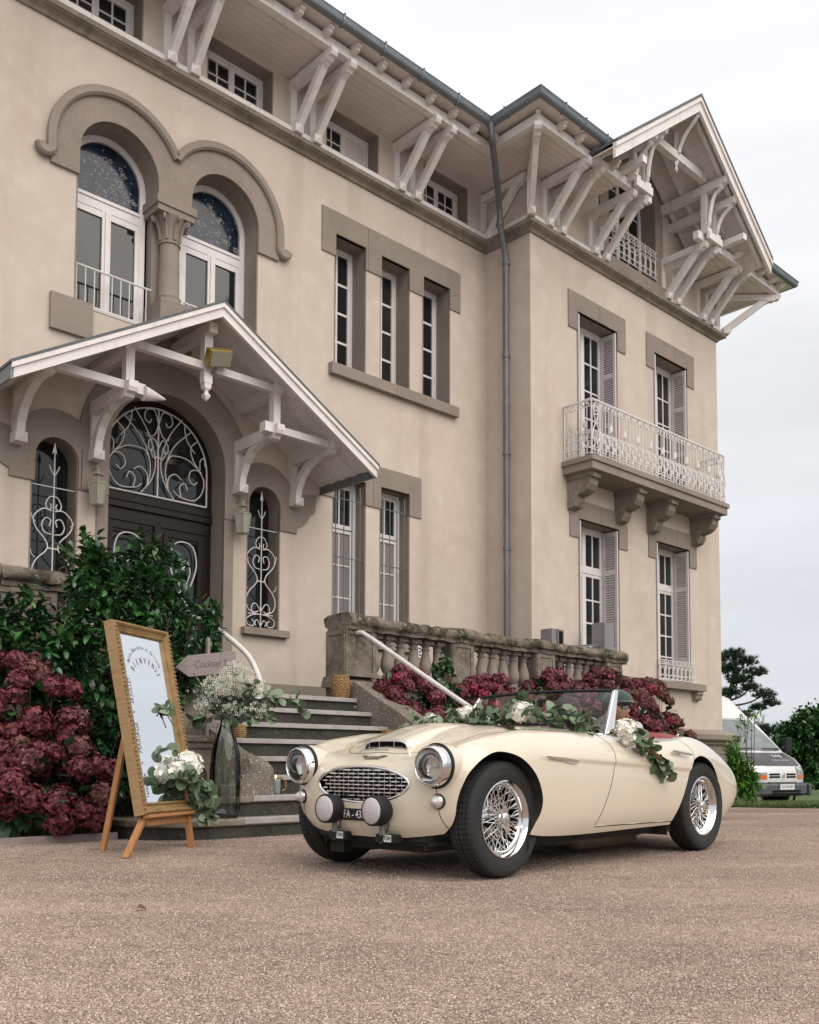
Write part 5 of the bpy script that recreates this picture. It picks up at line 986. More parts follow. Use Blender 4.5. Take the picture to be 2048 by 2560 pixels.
# ---- grille
m = MB(); m.box((.30,-.42,.38),(.31,.42,.63)); cpart(m, 'grille_cavity', M_DARK)
def gx(y): return .443-.14*y*y-.25*max(0, abs(y)-.28)**2
def ghalf(z):
    q = abs(z-.512)/(.094 if z > .512 else .106)
    return .365*max(0, 1-q**(1/.62))**(1/2.4) if q < 1 else 0
rim = [(gx(y)+.004, y, z) for y, z in GRL]
m = MB(); m.tube(rim, .009, 6, closed=True); gr = cpart(m, 'grille_surround', M_CHROME, smooth=180)
for r_ in range(9):
    z = .4215+.0205*r_; hw = ghalf(z)-.006; n = 70; pts = [(-hw+2*hw*i/n) for i in range(n+1)]; m = MB()
    for y in pts:
        ph = 2*pi*y/.082 + (r_ % 2)*pi; x = gx(y)-.020+.006*sin(ph); w = .0052
        m.v += [(x+.006, y, z-w*.6), (x+.006, y, z+w*.6), (x, y, z+w), (x-.007, y, z+w*.5), (x-.007, y, z-w*.5), (x, y, z-w)]
    m.f = [(i*6+k, i*6+(k+1) % 6, i*6+6+(k+1) % 6, i*6+6+k) for i in range(n) for k in range(6)]; m.build('grille_bar', M_CHROME, gr, smooth=60)
for i in range(-8, 9):
    y = i*.041; 
    if abs(y) > .35: continue
    q = abs(y/.365); h1 = .094*(1-q**2.4)**.62; h0 = .106*(1-q**2.4)**.62; m = MB(); m.beam((gx(y)-.03,y,.512-h0+.004),(gx(y)-.03,y,.512+h1-.004),.004,.012,up=(1,0,0)); m.build('grille_upright', M_DCHROME, gr)
# ---- lamps
def axisM(p, d=(1,0,.03)):
    return Matrix.Translation(Vector(p)) @ Vector(d).normalized().to_track_quat('Z', 'Y').to_matrix().to_4x4()
for s in (1, -1):
    A = axisM((.385, s*.53, .612), (1, s*.03, .0))
    m = MB(); m.lathe([(.119,.004),(.122,.010),(.122,.018),(.118,.022),(.108,.022)], 36, A, cap=False); h = cpart(m, 'headlamp', M_BLACK, smooth=40)
    m = MB(); m.lathe([(.108,-.12),(.117,-.09),(.121,-.05),(.1205,-.01),(.119,.006)], 40, A, cap=False); cpart(m, 'lamp_nacelle', M_CREAM, smooth=180)
    m = MB(); m.lathe([(.106,-.04),(.113,.018),(.113,.030),(.110,.052),(.107,.066),(.102,.075),(.096,.078),(.092,.075),(.092,.069)], 40, A, cap=False); m.build('chrome_bezel', M_CHROME, h, smooth=60)
    m = MB(); m.lathe([(.002,.094),(.03,.092),(.06,.086),(.082,.077),(.093,.069)], 36, A, cap=False); m.build('lens', M_LENS, h, smooth=180)
    m = MB(); m.lathe([(.093,.069),(.086,.044),(.066,.016),(.037,-.004),(.012,-.012),(.001,-.012)], 36, A, cap=False); m.build('reflector', M_REFL, h, smooth=180)
    m = MB(); m.lathe([(.001,.035),(.010,.03),(.012,.01),(.01,-.01)], 12, A); m.build('bulb', M_WHITEP, h, smooth=60)
    q, n_ = near((s*.538, .424), (1, 2)); A = axisM(q, (1, s*.25, 0))
    m = MB(); m.lathe([(.042,-.02),(.042,.006),(.038,.010)], 20, A); sl = cpart(m, 'side_lamp', M_BLACK, smooth=40)
    m = MB(); m.lathe([(.036,.008),(.037,.018),(.033,.024),(.030,.026)], 20, A, cap=False); m.build('chrome_ring', M_CHROME, sl, smooth=50)
    m = MB(); m.lathe([(.031,.022),(.029,.034),(.026,.036),(.024,.046),(.018,.050),(.012,.060),(.001,.064)], 20, A, cap=False); m.build('lens', M_FROST, sl, smooth=50)
    A = axisM((.47, s*.19, .366), (1, s*-.02, .02))           # driving lamps on the front bracket
    m = MB(); m.lathe([(.03,-.055),(.055,-.045),(.078,-.01),(.083,.02),(.083,.066),(.079,.072),(.072,.072)], 32, A); sp = cpart(m, 'driving_lamp', M_BLACK, smooth=45)
    m = MB(); m.lathe([(.001,.088),(.03,.086),(.055,.081),(.070,.074),(.073,.070)], 32, A, cap=False); m.build('lens', M_FROST, sp, smooth=180)
    m = MB(); m.tube([(.46,s*.19,.285),(.455,s*.19,.235)], [.014,.02], 8); m.build('stem', M_GIRON, sp); m = MB(); m.tube(spline([(.44,s*.19+.03,.30),(.44,s*.19+.02,.26),(.43,s*.19-.03,.225)], 4), .003, 5); m.build('cable', M_BLACK, sp)
    y = s*.19+(.05 if s > 0 else -.0); m = MB(); m.box((.36,s*.19-.055,.195),(.452,s*.19+.085,.237)); tw = cpart(m, 'tow_bracket', M_BLACK)
    yy = s*.19+.035; m = MB(); m.box((.4525,yy-.028,.197),(.4535,yy+.028,.236)); lb = m.build('tow_label', M_WHITEP, tw)
    MT = Matrix(((0,0,1,.4545+1.2),(1,0,0,yy),(0,1,0,.2165),(0,0,0,1))); text_obj('tow_text', 'TOW', .030, MT, M_BLACK, tw, xs=.72)
    m = MB(); m.tube([(.44+.002*cos(t), s*.19-.03+.022*cos(t), .21+.022*sin(t)) for t in np.linspace(0, 2*pi, 14)[:-1]], .004, 5, closed=True); m.build('tow_ring', M_GIRON, tw)
    # wing seam below the headlamp
    pts = []
    for p in spline([(.53,0,.50),(.538,0,.38),(.55,0,.32),(.575,0,.245)], 6): q, n_ = near((s*p.x, p.z), (1, 2)); pts.append(q+n_*.0003)
    m = MB(); m.tube(pts, .0022, 5); cpart(m, 'wing_seam', M_BLACK)
m = MB(); m.box((.449,-.155,.303),(.456,.165,.370)); lp = cpart(m, 'licence_plate', M_BLACK, bevel=.003)
text_obj('plate_text', 'FA - 430', .062, Matrix(((0,0,1,.4567+1.2),(1,0,0,-.035),(0,1,0,.3365),(0,0,0,1))), M_WHITEP, lp, xs=.78)
# badge, bonnet script, scoop
q, n_ = near((0, .655), (1, 2)); 
def on_face(M0, pts2, d0, d1): m = MB(); m.prism(pts2, d0, d1, to=lambda x, y, d: M0 @ Vector((x, y, d))); return m
zx = n_.normalized(); xx = Vector((0,1,0)); yy_ = zx.cross(xx); MB0 = Matrix(((xx.x,yy_.x,zx.x,q.x),(xx.y,yy_.y,zx.y,q.y),(xx.z,yy_.z,zx.z,q.z),(0,0,0,1)))
bd_ = cpart(on_face(MB0, [(-.05,-.016),(.05,-.016),(.065,0),(.10,.018),(.06,.018),(.05,.010),(-.05,.010),(-.06,.018),(-.10,.018),(-.065,0)], -.002, .004), 'badge', M_BADGE)
Mt = Matrix.Translation((1.2,0,0)) @ MB0 @ Matrix.Translation((0,-.003,.0045)); text_obj('badge_text', 'Austin Healey', .0175, Mt, M_CHROME, bd_, shear=.3)
q, n_ = near((.275, 0), (0, 1)); zx = n_.normalized(); yy_ = zx.cross(xx); Mt = Matrix(((xx.x,yy_.x,zx.x,q.x+1.2),(xx.y,yy_.y,zx.y,q.y),(xx.z,yy_.z,zx.z,q.z+.0005),(0,0,0,1))); text_obj('bonnet_script', "Paul's Finest Few", .016, Mt, M_BADGE, car, shear=.35)
m = MB(); NX, NY = 16, 24; x0 = .235
def bonnet_z(x, y):
    idx = np.argmin(((V[:, 0]-x)**2+(V[:, 1]-y)**2)+10*(V[:, 2] < .6)); return V[idx, 2]-(VN[idx, 0]*(x-V[idx, 0])+VN[idx, 1]*(y-V[idx, 1]))/VN[idx, 2]
for i in range(NX+1):
    t = i/NX; x = x0-.75*t; w = .180+.03*t; zt_ = bonnet_z(x, 0)+.034*(1-t**1.5)
    for j in range(NY+1):
        qq = -1+2*j/NY; y = w*math.copysign(abs(qq)**.8, qq); bz = bonnet_z(x, y)-.004; top = max(bz, zt_-.012*qq*qq-(.02*t*qq*qq))
        m.v.append((x+.012*(1-qq*qq)*(1-t), y, bz+(top-bz)*max(0, 1-abs(qq)**7)**.5))
m.f = [(i*(NY+1)+j, i*(NY+1)+j+1, (i+1)*(NY+1)+j+1, (i+1)*(NY+1)+j) for i in range(NX) for j in range(NY)]; sc = cpart(m, 'bonnet_scoop', M_CREAM, smooth=180, recalc=False)
lip = m.v[:NY+1]; lz = min(p[2] for p in lip)
m = MB(); m.tube([(p[0]+.004, p[1], p[2]) for p in lip], .008, 6); m.tube([(p[0]-.016, p[1]*1.01, p[2]+.001) for p in lip], .007, 6); m.build('scoop_lip', M_CHROME, sc, smooth=180)
m = MB(); m.add([(p[0]-.012, p[1], p[2]) for p in lip] + [(p[0]-.012, p[1], lz-.012) for p in lip], [(i, i+1, NY+2+i, NY+1+i) for i in range(NY)]); m.build('scoop_opening', M_DARK, sc)
m = MB(); m.tube([(lip[k][0]+.001, lip[k][1], lz+.018) for k in range(3, NY-2)], .003, 5); 
for k in (4, 10, 16): m.tube([(lip[k][0]+.001, lip[k][1], lz-.004),(lip[k][0]+.001, lip[k][1], lip[k][2])], .003, 5)
m.build('scoop_grille', M_DCHROME, sc)
for sx in (-1, 1):                                              # bonnet strap
    m = MB(); P_ = []
    for yy in np.linspace(.30, .50, 8):
        idx = np.argmin(((V[:, 0]+.40)**2+(V[:, 1]-sx*yy)**2)+10*(V[:, 2] < .6)); P_.append((-.40, sx*yy, max(V[idx, 2], .80 if yy < .4 else 0)+.006))
    m.sweep(P_, [(-.016,-.002),(.016,-.002),(.016,.003),(-.016,.003)]); st = cpart(m, 'bonnet_strap', M_STRAP); c_ = P_[4]
    m = MB(); m.box((c_[0]-.024,c_[1]-.02,c_[2]),(c_[0]+.024,c_[1]+.02,c_[2]+.014)); m.tube([(c_[0]-.01,c_[1]-.02,c_[2]+.018),(c_[0]+.012,c_[1]-.01,c_[2]+.024),(c_[0]+.012,c_[1]+.012,c_[2]+.022)], .008, 6); m.build('buckle', M_STRAP, st, bevel=.004)
# louvre-like side vent trim, handle, crease chrome
def flank_pt(x, z, s=1, lift=0.):
    idx = np.argmin(((V[:, 0]-x)**2+(V[:, 2]-z)**2)+10*(V[:, 1]*s < .5)); n_ = VN[idx]; y = V[idx, 1]-(n_[0]*(x-V[idx, 0])+n_[2]*(z-V[idx, 2]))/n_[1]; return Vector((x, y, z))+Vector(n_)*lift
for s in (1, -1):
    m = MB(); out = [(-.265,.668),(-.42,.661),(-.585,.647),(-.578,.628),(-.55,.620),(-.42,.640),(-.29,.655)]
    a = [flank_pt(x, z, s, .001) for x, z in out]; b = [flank_pt(x, z, s, .009) for x, z in out]; cx_ = sum((p for p in b), Vector())/len(b); b = [cx_+(p-cx_)*.93 for p in b]; n = len(a)
    m.add(a+b, [tuple(range(n, 2*n))] + [(i, (i+1) % n, n+(i+1) % n, n+i) for i in range(n)]); cpart(m, 'wing_flash', M_CHROME)
    m = MB(); p0, p1 = flank_pt(-1.72, .702, s, .028), flank_pt(-1.985, .678, s, .028); m.tube([p0, p0.lerp(p1,.1), p0.lerp(p1,.5), p0.lerp(p1,.9), p1], [.006,.012,.012,.011,.006], 8); q = p0.lerp(p1,.55); m.tube([q, q-Vector((0,s*.04,0))], .009, 8); hd = cpart(m, 'door_handle', M_CHROME, smooth=60)
    m = MB(); q = flank_pt(-1.80, .692, s, .0015); m.lathe([(.040,-.004),(.038,0),(.001,.0005)], 20, Matrix.Translation(q) @ Vector((0,s,.12)).to_track_quat('Z','Y').to_matrix().to_4x4() @ Matrix.Diagonal((1.5,.7,1,1)), cap=False); m.build('handle_recess', M_CREAM, hd, smooth=180)
# ---- windscreen
def wb(q): return Vector((-1.125+.165*(1-q*q)**.7, .625*q, .800+.062*(1-abs(q)**2.2)))   # along the scuttle
def wt(q): return Vector((-1.335+.07*(1-q*q), .565*q, 1.105+.012*(1-q*q)))
QS = [-1+2*i/24 for i in range(25)]
m = MB(); NR = 8
for q in QS:
    for j in range(NR+1): p = wb(q).lerp(wt(q), j/NR); m.v.append((p.x+.012*sin(pi*j/NR), p.y, p.z))
m.f = [(i*(NR+1)+j, (i+1)*(NR+1)+j, (i+1)*(NR+1)+j+1, i*(NR+1)+j+1) for i in range(24) for j in range(NR)]; ws = cpart(m, 'windscreen', M_GLASS, smooth=180, recalc=False)
m = MB(); m.tube([wt(q) for q in QS], .011, 8); m.build('top_rail', M_BLACK, ws, smooth=60)
m = MB(); m.tube([wb(q)+Vector((0,0,.004)) for q in QS], .011, 8); m.build('bottom_rail', M_CHROME, ws, smooth=60); m = MB(); m.tube([wb(q)+Vector((.014,0,-.006)) for q in QS], .010, 6); m.build('scuttle_seal', M_BLACK, ws)
for s in (1, -1):
    A, B_ = wb(s)+Vector((.035,s*.005,-.004)), wt(s); C_ = wb(s)+Vector((-.075,s*.005,-.004)); m = MB(); n = 10
    for i in range(n+1):
        t = i/n; a = A.lerp(B_+Vector((.008,0,.004)), t**.8); c = C_.lerp(B_+Vector((-.038,0,.004)), t**1.15)
        m.v += [tuple(a+Vector((0,s*.012,0))), tuple(c+Vector((0,s*.012,0))), tuple(c-Vector((0,s*.010,0))), tuple(a-Vector((0,s*.010,0)))]
    m.f = [(i*4+k, i*4+(k+1) % 4, i*4+4+(k+1) % 4, i*4+4+k) for i in range(n) for k in range(4)] + [(0,1,2,3), (n*4+3,n*4+2,n*4+1,n*4)]; m.build('windscreen_post', M_CHROME, ws, smooth=45, bevel=.004)
for y0, y1 in ((.40,.02),(-.12,-.48)):
    a = wb(y0/.62)+Vector((.03,0,.012)); m = MB(); p1 = wb(y0/.62).lerp(wt(y0/.62), .18)+Vector((.03,0,0)); p2 = wb(y1/.62).lerp(wt(y1/.62), .34)+Vector((.03,0,0)); m.tube([a, p1], .006, 6); m.tube([p1, p2], [.006,.004], 6); m.tube([p1.lerp(p2,.2)+Vector((.0,0,-.01)), p2+Vector((0,-.1,-.004))], .007, 5); m.build('wiper', M_DCHROME, ws)
# ---- cockpit
m = MB(); m.prism([(-.99,.25),(-2.2,.25),(-2.2,.74),(-2.1,.775),(-1.2,.755),(-1.05,.78),(-.99,.80)], -.62, -.60, to=lambda x, y, d: (x, d, y)); m.prism([(-.99,.25),(-2.2,.25),(-2.2,.74),(-2.1,.765),(-1.2,.745),(-1.05,.77),(-.99,.79)], .60, .62, to=lambda x, y, d: (x, d, y)); stuff(cpart(m, 'side_trim', M_RED))
m = MB(); m.add([(-1.04,-.6,.80),(-1.04,.6,.80),(-1.0,.3,.845),(-1.0,-.3,.845),(-1.12,-.6,.60),(-1.12,.6,.60)], [(0,4,5,1,2,3)]); cpart(m, 'dashboard', M_BLACK)
m = MB(); m.box((-2.25,-.6,.24),(-1.0,.6,.25)); cpart(m, 'cockpit_floor', M_UNDER)
for s in (1, -1):
    m = MB(); m.box((-1.78,s*.33-.23,.28),(-1.32,s*.33+.23,.44)); se = cpart(m, 'seat', M_RED, bevel=.04); m = MB(); m.M = Matrix.Translation((-1.80,s*.33,.42)) @ Matrix.Rotation(R(-14),4,'Y'); m.box((-.06,-.23,-.05),(.06,.23,.36)); m.build('backrest', M_RED, se, bevel=.04)
m = MB(); A = Matrix.Translation((-1.36,.33,.735)) @ Vector((-1,0,.32)).to_track_quat('Z','Y').to_matrix().to_4x4(); m.M = A; m.tube([(.20*cos(t), .20*sin(t), 0) for t in np.linspace(0, 2*pi, 33)[:-1]], .011, 8, closed=True)
sw = cpart(m, 'steering_wheel', M_STRAP, smooth=60); m = MB(); m.M = A
for k in range(4): a = pi/4+pi*k/2; m.beam((.02*cos(a),.02*sin(a),0),(.195*cos(a),.195*sin(a),0),.018,.004)
m.lathe([(.04,-.01),(.035,.012)], 12); m.tube([(0,0,0),(0,0,-.3)], .015, 6); m.build('spokes', M_DCHROME, sw)
m = MB(); NX, NY = 14, 30                                                                              # folded hood under a red cover
for i in range(NX+1):
    t = i/NX; x = -1.70-.60*t
    for j in range(NY+1):
        q = -1+2*j/NY; wv = .63-.035*t; edge = max(0, 1-abs(q)**6)**.5; z = .790+.022*t + (.058*sin(pi*min(1, t*1.05))**.7)*edge + .006*mnoise.noise(Vector((x*9, q*6, 1)))
        m.v.append((x, q*wv, z-(.05 if i in (0,) else 0)))
m.f = [(i*(NY+1)+j, i*(NY+1)+j+1, (i+1)*(NY+1)+j+1, (i+1)*(NY+1)+j) for i in range(NX) for j in range(NY)]; hc = cpart(m, 'hood_cover', M_RED, smooth=180)
m = MB()
for x, y in ((-2.22,.56),(-2.26,.46),(-2.22,-.56)): m.sphere((x,y,.835),.009,8,5)
stuff(m.build('press_studs', M_CHROME, hc, smooth=180))
m = MB(); m.tube(spline([(-1.14,.632,.787),(-1.5,.668,.785),(-1.9,.662,.790),(-2.04,.64,.798)], 6), .008, 6); cpart(m, 'cockpit_trim', M_CHROME, smooth=60)
m = MB(); m.tube([(-1.27,.70,.775),(-1.29,.72,.825)], .007, 6); wm = cpart(m, 'wing_mirror', M_CHROME); m = MB(); A = Matrix.Translation((-1.335,.72,.850)) @ Vector((1,-.05,0)).to_track_quat('Z','Y').to_matrix().to_4x4(); m.lathe([(.047,-.02),(.050,-.012),(.050,0),(.046,.03),(.034,.065),(.016,.09),(.001,.097)], 20, A, cap=False); m.lathe([(.047,-.018),(.001,-.017)], 20, A, cap=False); m.build('mirror_shell', M_CHROME, wm, smooth=50)
m = MB(); m.box((-1.20,-.10,1.005),(-1.185,.10,1.06)); cpart(m, 'interior_mirror', M_BLACK, bevel=.01)
# ---- wire wheels
M_TYRE = material('tyre_rubber', (.024,.0245,.025), .72, spec=.3, noise=(5, (.032,.031,.029), .45, .7), bump=(60, .1, 2, .002))
M_SPOKE = material('spoke_steel', (.88,.88,.87), .28, metal=1.)
def wheel_meshes():
    d = {}; n = 210; m = MB()
    prof = [(.192,-.058),(.205,-.066),(.235,-.078),(.262,-.084),(.288,-.083),(.304,-.076),(.313,-.064),(.3165,-.055),(.3165,-.048),(.309,-.0475),(.309,-.0445),(.319,-.044),(.320,-.028),(.312,-.0275),(.312,-.0245),(.3205,-.024),(.321,-.006),(.313,-.0055),(.313,.0055),(.321,.006),(.3205,.024),(.312,.0245),(.312,.0275),(.320,.028),(.319,.044),(.309,.0445),(.309,.0475),(.3165,.048),(.3165,.055),(.313,.064),(.304,.076),(.288,.083),(.276,.0845),(.274,.0825),(.262,.084),(.24,.0795),(.238,.0775),(.225,.074),(.205,.066),(.192,.058)]
    k_ = len(prof)
    for i in range(n):
        a = 2*pi*i/n
        for r_, y in prof:
            rr = r_
            if r_ > .3160 and i % 3 == 0 and abs(y) > .005: rr -= .004
            if .30 < r_ < .3135 and abs(y) > .06 and i % 3 == 0: rr -= .0015
            aa = a + (.012 if (i % 3 and abs(y) > .028) else 0)
            m.v.append((rr*cos(aa), y, rr*sin(aa)))
    m.f = [(i*k_+j, i*k_+j+1, ((i+1) % n)*k_+j+1, ((i+1) % n)*k_+j) for i in range(n) for j in range(k_-1)]; d['tyre'] = m.mesh('tyre', M_TYRE, smooth=24)
    Ay = Matrix.Rotation(-pi/2, 4, 'X')     # local z -> +y
    m = MB(); m.lathe([(.192,.056),(.203,.064),(.212,.070),(.212,.074),(.206,.076),(.200,.070),(.192,.060),(.186,.045),(.183,.036),(.176,.030),(.174,.0),(.180,-.035),(.19,-.055),(.2,-.064)], 64, Ay, cap=False); d['rim'] = m.mesh('rim', M_CHROME, smooth=40)
    m = MB(); m.lathe([(.001,.084),(.026,.084),(.034,.079),(.036,.062),(.044,.058),(.046,.046),(.036,.040),(.030,.03),(.034,-.02),(.05,-.045),(.068,-.05),(.07,-.06)], 32, Ay, cap=False); d['hub'] = m.mesh('hub', M_CHROME, smooth=40)
    m = MB()
    for a0 in (.35, .35+pi):
        m.prism([(.026*cos(a0-1.0),.026*sin(a0-1.0)),(.060*cos(a0-.38),.060*sin(a0-.38)),(.078*cos(a0-.2),.078*sin(a0-.2)),(.078*cos(a0+.2),.078*sin(a0+.2)),(.060*cos(a0+.38),.060*sin(a0+.38)),(.026*cos(a0+1.0),.026*sin(a0+1.0))], .062, .074, to=lambda x, y, e: (x, e, y))
    d['spinner'] = m.mesh('spinner', M_CHROME)
    m = MB()
    for k in range(36):
        a = 2*pi*k/36; sg = 1 if k % 2 else -1
        p = Vector((.041*cos(a+sg*.55), .044, .041*sin(a+sg*.55))); q = Vector((.178*cos(a), .012 if k % 4 < 2 else -.006, .178*sin(a))); m.tube([p, q], .0022, 5); m.tube([q-(q-p).normalized()*.02, q], .0042, 5)
        a += pi/36; p = Vector((.062*cos(a+sg*.6), -.048, .062*sin(a+sg*.6))); q = Vector((.178*cos(a), .028, .178*sin(a))); m.tube([p, q], .0022, 5); m.tube([q-(q-p).normalized()*.02, q], .0042, 5)
    d['spokes'] = m.mesh('spokes', M_SPOKE, smooth=60)
    m = MB(); m.lathe([(.001,-.055),(.115,-.055),(.12,-.06),(.12,-.11)], 32, Ay, cap=False); d['brake_drum'] = m.mesh('brake_drum', M_UNDER, smooth=40)
    return d
WM = wheel_meshes()
for x, y in ((0, .612), (-2.337, .618), (0, -.612), (-2.337, -.618)):
    rz = 0 if y > 0 else pi; zz = .322 if x == 0 else .322
    o = link('wheel', WM['hub'], car, Matrix.Translation((x+1.2, y, zz)) @ Matrix.Rotation(rz, 4, 'Z') @ Matrix.Rotation(random.uniform(0, 6), 4, 'Y'))
    for k in ('tyre','rim','spinner','spokes','brake_drum'):
        c = link(k, WM[k], o)
        if k == 'spokes': stuff(c)
# ================================================================== PLANTS, FLOWERS, EASEL AND SMALL THINGS
class RNGX:
    pass
def rot_to(d, roll=0.):        # matrix whose local z... y axis runs along d (leaf axis), z is the leaf's upper face
    d = Vector(d).normalized(); up = Vector((0,0,1)); x = d.cross(up)
    if x.length < .05: x = Vector((1,0,0))
    x.normalize(); z = x.cross(d); m = Matrix((x, d, z)).transposed().to_4x4()
    return m @ Matrix.Rotation(roll, 4, 'Y')
def leaf_mesh(name, L, Wd, mat, fold=.25, droop=.2, pts=None, rounder=False):
    m = MB(); n = 5; prof = pts or [(0,.0),(.22,.72),(.48,1),(.75,.72),(1,0)]
    if rounder: prof = [(0,.12),(.12,.72),(.4,1),(.7,.93),(.92,.5),(1,0)]
    ctr = []; lf = []; rt = []
    for t, w in prof:
        z = -droop*L*t*t; ctr.append(len(m.v)); m.v.append((0, t*L, z))
        lf.append(len(m.v)); m.v.append((-w*Wd/2, t*L, z+fold*w*Wd/2)); rt.append(len(m.v)); m.v.append((w*Wd/2, t*L, z+fold*w*Wd/2))
    for i in range(len(prof)-1): m.f += [(ctr[i],lf[i],lf[i+1],ctr[i+1]), (ctr[i],ctr[i+1],rt[i+1],rt[i])]
    me = bpy.data.meshes.new(name); me.from_pydata(m.v, [], m.f); me.materials.append(mat); me.shade_smooth(); me['np'] = 1; return me
def scatter(name, me, mats, parent, mat=None, org=None):      # many copies of a small mesh joined into one object
    nv = len(me.vertices); co = np.zeros(nv*3); me.vertices.foreach_get('co', co); co = co.reshape(-1, 3); fs = [tuple(p.vertices) for p in me.polygons]
    T = np.array([[list(r) for r in m] for m in mats]); P = np.einsum('nij,vj->nvi', T[:, :3, :3], co)+T[:, None, :3, 3]; k = len(mats)
    if org is None: org = ORG.get(parent.name, (0,0,0)) if parent else (0,0,0)
    P = P.reshape(-1, 3)-np.array(org); lens = np.array([len(f) for f in fs]); loop = np.concatenate([np.array(f) for f in fs]); L = (loop[None]+np.arange(k)[:, None]*nv).ravel(); st = np.concatenate([[0], np.cumsum(np.tile(lens, k))[:-1]])
    o = bpy.data.meshes.new(name); o.vertices.add(len(P)); o.vertices.foreach_set('co', P.ravel()); o.loops.add(len(L)); o.loops.foreach_set('vertex_index', L.astype(np.int32)); o.polygons.add(len(st)); o.polygons.foreach_set('loop_start', st.astype(np.int32)); o.update(calc_edges=True); o.validate()
    o.materials.append(mat or me.materials[0]); o.shade_smooth(); ob = link(name, o, parent); ORG[ob.name] = org; return ob
def leaf_objects(name, mes, mats, parent):                     # single leaves as parts that share mesh data
    org = Vector(ORG.get(parent.name, (0,0,0))); out = []
    for i, M in enumerate(mats): out.append(link(name, mes[i % len(mes)], parent, Matrix.Translation(-org) @ M))
    return out
def rnd_dir():
    v = RNG.normal(size=3); return Vector(v/np.linalg.norm(v))
def sc_m(s): return Matrix.Diagonal((s, s, s, 1))
# ---------------------------------------------------------------- leaf and flower prototypes
CAM = [leaf_mesh('camellia_leaf', .095, .046, M_LEAF, .22, d) for d in (.1, .25, .4)]
EUC = [leaf_mesh('eucalyptus_leaf', .062, .054, M_EUC, .12, d, rounder=True) for d in (.0, .15, .3)]
HYL = [leaf_mesh('hydrangea_leaf', .13, .085, M_HYDL, .2, d) for d in (.15, .35)]
def flower_head(name, mat, r=.085, n=85, ps=.024, flat=.85):
    m = MB()
    for i in range(n):
        z = 1-2*(i+.5)/n; a = 2.399963*i; q = math.sqrt(max(0, 1-z*z)); d = Vector((q*cos(a), q*sin(a), z*flat))+Vector(RNG.normal(size=3))*.07
        if d.z < -.62: continue
        c = d*r*RNG.uniform(.78, 1.12); nn = (d.normalized()+Vector(RNG.normal(size=3))*.28).normalized(); x = nn.orthogonal().normalized(); y = nn.cross(x); a0 = RNG.uniform(0, 6.28)
        for k in range(4):
            t = a0+k*pi/2; e = x*cos(t)+y*sin(t); g_ = -x*sin(t)+y*cos(t); up = nn*RNG.uniform(-.35, .65)
            P5 = (c, c+e*ps*.42+g_*ps*.44+up*ps*.2, c+e*ps*.92+g_*ps*.36+up*ps*.55, c+e*ps*1.06+up*ps*.6, c+e*ps*.92-g_*ps*.36+up*ps*.55, c+e*ps*.42-g_*ps*.44+up*ps*.2); b = len(m.v); m.v += [tuple(p) for p in P5]; m.f.append(tuple(range(b, b+6)))
    me = bpy.data.meshes.new(name); me.from_pydata(m.v, [], m.f); me.materials.append(mat); return me
HEADS = [flower_head('flower_head', mt, r_, n_) for mt, r_, n_ in ((M_HYDR,.10,170),(M_HYDR,.085,130),(M_HYDD,.095,150),(M_HYDR,.105,180),(M_HYDD,.08,120),(M_HYDC,.075,120))]
def white_bloom(r=.055, n=170, ps=.021): return flower_head('white_bloom', M_WFLOW, r, n, ps, .8)
WB = [white_bloom(), white_bloom(.06, 190, .021)]
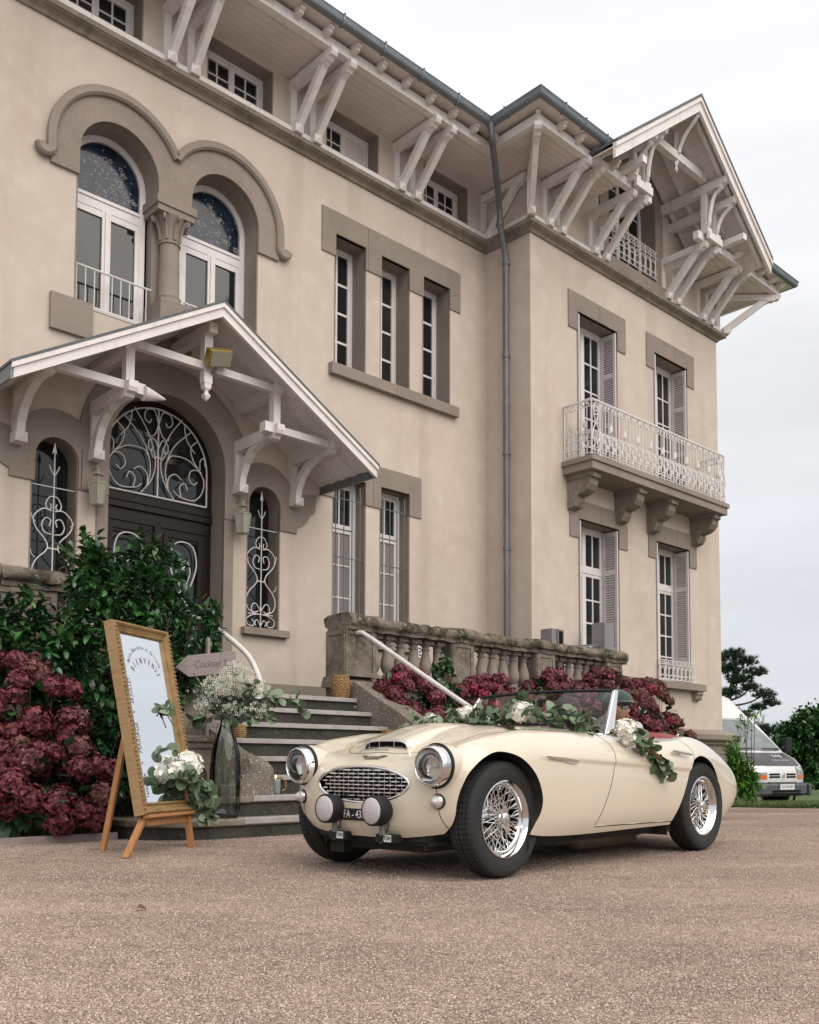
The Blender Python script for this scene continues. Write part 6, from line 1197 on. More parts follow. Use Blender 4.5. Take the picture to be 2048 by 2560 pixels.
# ---------------------------------------------------------------- bushes
def bush(name, label, cat, frame, org, ells, n, meshes, size, nparts=300, twigs=40, group=None, leafname='leaf', inner=.55, core=True, tmat=None, dirfn=None, pick=None, coremat=None):
    """ells: (centre, radii) of the crown; leaves sit in clumps near its skin, most of all on the side we see"""
    t = thing(name, label, cat, frame, org, group); mats = []; vol = np.array([e[1][0]*e[1][1]*e[1][2] for e in ells])**.67; vol /= vol.sum()
    ncl = max(6, n//9); pts = []
    for _ in range(ncl):
        e = ells[RNG.choice(len(ells), p=vol)]; d = rnd_dir(); 
        if d.z < -.75: d.z *= -1
        r_ = RNG.uniform(inner, 1.03)**.7; c = Vector((e[0][0]+d.x*e[1][0]*r_, e[0][1]+d.y*e[1][1]*r_, e[0][2]+d.z*e[1][2]*r_))
        if c.z < .04: c.z = .04+abs(c.z)*.3
        ax = (d*Vector(e[1]).length + Vector((0,0,.5))*Vector(e[1]).length*.6 + rnd_dir()*.4).normalized()
        for k in range(9):
            dd = (ax*.55+rnd_dir()).normalized() if dirfn is None else dirfn(ax); p = c-ax*RNG.uniform(0, .16)*size/.09+rnd_dir()*.02
            s = RNG.uniform(.65, 1.15); M = Matrix.Translation(p) @ rot_to(dd, RNG.uniform(-.6, .6)) @ sc_m(s); pts.append((p, M))
    # parts: those nearest the camera; the rest joined
    CW = (frame.inverted() @ Vector((0,0,.63)))
    dist = [(p-CW).length - .0*p.z for p, _ in pts]; order = np.argsort(dist); P_ = [pts[i][1] for i in order]
    k = min(nparts, len(P_)); step = order[:max(k, int(len(P_)*.45))]; sel = set(RNG.choice(step, k, replace=False).tolist()) if k else set()
    leaf_objects(leafname, meshes, [pts[i][1] for i in sorted(sel)], t)
    rest = [pts[i][1] for i in range(len(pts)) if i not in sel]
    for q, me in enumerate(meshes): 
        rr = rest[q::len(meshes)]
        if rr: stuff(scatter('foliage', me, rr, t))
    if twigs:
        m = MB()
        for _ in range(twigs):
            e = ells[RNG.choice(len(ells), p=vol)]; d = rnd_dir(); d.z = abs(d.z)*.8+.1; b = Vector((org[0], org[1], 0))+Vector((RNG.normal()*.12, RNG.normal()*.12, .0)); b = Vector((b.x*.5+e[0][0]*.5, b.y*.5+e[0][1]*.5, .02)); tip = Vector((e[0][0]+d.x*e[1][0]*.85, e[0][1]+d.y*e[1][1]*.85, e[0][2]+d.z*e[1][2]*.85)); mid = b.lerp(tip, .5)+rnd_dir()*.08
            m.tube(spline([b, mid, tip], 5), list(np.linspace(.011, .003, 11)), 5)
        stuff(m.build('stems', tmat or M_TWIG, t, smooth=180, recalc=False))
    return t
# camellia by the steps
CE = [((3.75,7.62,1.50),(.62,.55,.95)),((4.05,7.65,2.05),(.45,.42,.62)),((3.55,7.7,2.15),(.32,.32,.50)),((3.35,7.65,1.15),(.45,.45,.85)),((2.95,7.7,1.35),(.30,.3,.40)),((4.35,7.6,1.55),(.30,.3,.65)),((4.68,7.62,1.75),(.14,.16,.46)),((3.9,7.5,.6),(.75,.5,.55)),((3.2,7.6,.7),(.5,.45,.5)),((2.72,7.8,1.72),(.26,.25,.34)),((3.05,7.75,1.75),(.25,.25,.35))]
cam_b = bush('camellia_bush', 'tall glossy dark green camellia bush behind the gilt mirror in front of the door', 'bush', MH, (3.8, 7.65, 0), CE, 11500, CAM, .09, 300, 30, inner=.30)
# red hydrangeas
def hydrangea(label, frame, org, ells, nh, nl, group, mix=(0,0,1,3,2,4), seed=0, rs=1.):
    t = thing('hydrangea_bush', label, 'hydrangea', frame, org, group); o = Vector(org); vol = np.array([e[1][0]*e[1][2] for e in ells]); vol /= vol.sum(); placed = []; CW = frame.inverted() @ Vector((0,0,.63))
    tries = 0
    while len(placed) < nh and tries < 6000:
        tries += 1; e = ells[RNG.choice(len(ells), p=vol)]; d = rnd_dir(); d.z = d.z if d.z > -.5 else -d.z
        c = Vector((e[0][0]+d.x*e[1][0], e[0][1]+d.y*e[1][1], e[0][2]+d.z*e[1][2]))*1.; c = c+rnd_dir()*.03
        if c.z < .10: continue
        if d.dot((CW-c).normalized()) < -.35: continue
        if any((c-q).length < .115*rs for q in placed): continue
        placed.append(c); me = HEADS[mix[RNG.integers(len(mix))]]; dd = d+Vector((0,0,.5)); M = Matrix.Translation(c-o) @ dd.normalized().to_track_quat('Z', 'Y').to_matrix().to_4x4() @ sc_m(RNG.uniform(.8, 1.2)*rs)
        link('flower_head', me, t, M)
    mats = []
    for _ in range(nl):
        e = ells[RNG.choice(len(ells), p=vol)]; d = rnd_dir(); r_ = RNG.uniform(.72, .99); c = Vector((e[0][0]+d.x*e[1][0]*r_, e[0][1]+d.y*e[1][1]*r_, max(.05, e[0][2]+d.z*e[1][2]*r_))); mats.append(Matrix.Translation(c) @ rot_to((d+Vector((0,0,.1))+rnd_dir()*.6), RNG.uniform(-.5, .5)) @ sc_m(RNG.uniform(.7, 1.15)))
    k = min(110, nl); leaf_objects('leaf', HYL, mats[:k], t)
    if nl > k: stuff(scatter('foliage', HYL[0], mats[k:], t))
    m = MB()
    for c in placed[::2]: b = Vector((c.x*.5+o.x*.5, c.y*.5+o.y*.5, .02)); m.tube([b, b.lerp(c,.6)+rnd_dir()*.05, c], [.008,.006,.004], 4)
    stuff(m.build('stems', M_TWIG, t, recalc=False)); return t
hydrangea('dark red hydrangea bush at the left edge below the stone balustrade', MW, (-2.95, 7.55, 0), [((-3.22,7.60,.85),(.62,.48,.60)),((-2.85,7.40,.42),(.52,.42,.38)),((-3.1,7.4,.45),(.55,.45,.4))], 92, 560, 'red hydrangeas', (0,0,1,3,0,2,1))
HG = 'red hydrangeas'
hydrangea('red hydrangea bush below the first balusters right of the steps', MH, (7.55, 8.0, 0), [((7.55,8.1,1.15),(.42,.34,.50)),((7.45,7.8,.8),(.4,.35,.45))], 34, 160, HG, (0,3,1,5,0))
bush('evergreen_bush', 'glossy green bush between red hydrangeas below the balustrade behind the handrail', 'bush', MH, (8.15, 8.05, 0), [((8.1,8.05,1.05),(.50,.36,.62)),((8.3,8.2,1.55),(.20,.2,.40)),((8.0,7.9,.6),(.6,.45,.5))], 1900, CAM, .09, 200, 24)
hydrangea('bright red hydrangea bush behind the windscreen, below the middle balusters', MH, (9.2, 8.1, 0), [((9.05,8.2,1.22),(.50,.32,.48)),((9.6,8.1,1.0),(.5,.35,.45))], 46, 170, HG, (0,3,1,5,3))
hydrangea('red hydrangea bush with rust heads below the third stone pier', MH, (10.6, 8.1, 0), [((10.35,8.15,1.30),(.55,.35,.50)),((10.9,8.1,1.2),(.5,.35,.52))], 56, 190, HG, (0,2,1,4,3))
hydrangea('tall red hydrangea bush before the last pier of the balustrade', MH, (11.8, 8.1, 0), [((11.6,8.15,1.38),(.45,.36,.56)),((12.0,8.0,1.15),(.5,.36,.5))], 50, 180, HG, (0,2,1,0))
hydrangea('rust red hydrangea bush behind the driver, below the shuttered windows', MH, (12.9, 8.3, 0), [((12.75,8.3,1.35),(.62,.42,.50)),((13.4,8.4,.95),(.62,.45,.45)),((12.6,8.2,.8),(.6,.4,.5))], 84, 260, HG, (2,4,2,0,5,2))
# ---------------------------------------------------------------- bamboo, shrubs, pine, grass on the right
BML = [leaf_mesh('bamboo_leaf', .15, .022, M_BAMB, .1, .3)]
def up_out(ax): d = (ax*.9+rnd_dir()*.8+Vector((0,0,.15))).normalized(); return d
bush('bamboo', 'bright green dwarf bamboo clump between the villa corner and the white van', 'bamboo', MW, (5.55, 15.6, -.1), [((5.36,15.6,.36),(.25,.3,.42)),((5.24,15.6,.72),(.13,.15,.28)),((5.48,15.5,.28),(.20,.22,.28))], 2600, BML, .12, 200, 24, inner=.3, dirfn=up_out)
m_ = [((5.40+.06*i,15.9,1.0+.09*i),(.10,.1,.14)) for i in range(5)] + [((5.75,16.0,1.42),(.20,.1,.10)),((5.95,16.0,1.30),(.12,.1,.08))]
bush('bamboo', 'sparse yellow green bamboo sprigs in front of the van windscreen', 'bamboo', MW, (5.6, 16.0, -.1), m_, 150, BML, .12, 120, 6, inner=.2, dirfn=up_out)
SHL = [leaf_mesh('shrub_leaf', .14, .075, M_SHRUB, .2, .2)]
bush('shrub', 'large bright green shrub at the right edge behind the white van', 'shrub', MW, (11.6, 27.5, -.6), [((11.6,27.5,1.0),(1.25,1.3,1.25)),((12.8,27.6,1.45),(1.5,1.3,1.45)),((10.9,27.6,.8),(.7,.8,1.0)),((11.4,27.3,-.1),(1.4,1.2,.6)),((11.5,27.5,1.7),(.6,.5,.65))], 24000, SHL, .15, 250, 20, inner=.5)
bush('shrub', 'darker green shrub farther back between pine and right hand shrub', 'shrub', MW, (11.4, 33, -.6), [((11.0,33,.4),(1.5,1,1.0)),((12.6,33,.6),(1.2,1,1.1)),((9.8,33,.4),(.9,.8,.9))], 9000, SHL, .15, 60, 10, inner=.5)
bush('hedge', 'dark green hedge far behind the villa and the van', 'hedge', MW, (16, 44, -.75), [((x,44+RNG.uniform(-1,1),.4),(2.2,1.2,RNG.uniform(1.3,1.9))) for x in range(8, 40, 3)], 16000, SHL, .15, 0, 0, inner=.5)
TLL = [leaf_mesh('tree_leaf', .42, .25, material('far_leaf', (.016, .05, .014), .6, island=((.035, .085, .02), .8)), .2, .2)]
mats = []; m = MB()
for i in range(16):
    tx, ty = 34+RNG.uniform(-3, 4), -34+5.2*i; h_ = RNG.uniform(6.5, 10)
    for _ in range(650):
        d = rnd_dir()*RNG.uniform(.55, 1.03); mats.append(Matrix.Translation((tx+d.x*3.2, ty+d.y*3.2, h_*.56+d.z*h_*.46-.5)) @ rot_to(rnd_dir(), 0) @ sc_m(RNG.uniform(.7, 1.5)))
tag(scatter('far_wood', TLL[0], mats, None), 'far-off green wood beyond the drive that shows only in reflections', 'wood', kind='stuff')
ND = MB()
for k in range(7): a = 2*pi*k/7; d = Vector((cos(a)*.55, sin(a)*.55, .85)).normalized()*.22; s_ = Vector((-sin(a), cos(a), 0))*.022; b_ = len(ND.v); ND.v += [tuple(-s_), tuple(s_), tuple(d)]; ND.f.append((b_, b_+1, b_+2))
NDM = bpy.data.meshes.new('needle_tuft'); NDM.from_pydata(ND.v, [], ND.f); NDM.materials.append(M_PINE)
pine = thing('pine_tree', 'dark maritime pine with open clumped crown behind the villa corner', 'pine tree', MW, (11.6, 34, -.7))
m = MB(); TR = spline([(10.9,34,-.75),(10.95,34,1.0),(11.2,34,2.4),(11.5,34,3.6),(11.6,34,4.4)], 6); m.tube(TR, list(np.linspace(.17, .05, len(TR))), 8); m.build('trunk', M_TWIG, pine, smooth=60)
CLUMPS = [((11.5,34,4.5),.42),((11.95,34.1,4.25),.42),((12.25,33.9,3.85),.36),((11.3,34,3.95),.45),((11.7,34,3.6),.42),((12.1,34,3.3),.33),((12.55,33.9,3.05),.36),((12.8,34,2.75),.30),((12.35,34,2.6),.28),((11.4,34,3.1),.40),((11.2,34.1,2.55),.42),((11.7,33.9,2.3),.36),((12.2,34,1.85),.42),((12.8,34,1.75),.46),((13.4,34,1.85),.34),((11.5,34,1.6),.45),((12.6,34.1,1.3),.4),((11.0,34,4.3),.35)]
m = MB()
for c, r_ in CLUMPS:
    b_ = min(TR, key=lambda p: abs(p.z-(c[2]-.45))); m.tube(spline([b_, Vector(c).lerp(b_, .4)+Vector((0,0,-.1)), Vector(c)], 4), list(np.linspace(.05, .02, 9)), 5)
stuff(m.build('limbs', M_TWIG, pine, smooth=180, recalc=False))
for c, r_ in CLUMPS:
    mats = []
    for _ in range(int(120*(r_/.4)**2)):
        d = rnd_dir(); d.z *= .42; p = Vector(c)+d*r_*RNG.uniform(.2, 1.15); mats.append(Matrix.Translation(p) @ (d+Vector((0,0,.7))).normalized().to_track_quat('Z','Y').to_matrix().to_4x4() @ sc_m(RNG.uniform(.6, 1.0)))
    scatter('crown', NDM, mats, pine)
# lawn and grass
m = MB(); xs_ = np.concatenate([np.linspace(4.6, 40, 36), [55, 75, 100, 140]]); ys_ = np.linspace(0, 1, 24)
for v_ in ys_:
    for x in xs_: y = 13.9+.35*sin(x*1.7)+.2*sin(x*4.1)+.06*(x-6) + (v_**2.2)*(225-14); m.v.append((x, y, gz0(x, y)+.012))
m.f = [(j*40+i, j*40+i+1, (j+1)*40+i+1, (j+1)*40+i) for j in range(23) for i in range(39)]; structure(m.build('lawn', M_LAWN, None, smooth=180))
GB = MB(); GB.v = [(-.004,0,0),(.004,0,0),(.002,.012,.05),(.012,.03,.085)]; GB.f = [(0,1,2),(0,2,3)]; GBM = bpy.data.meshes.new('grass_blade'); GBM.from_pydata(GB.v, [], GB.f); GBM.materials.append(M_GRASS)
mats = []
for _ in range(26000):
    y = 13.6+11*RNG.random()**1.6; x = (.255+.19*RNG.random())*y; e = 13.9+.35*sin(x*1.7)+.2*sin(x*4.1)+.06*(x-6)
    if y < e-.05-.25*RNG.random()**3: continue
    mats.append(Matrix.Translation((x, y, gz0(x, y))) @ Matrix.Rotation(RNG.uniform(0, 6.28), 4, 'Z') @ sc_m(RNG.uniform(.6, 1.5)))
g_ = scatter('grass', GBM, mats, None); tag(g_, 'short green grass around the parked van', 'grass', kind='stuff')
mats = [Matrix.Translation((x, y, gz0(x, y))) @ Matrix.Rotation(RNG.uniform(0, 6.28), 4, 'Z') @ sc_m(RNG.uniform(.3, .8)) for x, y in [(-1.35+RNG.normal()*.10, 7.92+RNG.normal()*.04) for _ in range(160)]]
tag(scatter('weeds', GBM, mats, None), 'small green weeds at the foot of the lowest step', 'weeds', kind='stuff')
# pebbles in the near gravel
pb = bmesh.new(); bmesh.ops.create_icosphere(pb, subdivisions=1, radius=1); PBM = bpy.data.meshes.new('pebble'); pb.to_mesh(PBM); pb.free(); PBM.materials.append(M_PEB)
co_ = np.zeros(len(PBM.vertices)*3); PBM.vertices.foreach_get('co', co_); co_ = co_.reshape(-1, 3)*(1+RNG.normal(size=(len(PBM.vertices), 1))*.14); PBM.vertices.foreach_set('co', co_.ravel())
mats = []
N_PEB = 110000
yy_ = 1.9+ (9.5-1.9)*RNG.random(N_PEB)**1.75; xx_ = (RNG.random(N_PEB)*1.06-.53)*.86*yy_*1.02
for x, y in zip(xx_, yy_):
    s = RNG.uniform(.0011, .0030)*(1+.18*(y-1.9)/3); mats.append(Matrix.Translation((x, y, gz0(x, y)+s*.15)) @ Matrix.Rotation(RNG.uniform(0, 6.28), 4, rnd_dir()) @ Matrix.Diagonal((s*1.25, s, s*.7, 1)))
tag(scatter('gravel', PBM, mats, None), 'loose pale and brown gravel stones on the drive', 'gravel', kind='stuff'); bpy.data.objects['gravel'].data.shade_flat()
lf = leaf_mesh('dry_leaf', .042, .03, material('dry_leaf', (.12,.055,.025), .7, noise=(30, (.07,.03,.015), .4, .7)), .7, .5)
o = link('dry_leaf', lf, None, Matrix.Translation((-1.15, 4.10, .012)) @ rot_to((1,.3,.15), .5)); tag(o, 'curled brown dry leaf lying on the gravel in the foreground', 'leaf')
# ---------------------------------------------------------------- easel and mirror
TH, AL, MWd, ML = R(17.5), R(11.74), .695, 1.343
w_ = Vector((sin(TH), cos(TH), 0)); nh = Vector((cos(TH), -sin(TH), 0)); v_ = -nh*sin(AL)+Vector((0,0,cos(AL))); n_ = nh*cos(AL)+Vector((0,0,sin(AL))); BL = Vector((-1.742, 6.349, .278))
MM = Matrix(((w_.x,v_.x,n_.x,BL.x),(w_.y,v_.y,n_.y,BL.y),(w_.z,v_.z,n_.z,BL.z),(0,0,0,1)))
mir = thing('welcome_mirror', 'tall gilt framed mirror with handwritten welcome lettering leaning on a wooden easel', 'mirror', MM)
FW, FT = .085, .075
for nme, a, b_, c, d in (('l',0,FW,0,ML),('r',MWd-FW,MWd,0,ML),('t',FW,MWd-FW,ML-FW,ML),('b',FW,MWd-FW,0,FW)):
    m = MB(); lo = nme in 'lr'
    pf = [(0,-FT),(0,-.012),(.006,0),(.030,.0),(.036,-.010),(.060,-.020),(.066,-.014),(.076,-.016),(FW,-.032),(FW,-FT)]
    def P(o_, z, t): 
        if nme == 'l': return (o_, t, z)
        if nme == 'r': return (MWd-o_, t, z)
        if nme == 't': return (t, ML-o_, z)
        return (t, o_, z)
    vs = []
    for e in (0, 1):
        for o_, z in pf: ext = (ML if lo else MWd); t = (o_ if e == 0 else ext-o_); vs.append(P(o_, z, t))
    k = len(pf); m.add(vs, [(i, (i+1) % k, k+(i+1) % k, k+i) for i in range(k)] + [tuple(range(k)), tuple(range(2*k-1, k-1, -1))]); fo = m.build('frame_moulding', M_GOLD, mir, org=(0,0,0))
    beads = MB(); small = MB(); ext = (ML if lo else MWd); nb = int((ext-.05)/.030)
    for i in range(nb):
        t = .03+(ext-.06)*(i+.5)/nb; x, y, z = P(.018, .002, t); ax = (.013,.009,.010) if lo else (.009,.013,.010); beads.sphere((x, y, z), ax, 8, 5)
    nb2 = int((ext-.14)/.014)
    for i in range(nb2): x, y, z = P(.0715, -.012, .07+(ext-.14)*(i+.5)/nb2); small.sphere((x, y, z), .0042, 5, 4)
    stuff(beads.build('carved_beading', M_GOLD, fo, smooth=180, org=(0,0,0))); stuff(small.build('pearl_beading', M_GOLD, fo, smooth=180, org=(0,0,0)))
m = MB(); m.box((-.004,0.002,-.074),(-.0005,ML-.002,-.004)); m.build('raw_wood_edge', M_PINEW, mir, org=(0,0,0))
m = MB(); m.box((FW-.01,FW-.01,-.036),(MWd-FW+.01,ML-FW+.01,-.033)); m.build('mirror_glass', M_MIRROR, mir, org=(0,0,0))
m = MB(); m.tube([(-.012+.008*cos(t), ML*.60+.008*sin(t), -.06) for t in np.linspace(0, 2*pi, 10)[:-1]], .003, 5, closed=True); m.build('hanging_ring', M_BRASS, mir, org=(0,0,0))
def arc_text(txt, cx, cy, rx, ry, a0, a1, size, sh=0, xs=.8):
    k = len(txt)
    for i, ch in enumerate(txt):
        if ch == ' ': continue
        a = R(a0+(a1-a0)*i/(k-1)); x, y = cx+rx*cos(a), cy+ry*sin(a); sl = math.atan2(-ry*cos(a)*-1*-1, 1)
        tx, ty = rx*sin(a), -ry*cos(a); rot = math.atan2(ty, tx)
        text_obj('lettering', ch, size, Matrix.Translation((x, y, -.0322)) @ Matrix.Rotation(rot, 4, 'Z'), M_INK, mir, .0003, sh, xs=xs)
arc_text('Marie Charlotte et Guillaume', MWd/2, 1.02, .20, .165, 164, 16, .040, .35, .62)
arc_text('BIENVENUE', MWd/2, .975, .165, .115, 158, 14, .062, .1, .62)
def vtext(txt, y, size, x=.125): text_obj('lettering', txt, size, Matrix.Translation((x, y, -.0322)) @ Matrix.Rotation(pi/2, 4, 'Z'), M_INK, mir, .0003, .1, xs=.85)
vtext('28 JUILLET', .86, .048); vtext('MARIAGE', .53, .060, .128); vtext('Lacanuelle', .20, .046, .13)
for y in (.70, .345): text_obj('lettering', '*', .05, Matrix.Translation((.125, y, -.0322)), M_INK, mir, .0003)
eas = thing('easel', 'orange brown wooden tripod easel carrying the gilt mirror', 'easel', MW, (-1.8, 6.5, 0))
for f_, t_ in (((-1.83,6.24,.004), BL+w_*.10-n_*.03+v_*.03), ((-1.55,6.90,.004), BL+w_*(MWd-.12)-n_*.03+v_*.03)):
    m = MB(); f_ = Vector(f_); d = (t_-f_).normalized(); tp = t_-n_*.07+v_*.55; m.beam(f_, t_+Vector((0,0,.02)), .045, .026, up=w_); m.build('leg', M_EASEL, eas, bevel=.002)
m = MB(); a = BL+w_*(MWd*.42)+v_*.92-n_*.10; m.beam((-2.09,6.59,.004), a, .040, .026, up=w_); m.build('leg', M_EASEL, eas, bevel=.002)
m = MB(); m.beam(BL+w_*.02+v_*-.013+n_*.0, BL+w_*(MWd-.01)+v_*-.013+n_*.0, .05, .022, up=v_); m.build('ledge', M_EASEL, eas, bevel=.002)
m = MB(); m.beam(BL+w_*.06-v_*.05-n_*.035, BL+w_*(MWd-.08)-v_*.05-n_*.035, .022, .045, up=v_); m.build('rail', M_EASEL, eas, bevel=.002)
m = MB(); m.beam(BL+w_*(MWd*.42)-v_*.02-n_*.092, BL+w_*(MWd*.42)+v_*1.0-n_*.092, .04, .02, up=n_); m.build('mast', M_EASEL, eas)
# ---------------------------------------------------------------- floral pieces
def sprig(t, path, n, spread, meshes=EUC, size=1., up=.25, name='leaf', lim=400, stem=True, smat=None):
    pts = spline(path, 8); mats = []
    for i in range(n):
        p = pts[RNG.integers(len(pts))]; d = (rnd_dir()+Vector((0,0,up))).normalized(); q = p+rnd_dir()*spread*RNG.random()**.5; q.z = q.z+abs(RNG.normal())*spread*.3
        mats.append(Matrix.Translation(q) @ rot_to(d, RNG.uniform(-1, 1)) @ sc_m(RNG.uniform(.65, 1.15)*size))
    leaf_objects(name, meshes, mats, t)
    if stem: m = MB(); m.tube(pts, .004, 5); m.build('stem', smat or M_TWIG, t, recalc=False)
def bloom(t, p, r_=1., k=0, d=(0,0,1)): 
    o = Vector(ORG[t.name]); link('flower', WB[k % 2], t, Matrix.Translation(Vector(p)-o) @ Vector(d).normalized().to_track_quat('Z','Y').to_matrix().to_4x4() @ sc_m(r_))
gar = thing('eucalyptus_garland', 'eucalyptus garland with white flowers lying along the base of the car windscreen', 'garland', MC, (-.95, 0, .85))
sprig(gar, [(-.72,-.62,.87),(-.86,-.42,.89),(-.93,-.1,.90),(-.93,.2,.90),(-.98,.42,.885),(-1.0,.58,.855)], 270, .075, up=.45, size=1.12)
sprig(gar, [(-1.0,-.05,.93),(-1.08,-.02,1.0),(-1.13,.02,1.06)], 22, .05, up=.5); sprig(gar, [(-.99,-.35,.92),(-1.05,-.33,1.0)], 14, .05, up=.5)
sprig(gar, [(-.98,.46,.89),(-.93,.56,.86),(-.90,.64,.80)], 20, .035, up=-.1); sprig(gar, [(-.62,-.60,.87),(-.52,-.55,.87)], 14, .045)
for p, r_ in (((-.95,-.38,.965),1.05),((-.93,.12,.965),1.1),((-.78,-.55,.92),.8)): bloom(gar, p, r_, int(r_*10), (.5,.3,.6))
db = thing('door_bouquet', 'white flower and eucalyptus spray tied to the car door mirror', 'bouquet', MC, (-1.30, .76, .82))
bloom(db, (-1.155,.755,.845), 1.05, 0, (.3,.9,.5)); bloom(db, (-1.17,.765,.80), .85, 1, (.2,1,.2)); bloom(db, (-1.215,.75,.855), .8, 1, (0,.8,.6))
sprig(db, [(-1.19,.79,.83),(-1.24,.80,.78),(-1.27,.80,.73)], 34, .03, up=-.4, size=1.1); sprig(db, [(-1.28,.79,.80),(-1.36,.80,.74),(-1.43,.80,.67),(-1.50,.80,.60)], 26, .03, up=-.3, size=1.15); sprig(db, [(-1.47,.80,.66),(-1.55,.80,.60),(-1.60,.80,.565)], 34, .04, up=-.5, size=1.25)
m = MB()
for k in range(9): a = Vector((-1.30+RNG.normal()*.012,.805,.78+RNG.normal()*.012)); b_ = Vector((-1.47+RNG.normal()*.01,.812+RNG.random()*.02,.655+RNG.normal()*.018)); m.tube(spline([a, a.lerp(b_,.5)+rnd_dir()*.014, b_], 4), .0022, 4)
stuff(m.build('raffia_tie', M_WICKER, db, recalc=False))
mbq = thing('mirror_bouquet', 'large white hydrangea and eucalyptus spray on the lower right corner of the mirror', 'bouquet', MM, (.62, .25, .03))
bloom(mbq, (.585,.325,.05), 1.45, 1, (.2,.2,1)); bloom(mbq, (.47,.30,.03), 1.05, 0, (-.4,.2,1))
sprig(mbq, [(.44,.25,.05),(.52,.22,.06),(.60,.20,.06)], 34, .05, up=0, size=1.4); sprig(mbq, [(.58,.20,.06),(.64,.12,.07),(.66,.02,.07),(.68,-.06,.07)], 64, .05, up=0, size=1.5); sprig(mbq, [(.62,.16,.06),(.74,.12,.06),(.84,.05,.05)], 26, .04, up=0, size=1.2); sprig(mbq, [(.46,.38,.05),(.44,.45,.04)], 4, .015, up=0, size=1.3); sprig(mbq, [(.55,.62,-.0),(.5,.72,-.01),(.56,.78,.0)], 10, .035, up=0, size=1.2)
# tall glass vase with gypsophila
vx, vb, vz = 4.27, 6.70, .176
vase = thing('glass_vase', 'tall pale green glass bottle vase standing on the lowest stair slab', 'vase', MH, (vx, vb, vz)); VT = Matrix.Translation((vx, vb, vz))
m = MB(); m.lathe([(.001,.004),(.108,.004),(.120,.02),(.124,.10),(.124,.42),(.116,.52),(.092,.62),(.062,.70),(.046,.76),(.044,.80),(.052,.83)], 36, VT, cap=False); m.build('glass_body', M_VASE, vase, smooth=180, recalc=False)
m = MB(); m.lathe([(.001,.02),(.10,.02),(.112,.034)], 36, VT, cap=False); m.build('inner_wall', M_VASE, vase, smooth=180, recalc=False)
bq = thing('vase_bouquet', 'white gypsophila and eucalyptus bouquet spilling from the tall glass vase', 'bouquet', MH, (vx, vb, 1.2))
GY = MB()
for k in range(5): d = rnd_dir(); GY.sphere(tuple(d*.007), .0032, 4, 3)
GYM = bpy.data.meshes.new('floret'); GYM.from_pydata(GY.v, [], GY.f); GYM.materials.append(M_GYPS)
mats = []; CL = [((4.44,6.81,1.27),(.22,.15,.15)),((4.30,6.87,1.22),(.16,.12,.12)),((4.58,6.76,1.20),(.16,.12,.12)),((4.20,6.92,1.10),(.09,.08,.09)),((4.60,6.75,1.06),(.13,.1,.08)),((4.45,6.83,1.40),(.10,.08,.06)),((4.40,6.8,1.06),(.12,.1,.07))]
CL = [((c[0]-.08, c[1]-.13, c[2]), r_) for c, r_ in CL]
for c, r_ in CL:
    for _ in range(int(3400*r_[0]*r_[2]*3)):
        d = rnd_dir()*RNG.random()**.4; mats.append(Matrix.Translation((c[0]+d.x*r_[0], c[1]+d.y*r_[1], c[2]+d.z*r_[2])) @ sc_m(RNG.uniform(1.0, 2.0)))
stuff(scatter('gypsophila_florets', GYM, mats, bq))
m = MB()
for c, r_ in CL:
    for _ in range(22): d = rnd_dir(); m.tube(spline([(vx+RNG.normal()*.02, vb+RNG.normal()*.02, .98), (c[0]*.5+vx*.5, c[1]*.5+vb*.5, 1.02), (c[0]+d.x*r_[0]*.9, c[1]+d.y*r_[1]*.9, c[2]+d.z*r_[2]*.9)], 4), .0013, 3)
for _ in range(5): m.tube([(vx+RNG.normal()*.02, vb+RNG.normal()*.02, .98),(vx+RNG.normal()*.05, vb+RNG.normal()*.05, .30)], .003, 4)
stuff(m.build('stems', material('green_stem', (.05,.09,.03), .6), bq, recalc=False))
for pth, n, sp in (([(4.4,6.85,1.0),(4.6,6.75,1.1),(4.85,6.7,1.15),(5.02,6.68,1.06)], 42, .05), ([(4.4,6.85,1.0),(4.5,6.75,1.15),(4.55,6.72,1.25)], 26, .07), ([(4.38,6.9,1.0),(4.25,6.9,1.1),(4.18,6.95,1.25)], 24, .05), ([(4.36,6.9,.98),(4.2,6.95,.98),(4.1,7.0,.93)], 16, .04), ([(4.4,6.85,.98),(4.55,6.75,.98),(4.7,6.7,.98)], 20, .05), ([(4.4,6.85,1.0),(4.4,6.85,1.08)], 30, .08)): sprig(bq, [(p[0]-.09, p[1]-.15, p[2]) for p in pth], n, sp, size=1.5, up=.1)
# arrow sign
sg = thing('arrow_sign', 'grey wooden arrow sign lettered in script on a post behind the bouquet', 'sign', MH, (4.42, 7.3, 0))
SM_ = Matrix(((cos(R(-28)),-sin(R(-28)),0,4.40),(sin(R(-28)),cos(R(-28)),0,7.20),(0,0,1,1.47),(0,0,0,1)))
m = MB(); m.M = SM_ @ Matrix.Rotation(R(-5), 4, 'Y'); m.prism([(-.28,-.01),(-.17,-.10),(.24,-.085),(.24,.10),(-.17,.085)], -.012, .012); bo = m.build('board', M_GREYW, sg, bevel=.003)
TM_ = Matrix.Translation((-4.42,-7.3,0)) @ SM_ @ Matrix.Rotation(R(-5), 4, 'Y') @ Matrix.Translation((.02,-.0125,.0)) @ Matrix.Rotation(pi/2, 4, 'X'); text_obj('lettering', 'Cocktail Y', .088, TM_, M_INK, sg, .0004, .25, xs=.75)
m = MB(); m.beam((4.41,7.225,.3),(4.41,7.225,1.70),.035,.025); m.build('post', M_GREYW, sg)
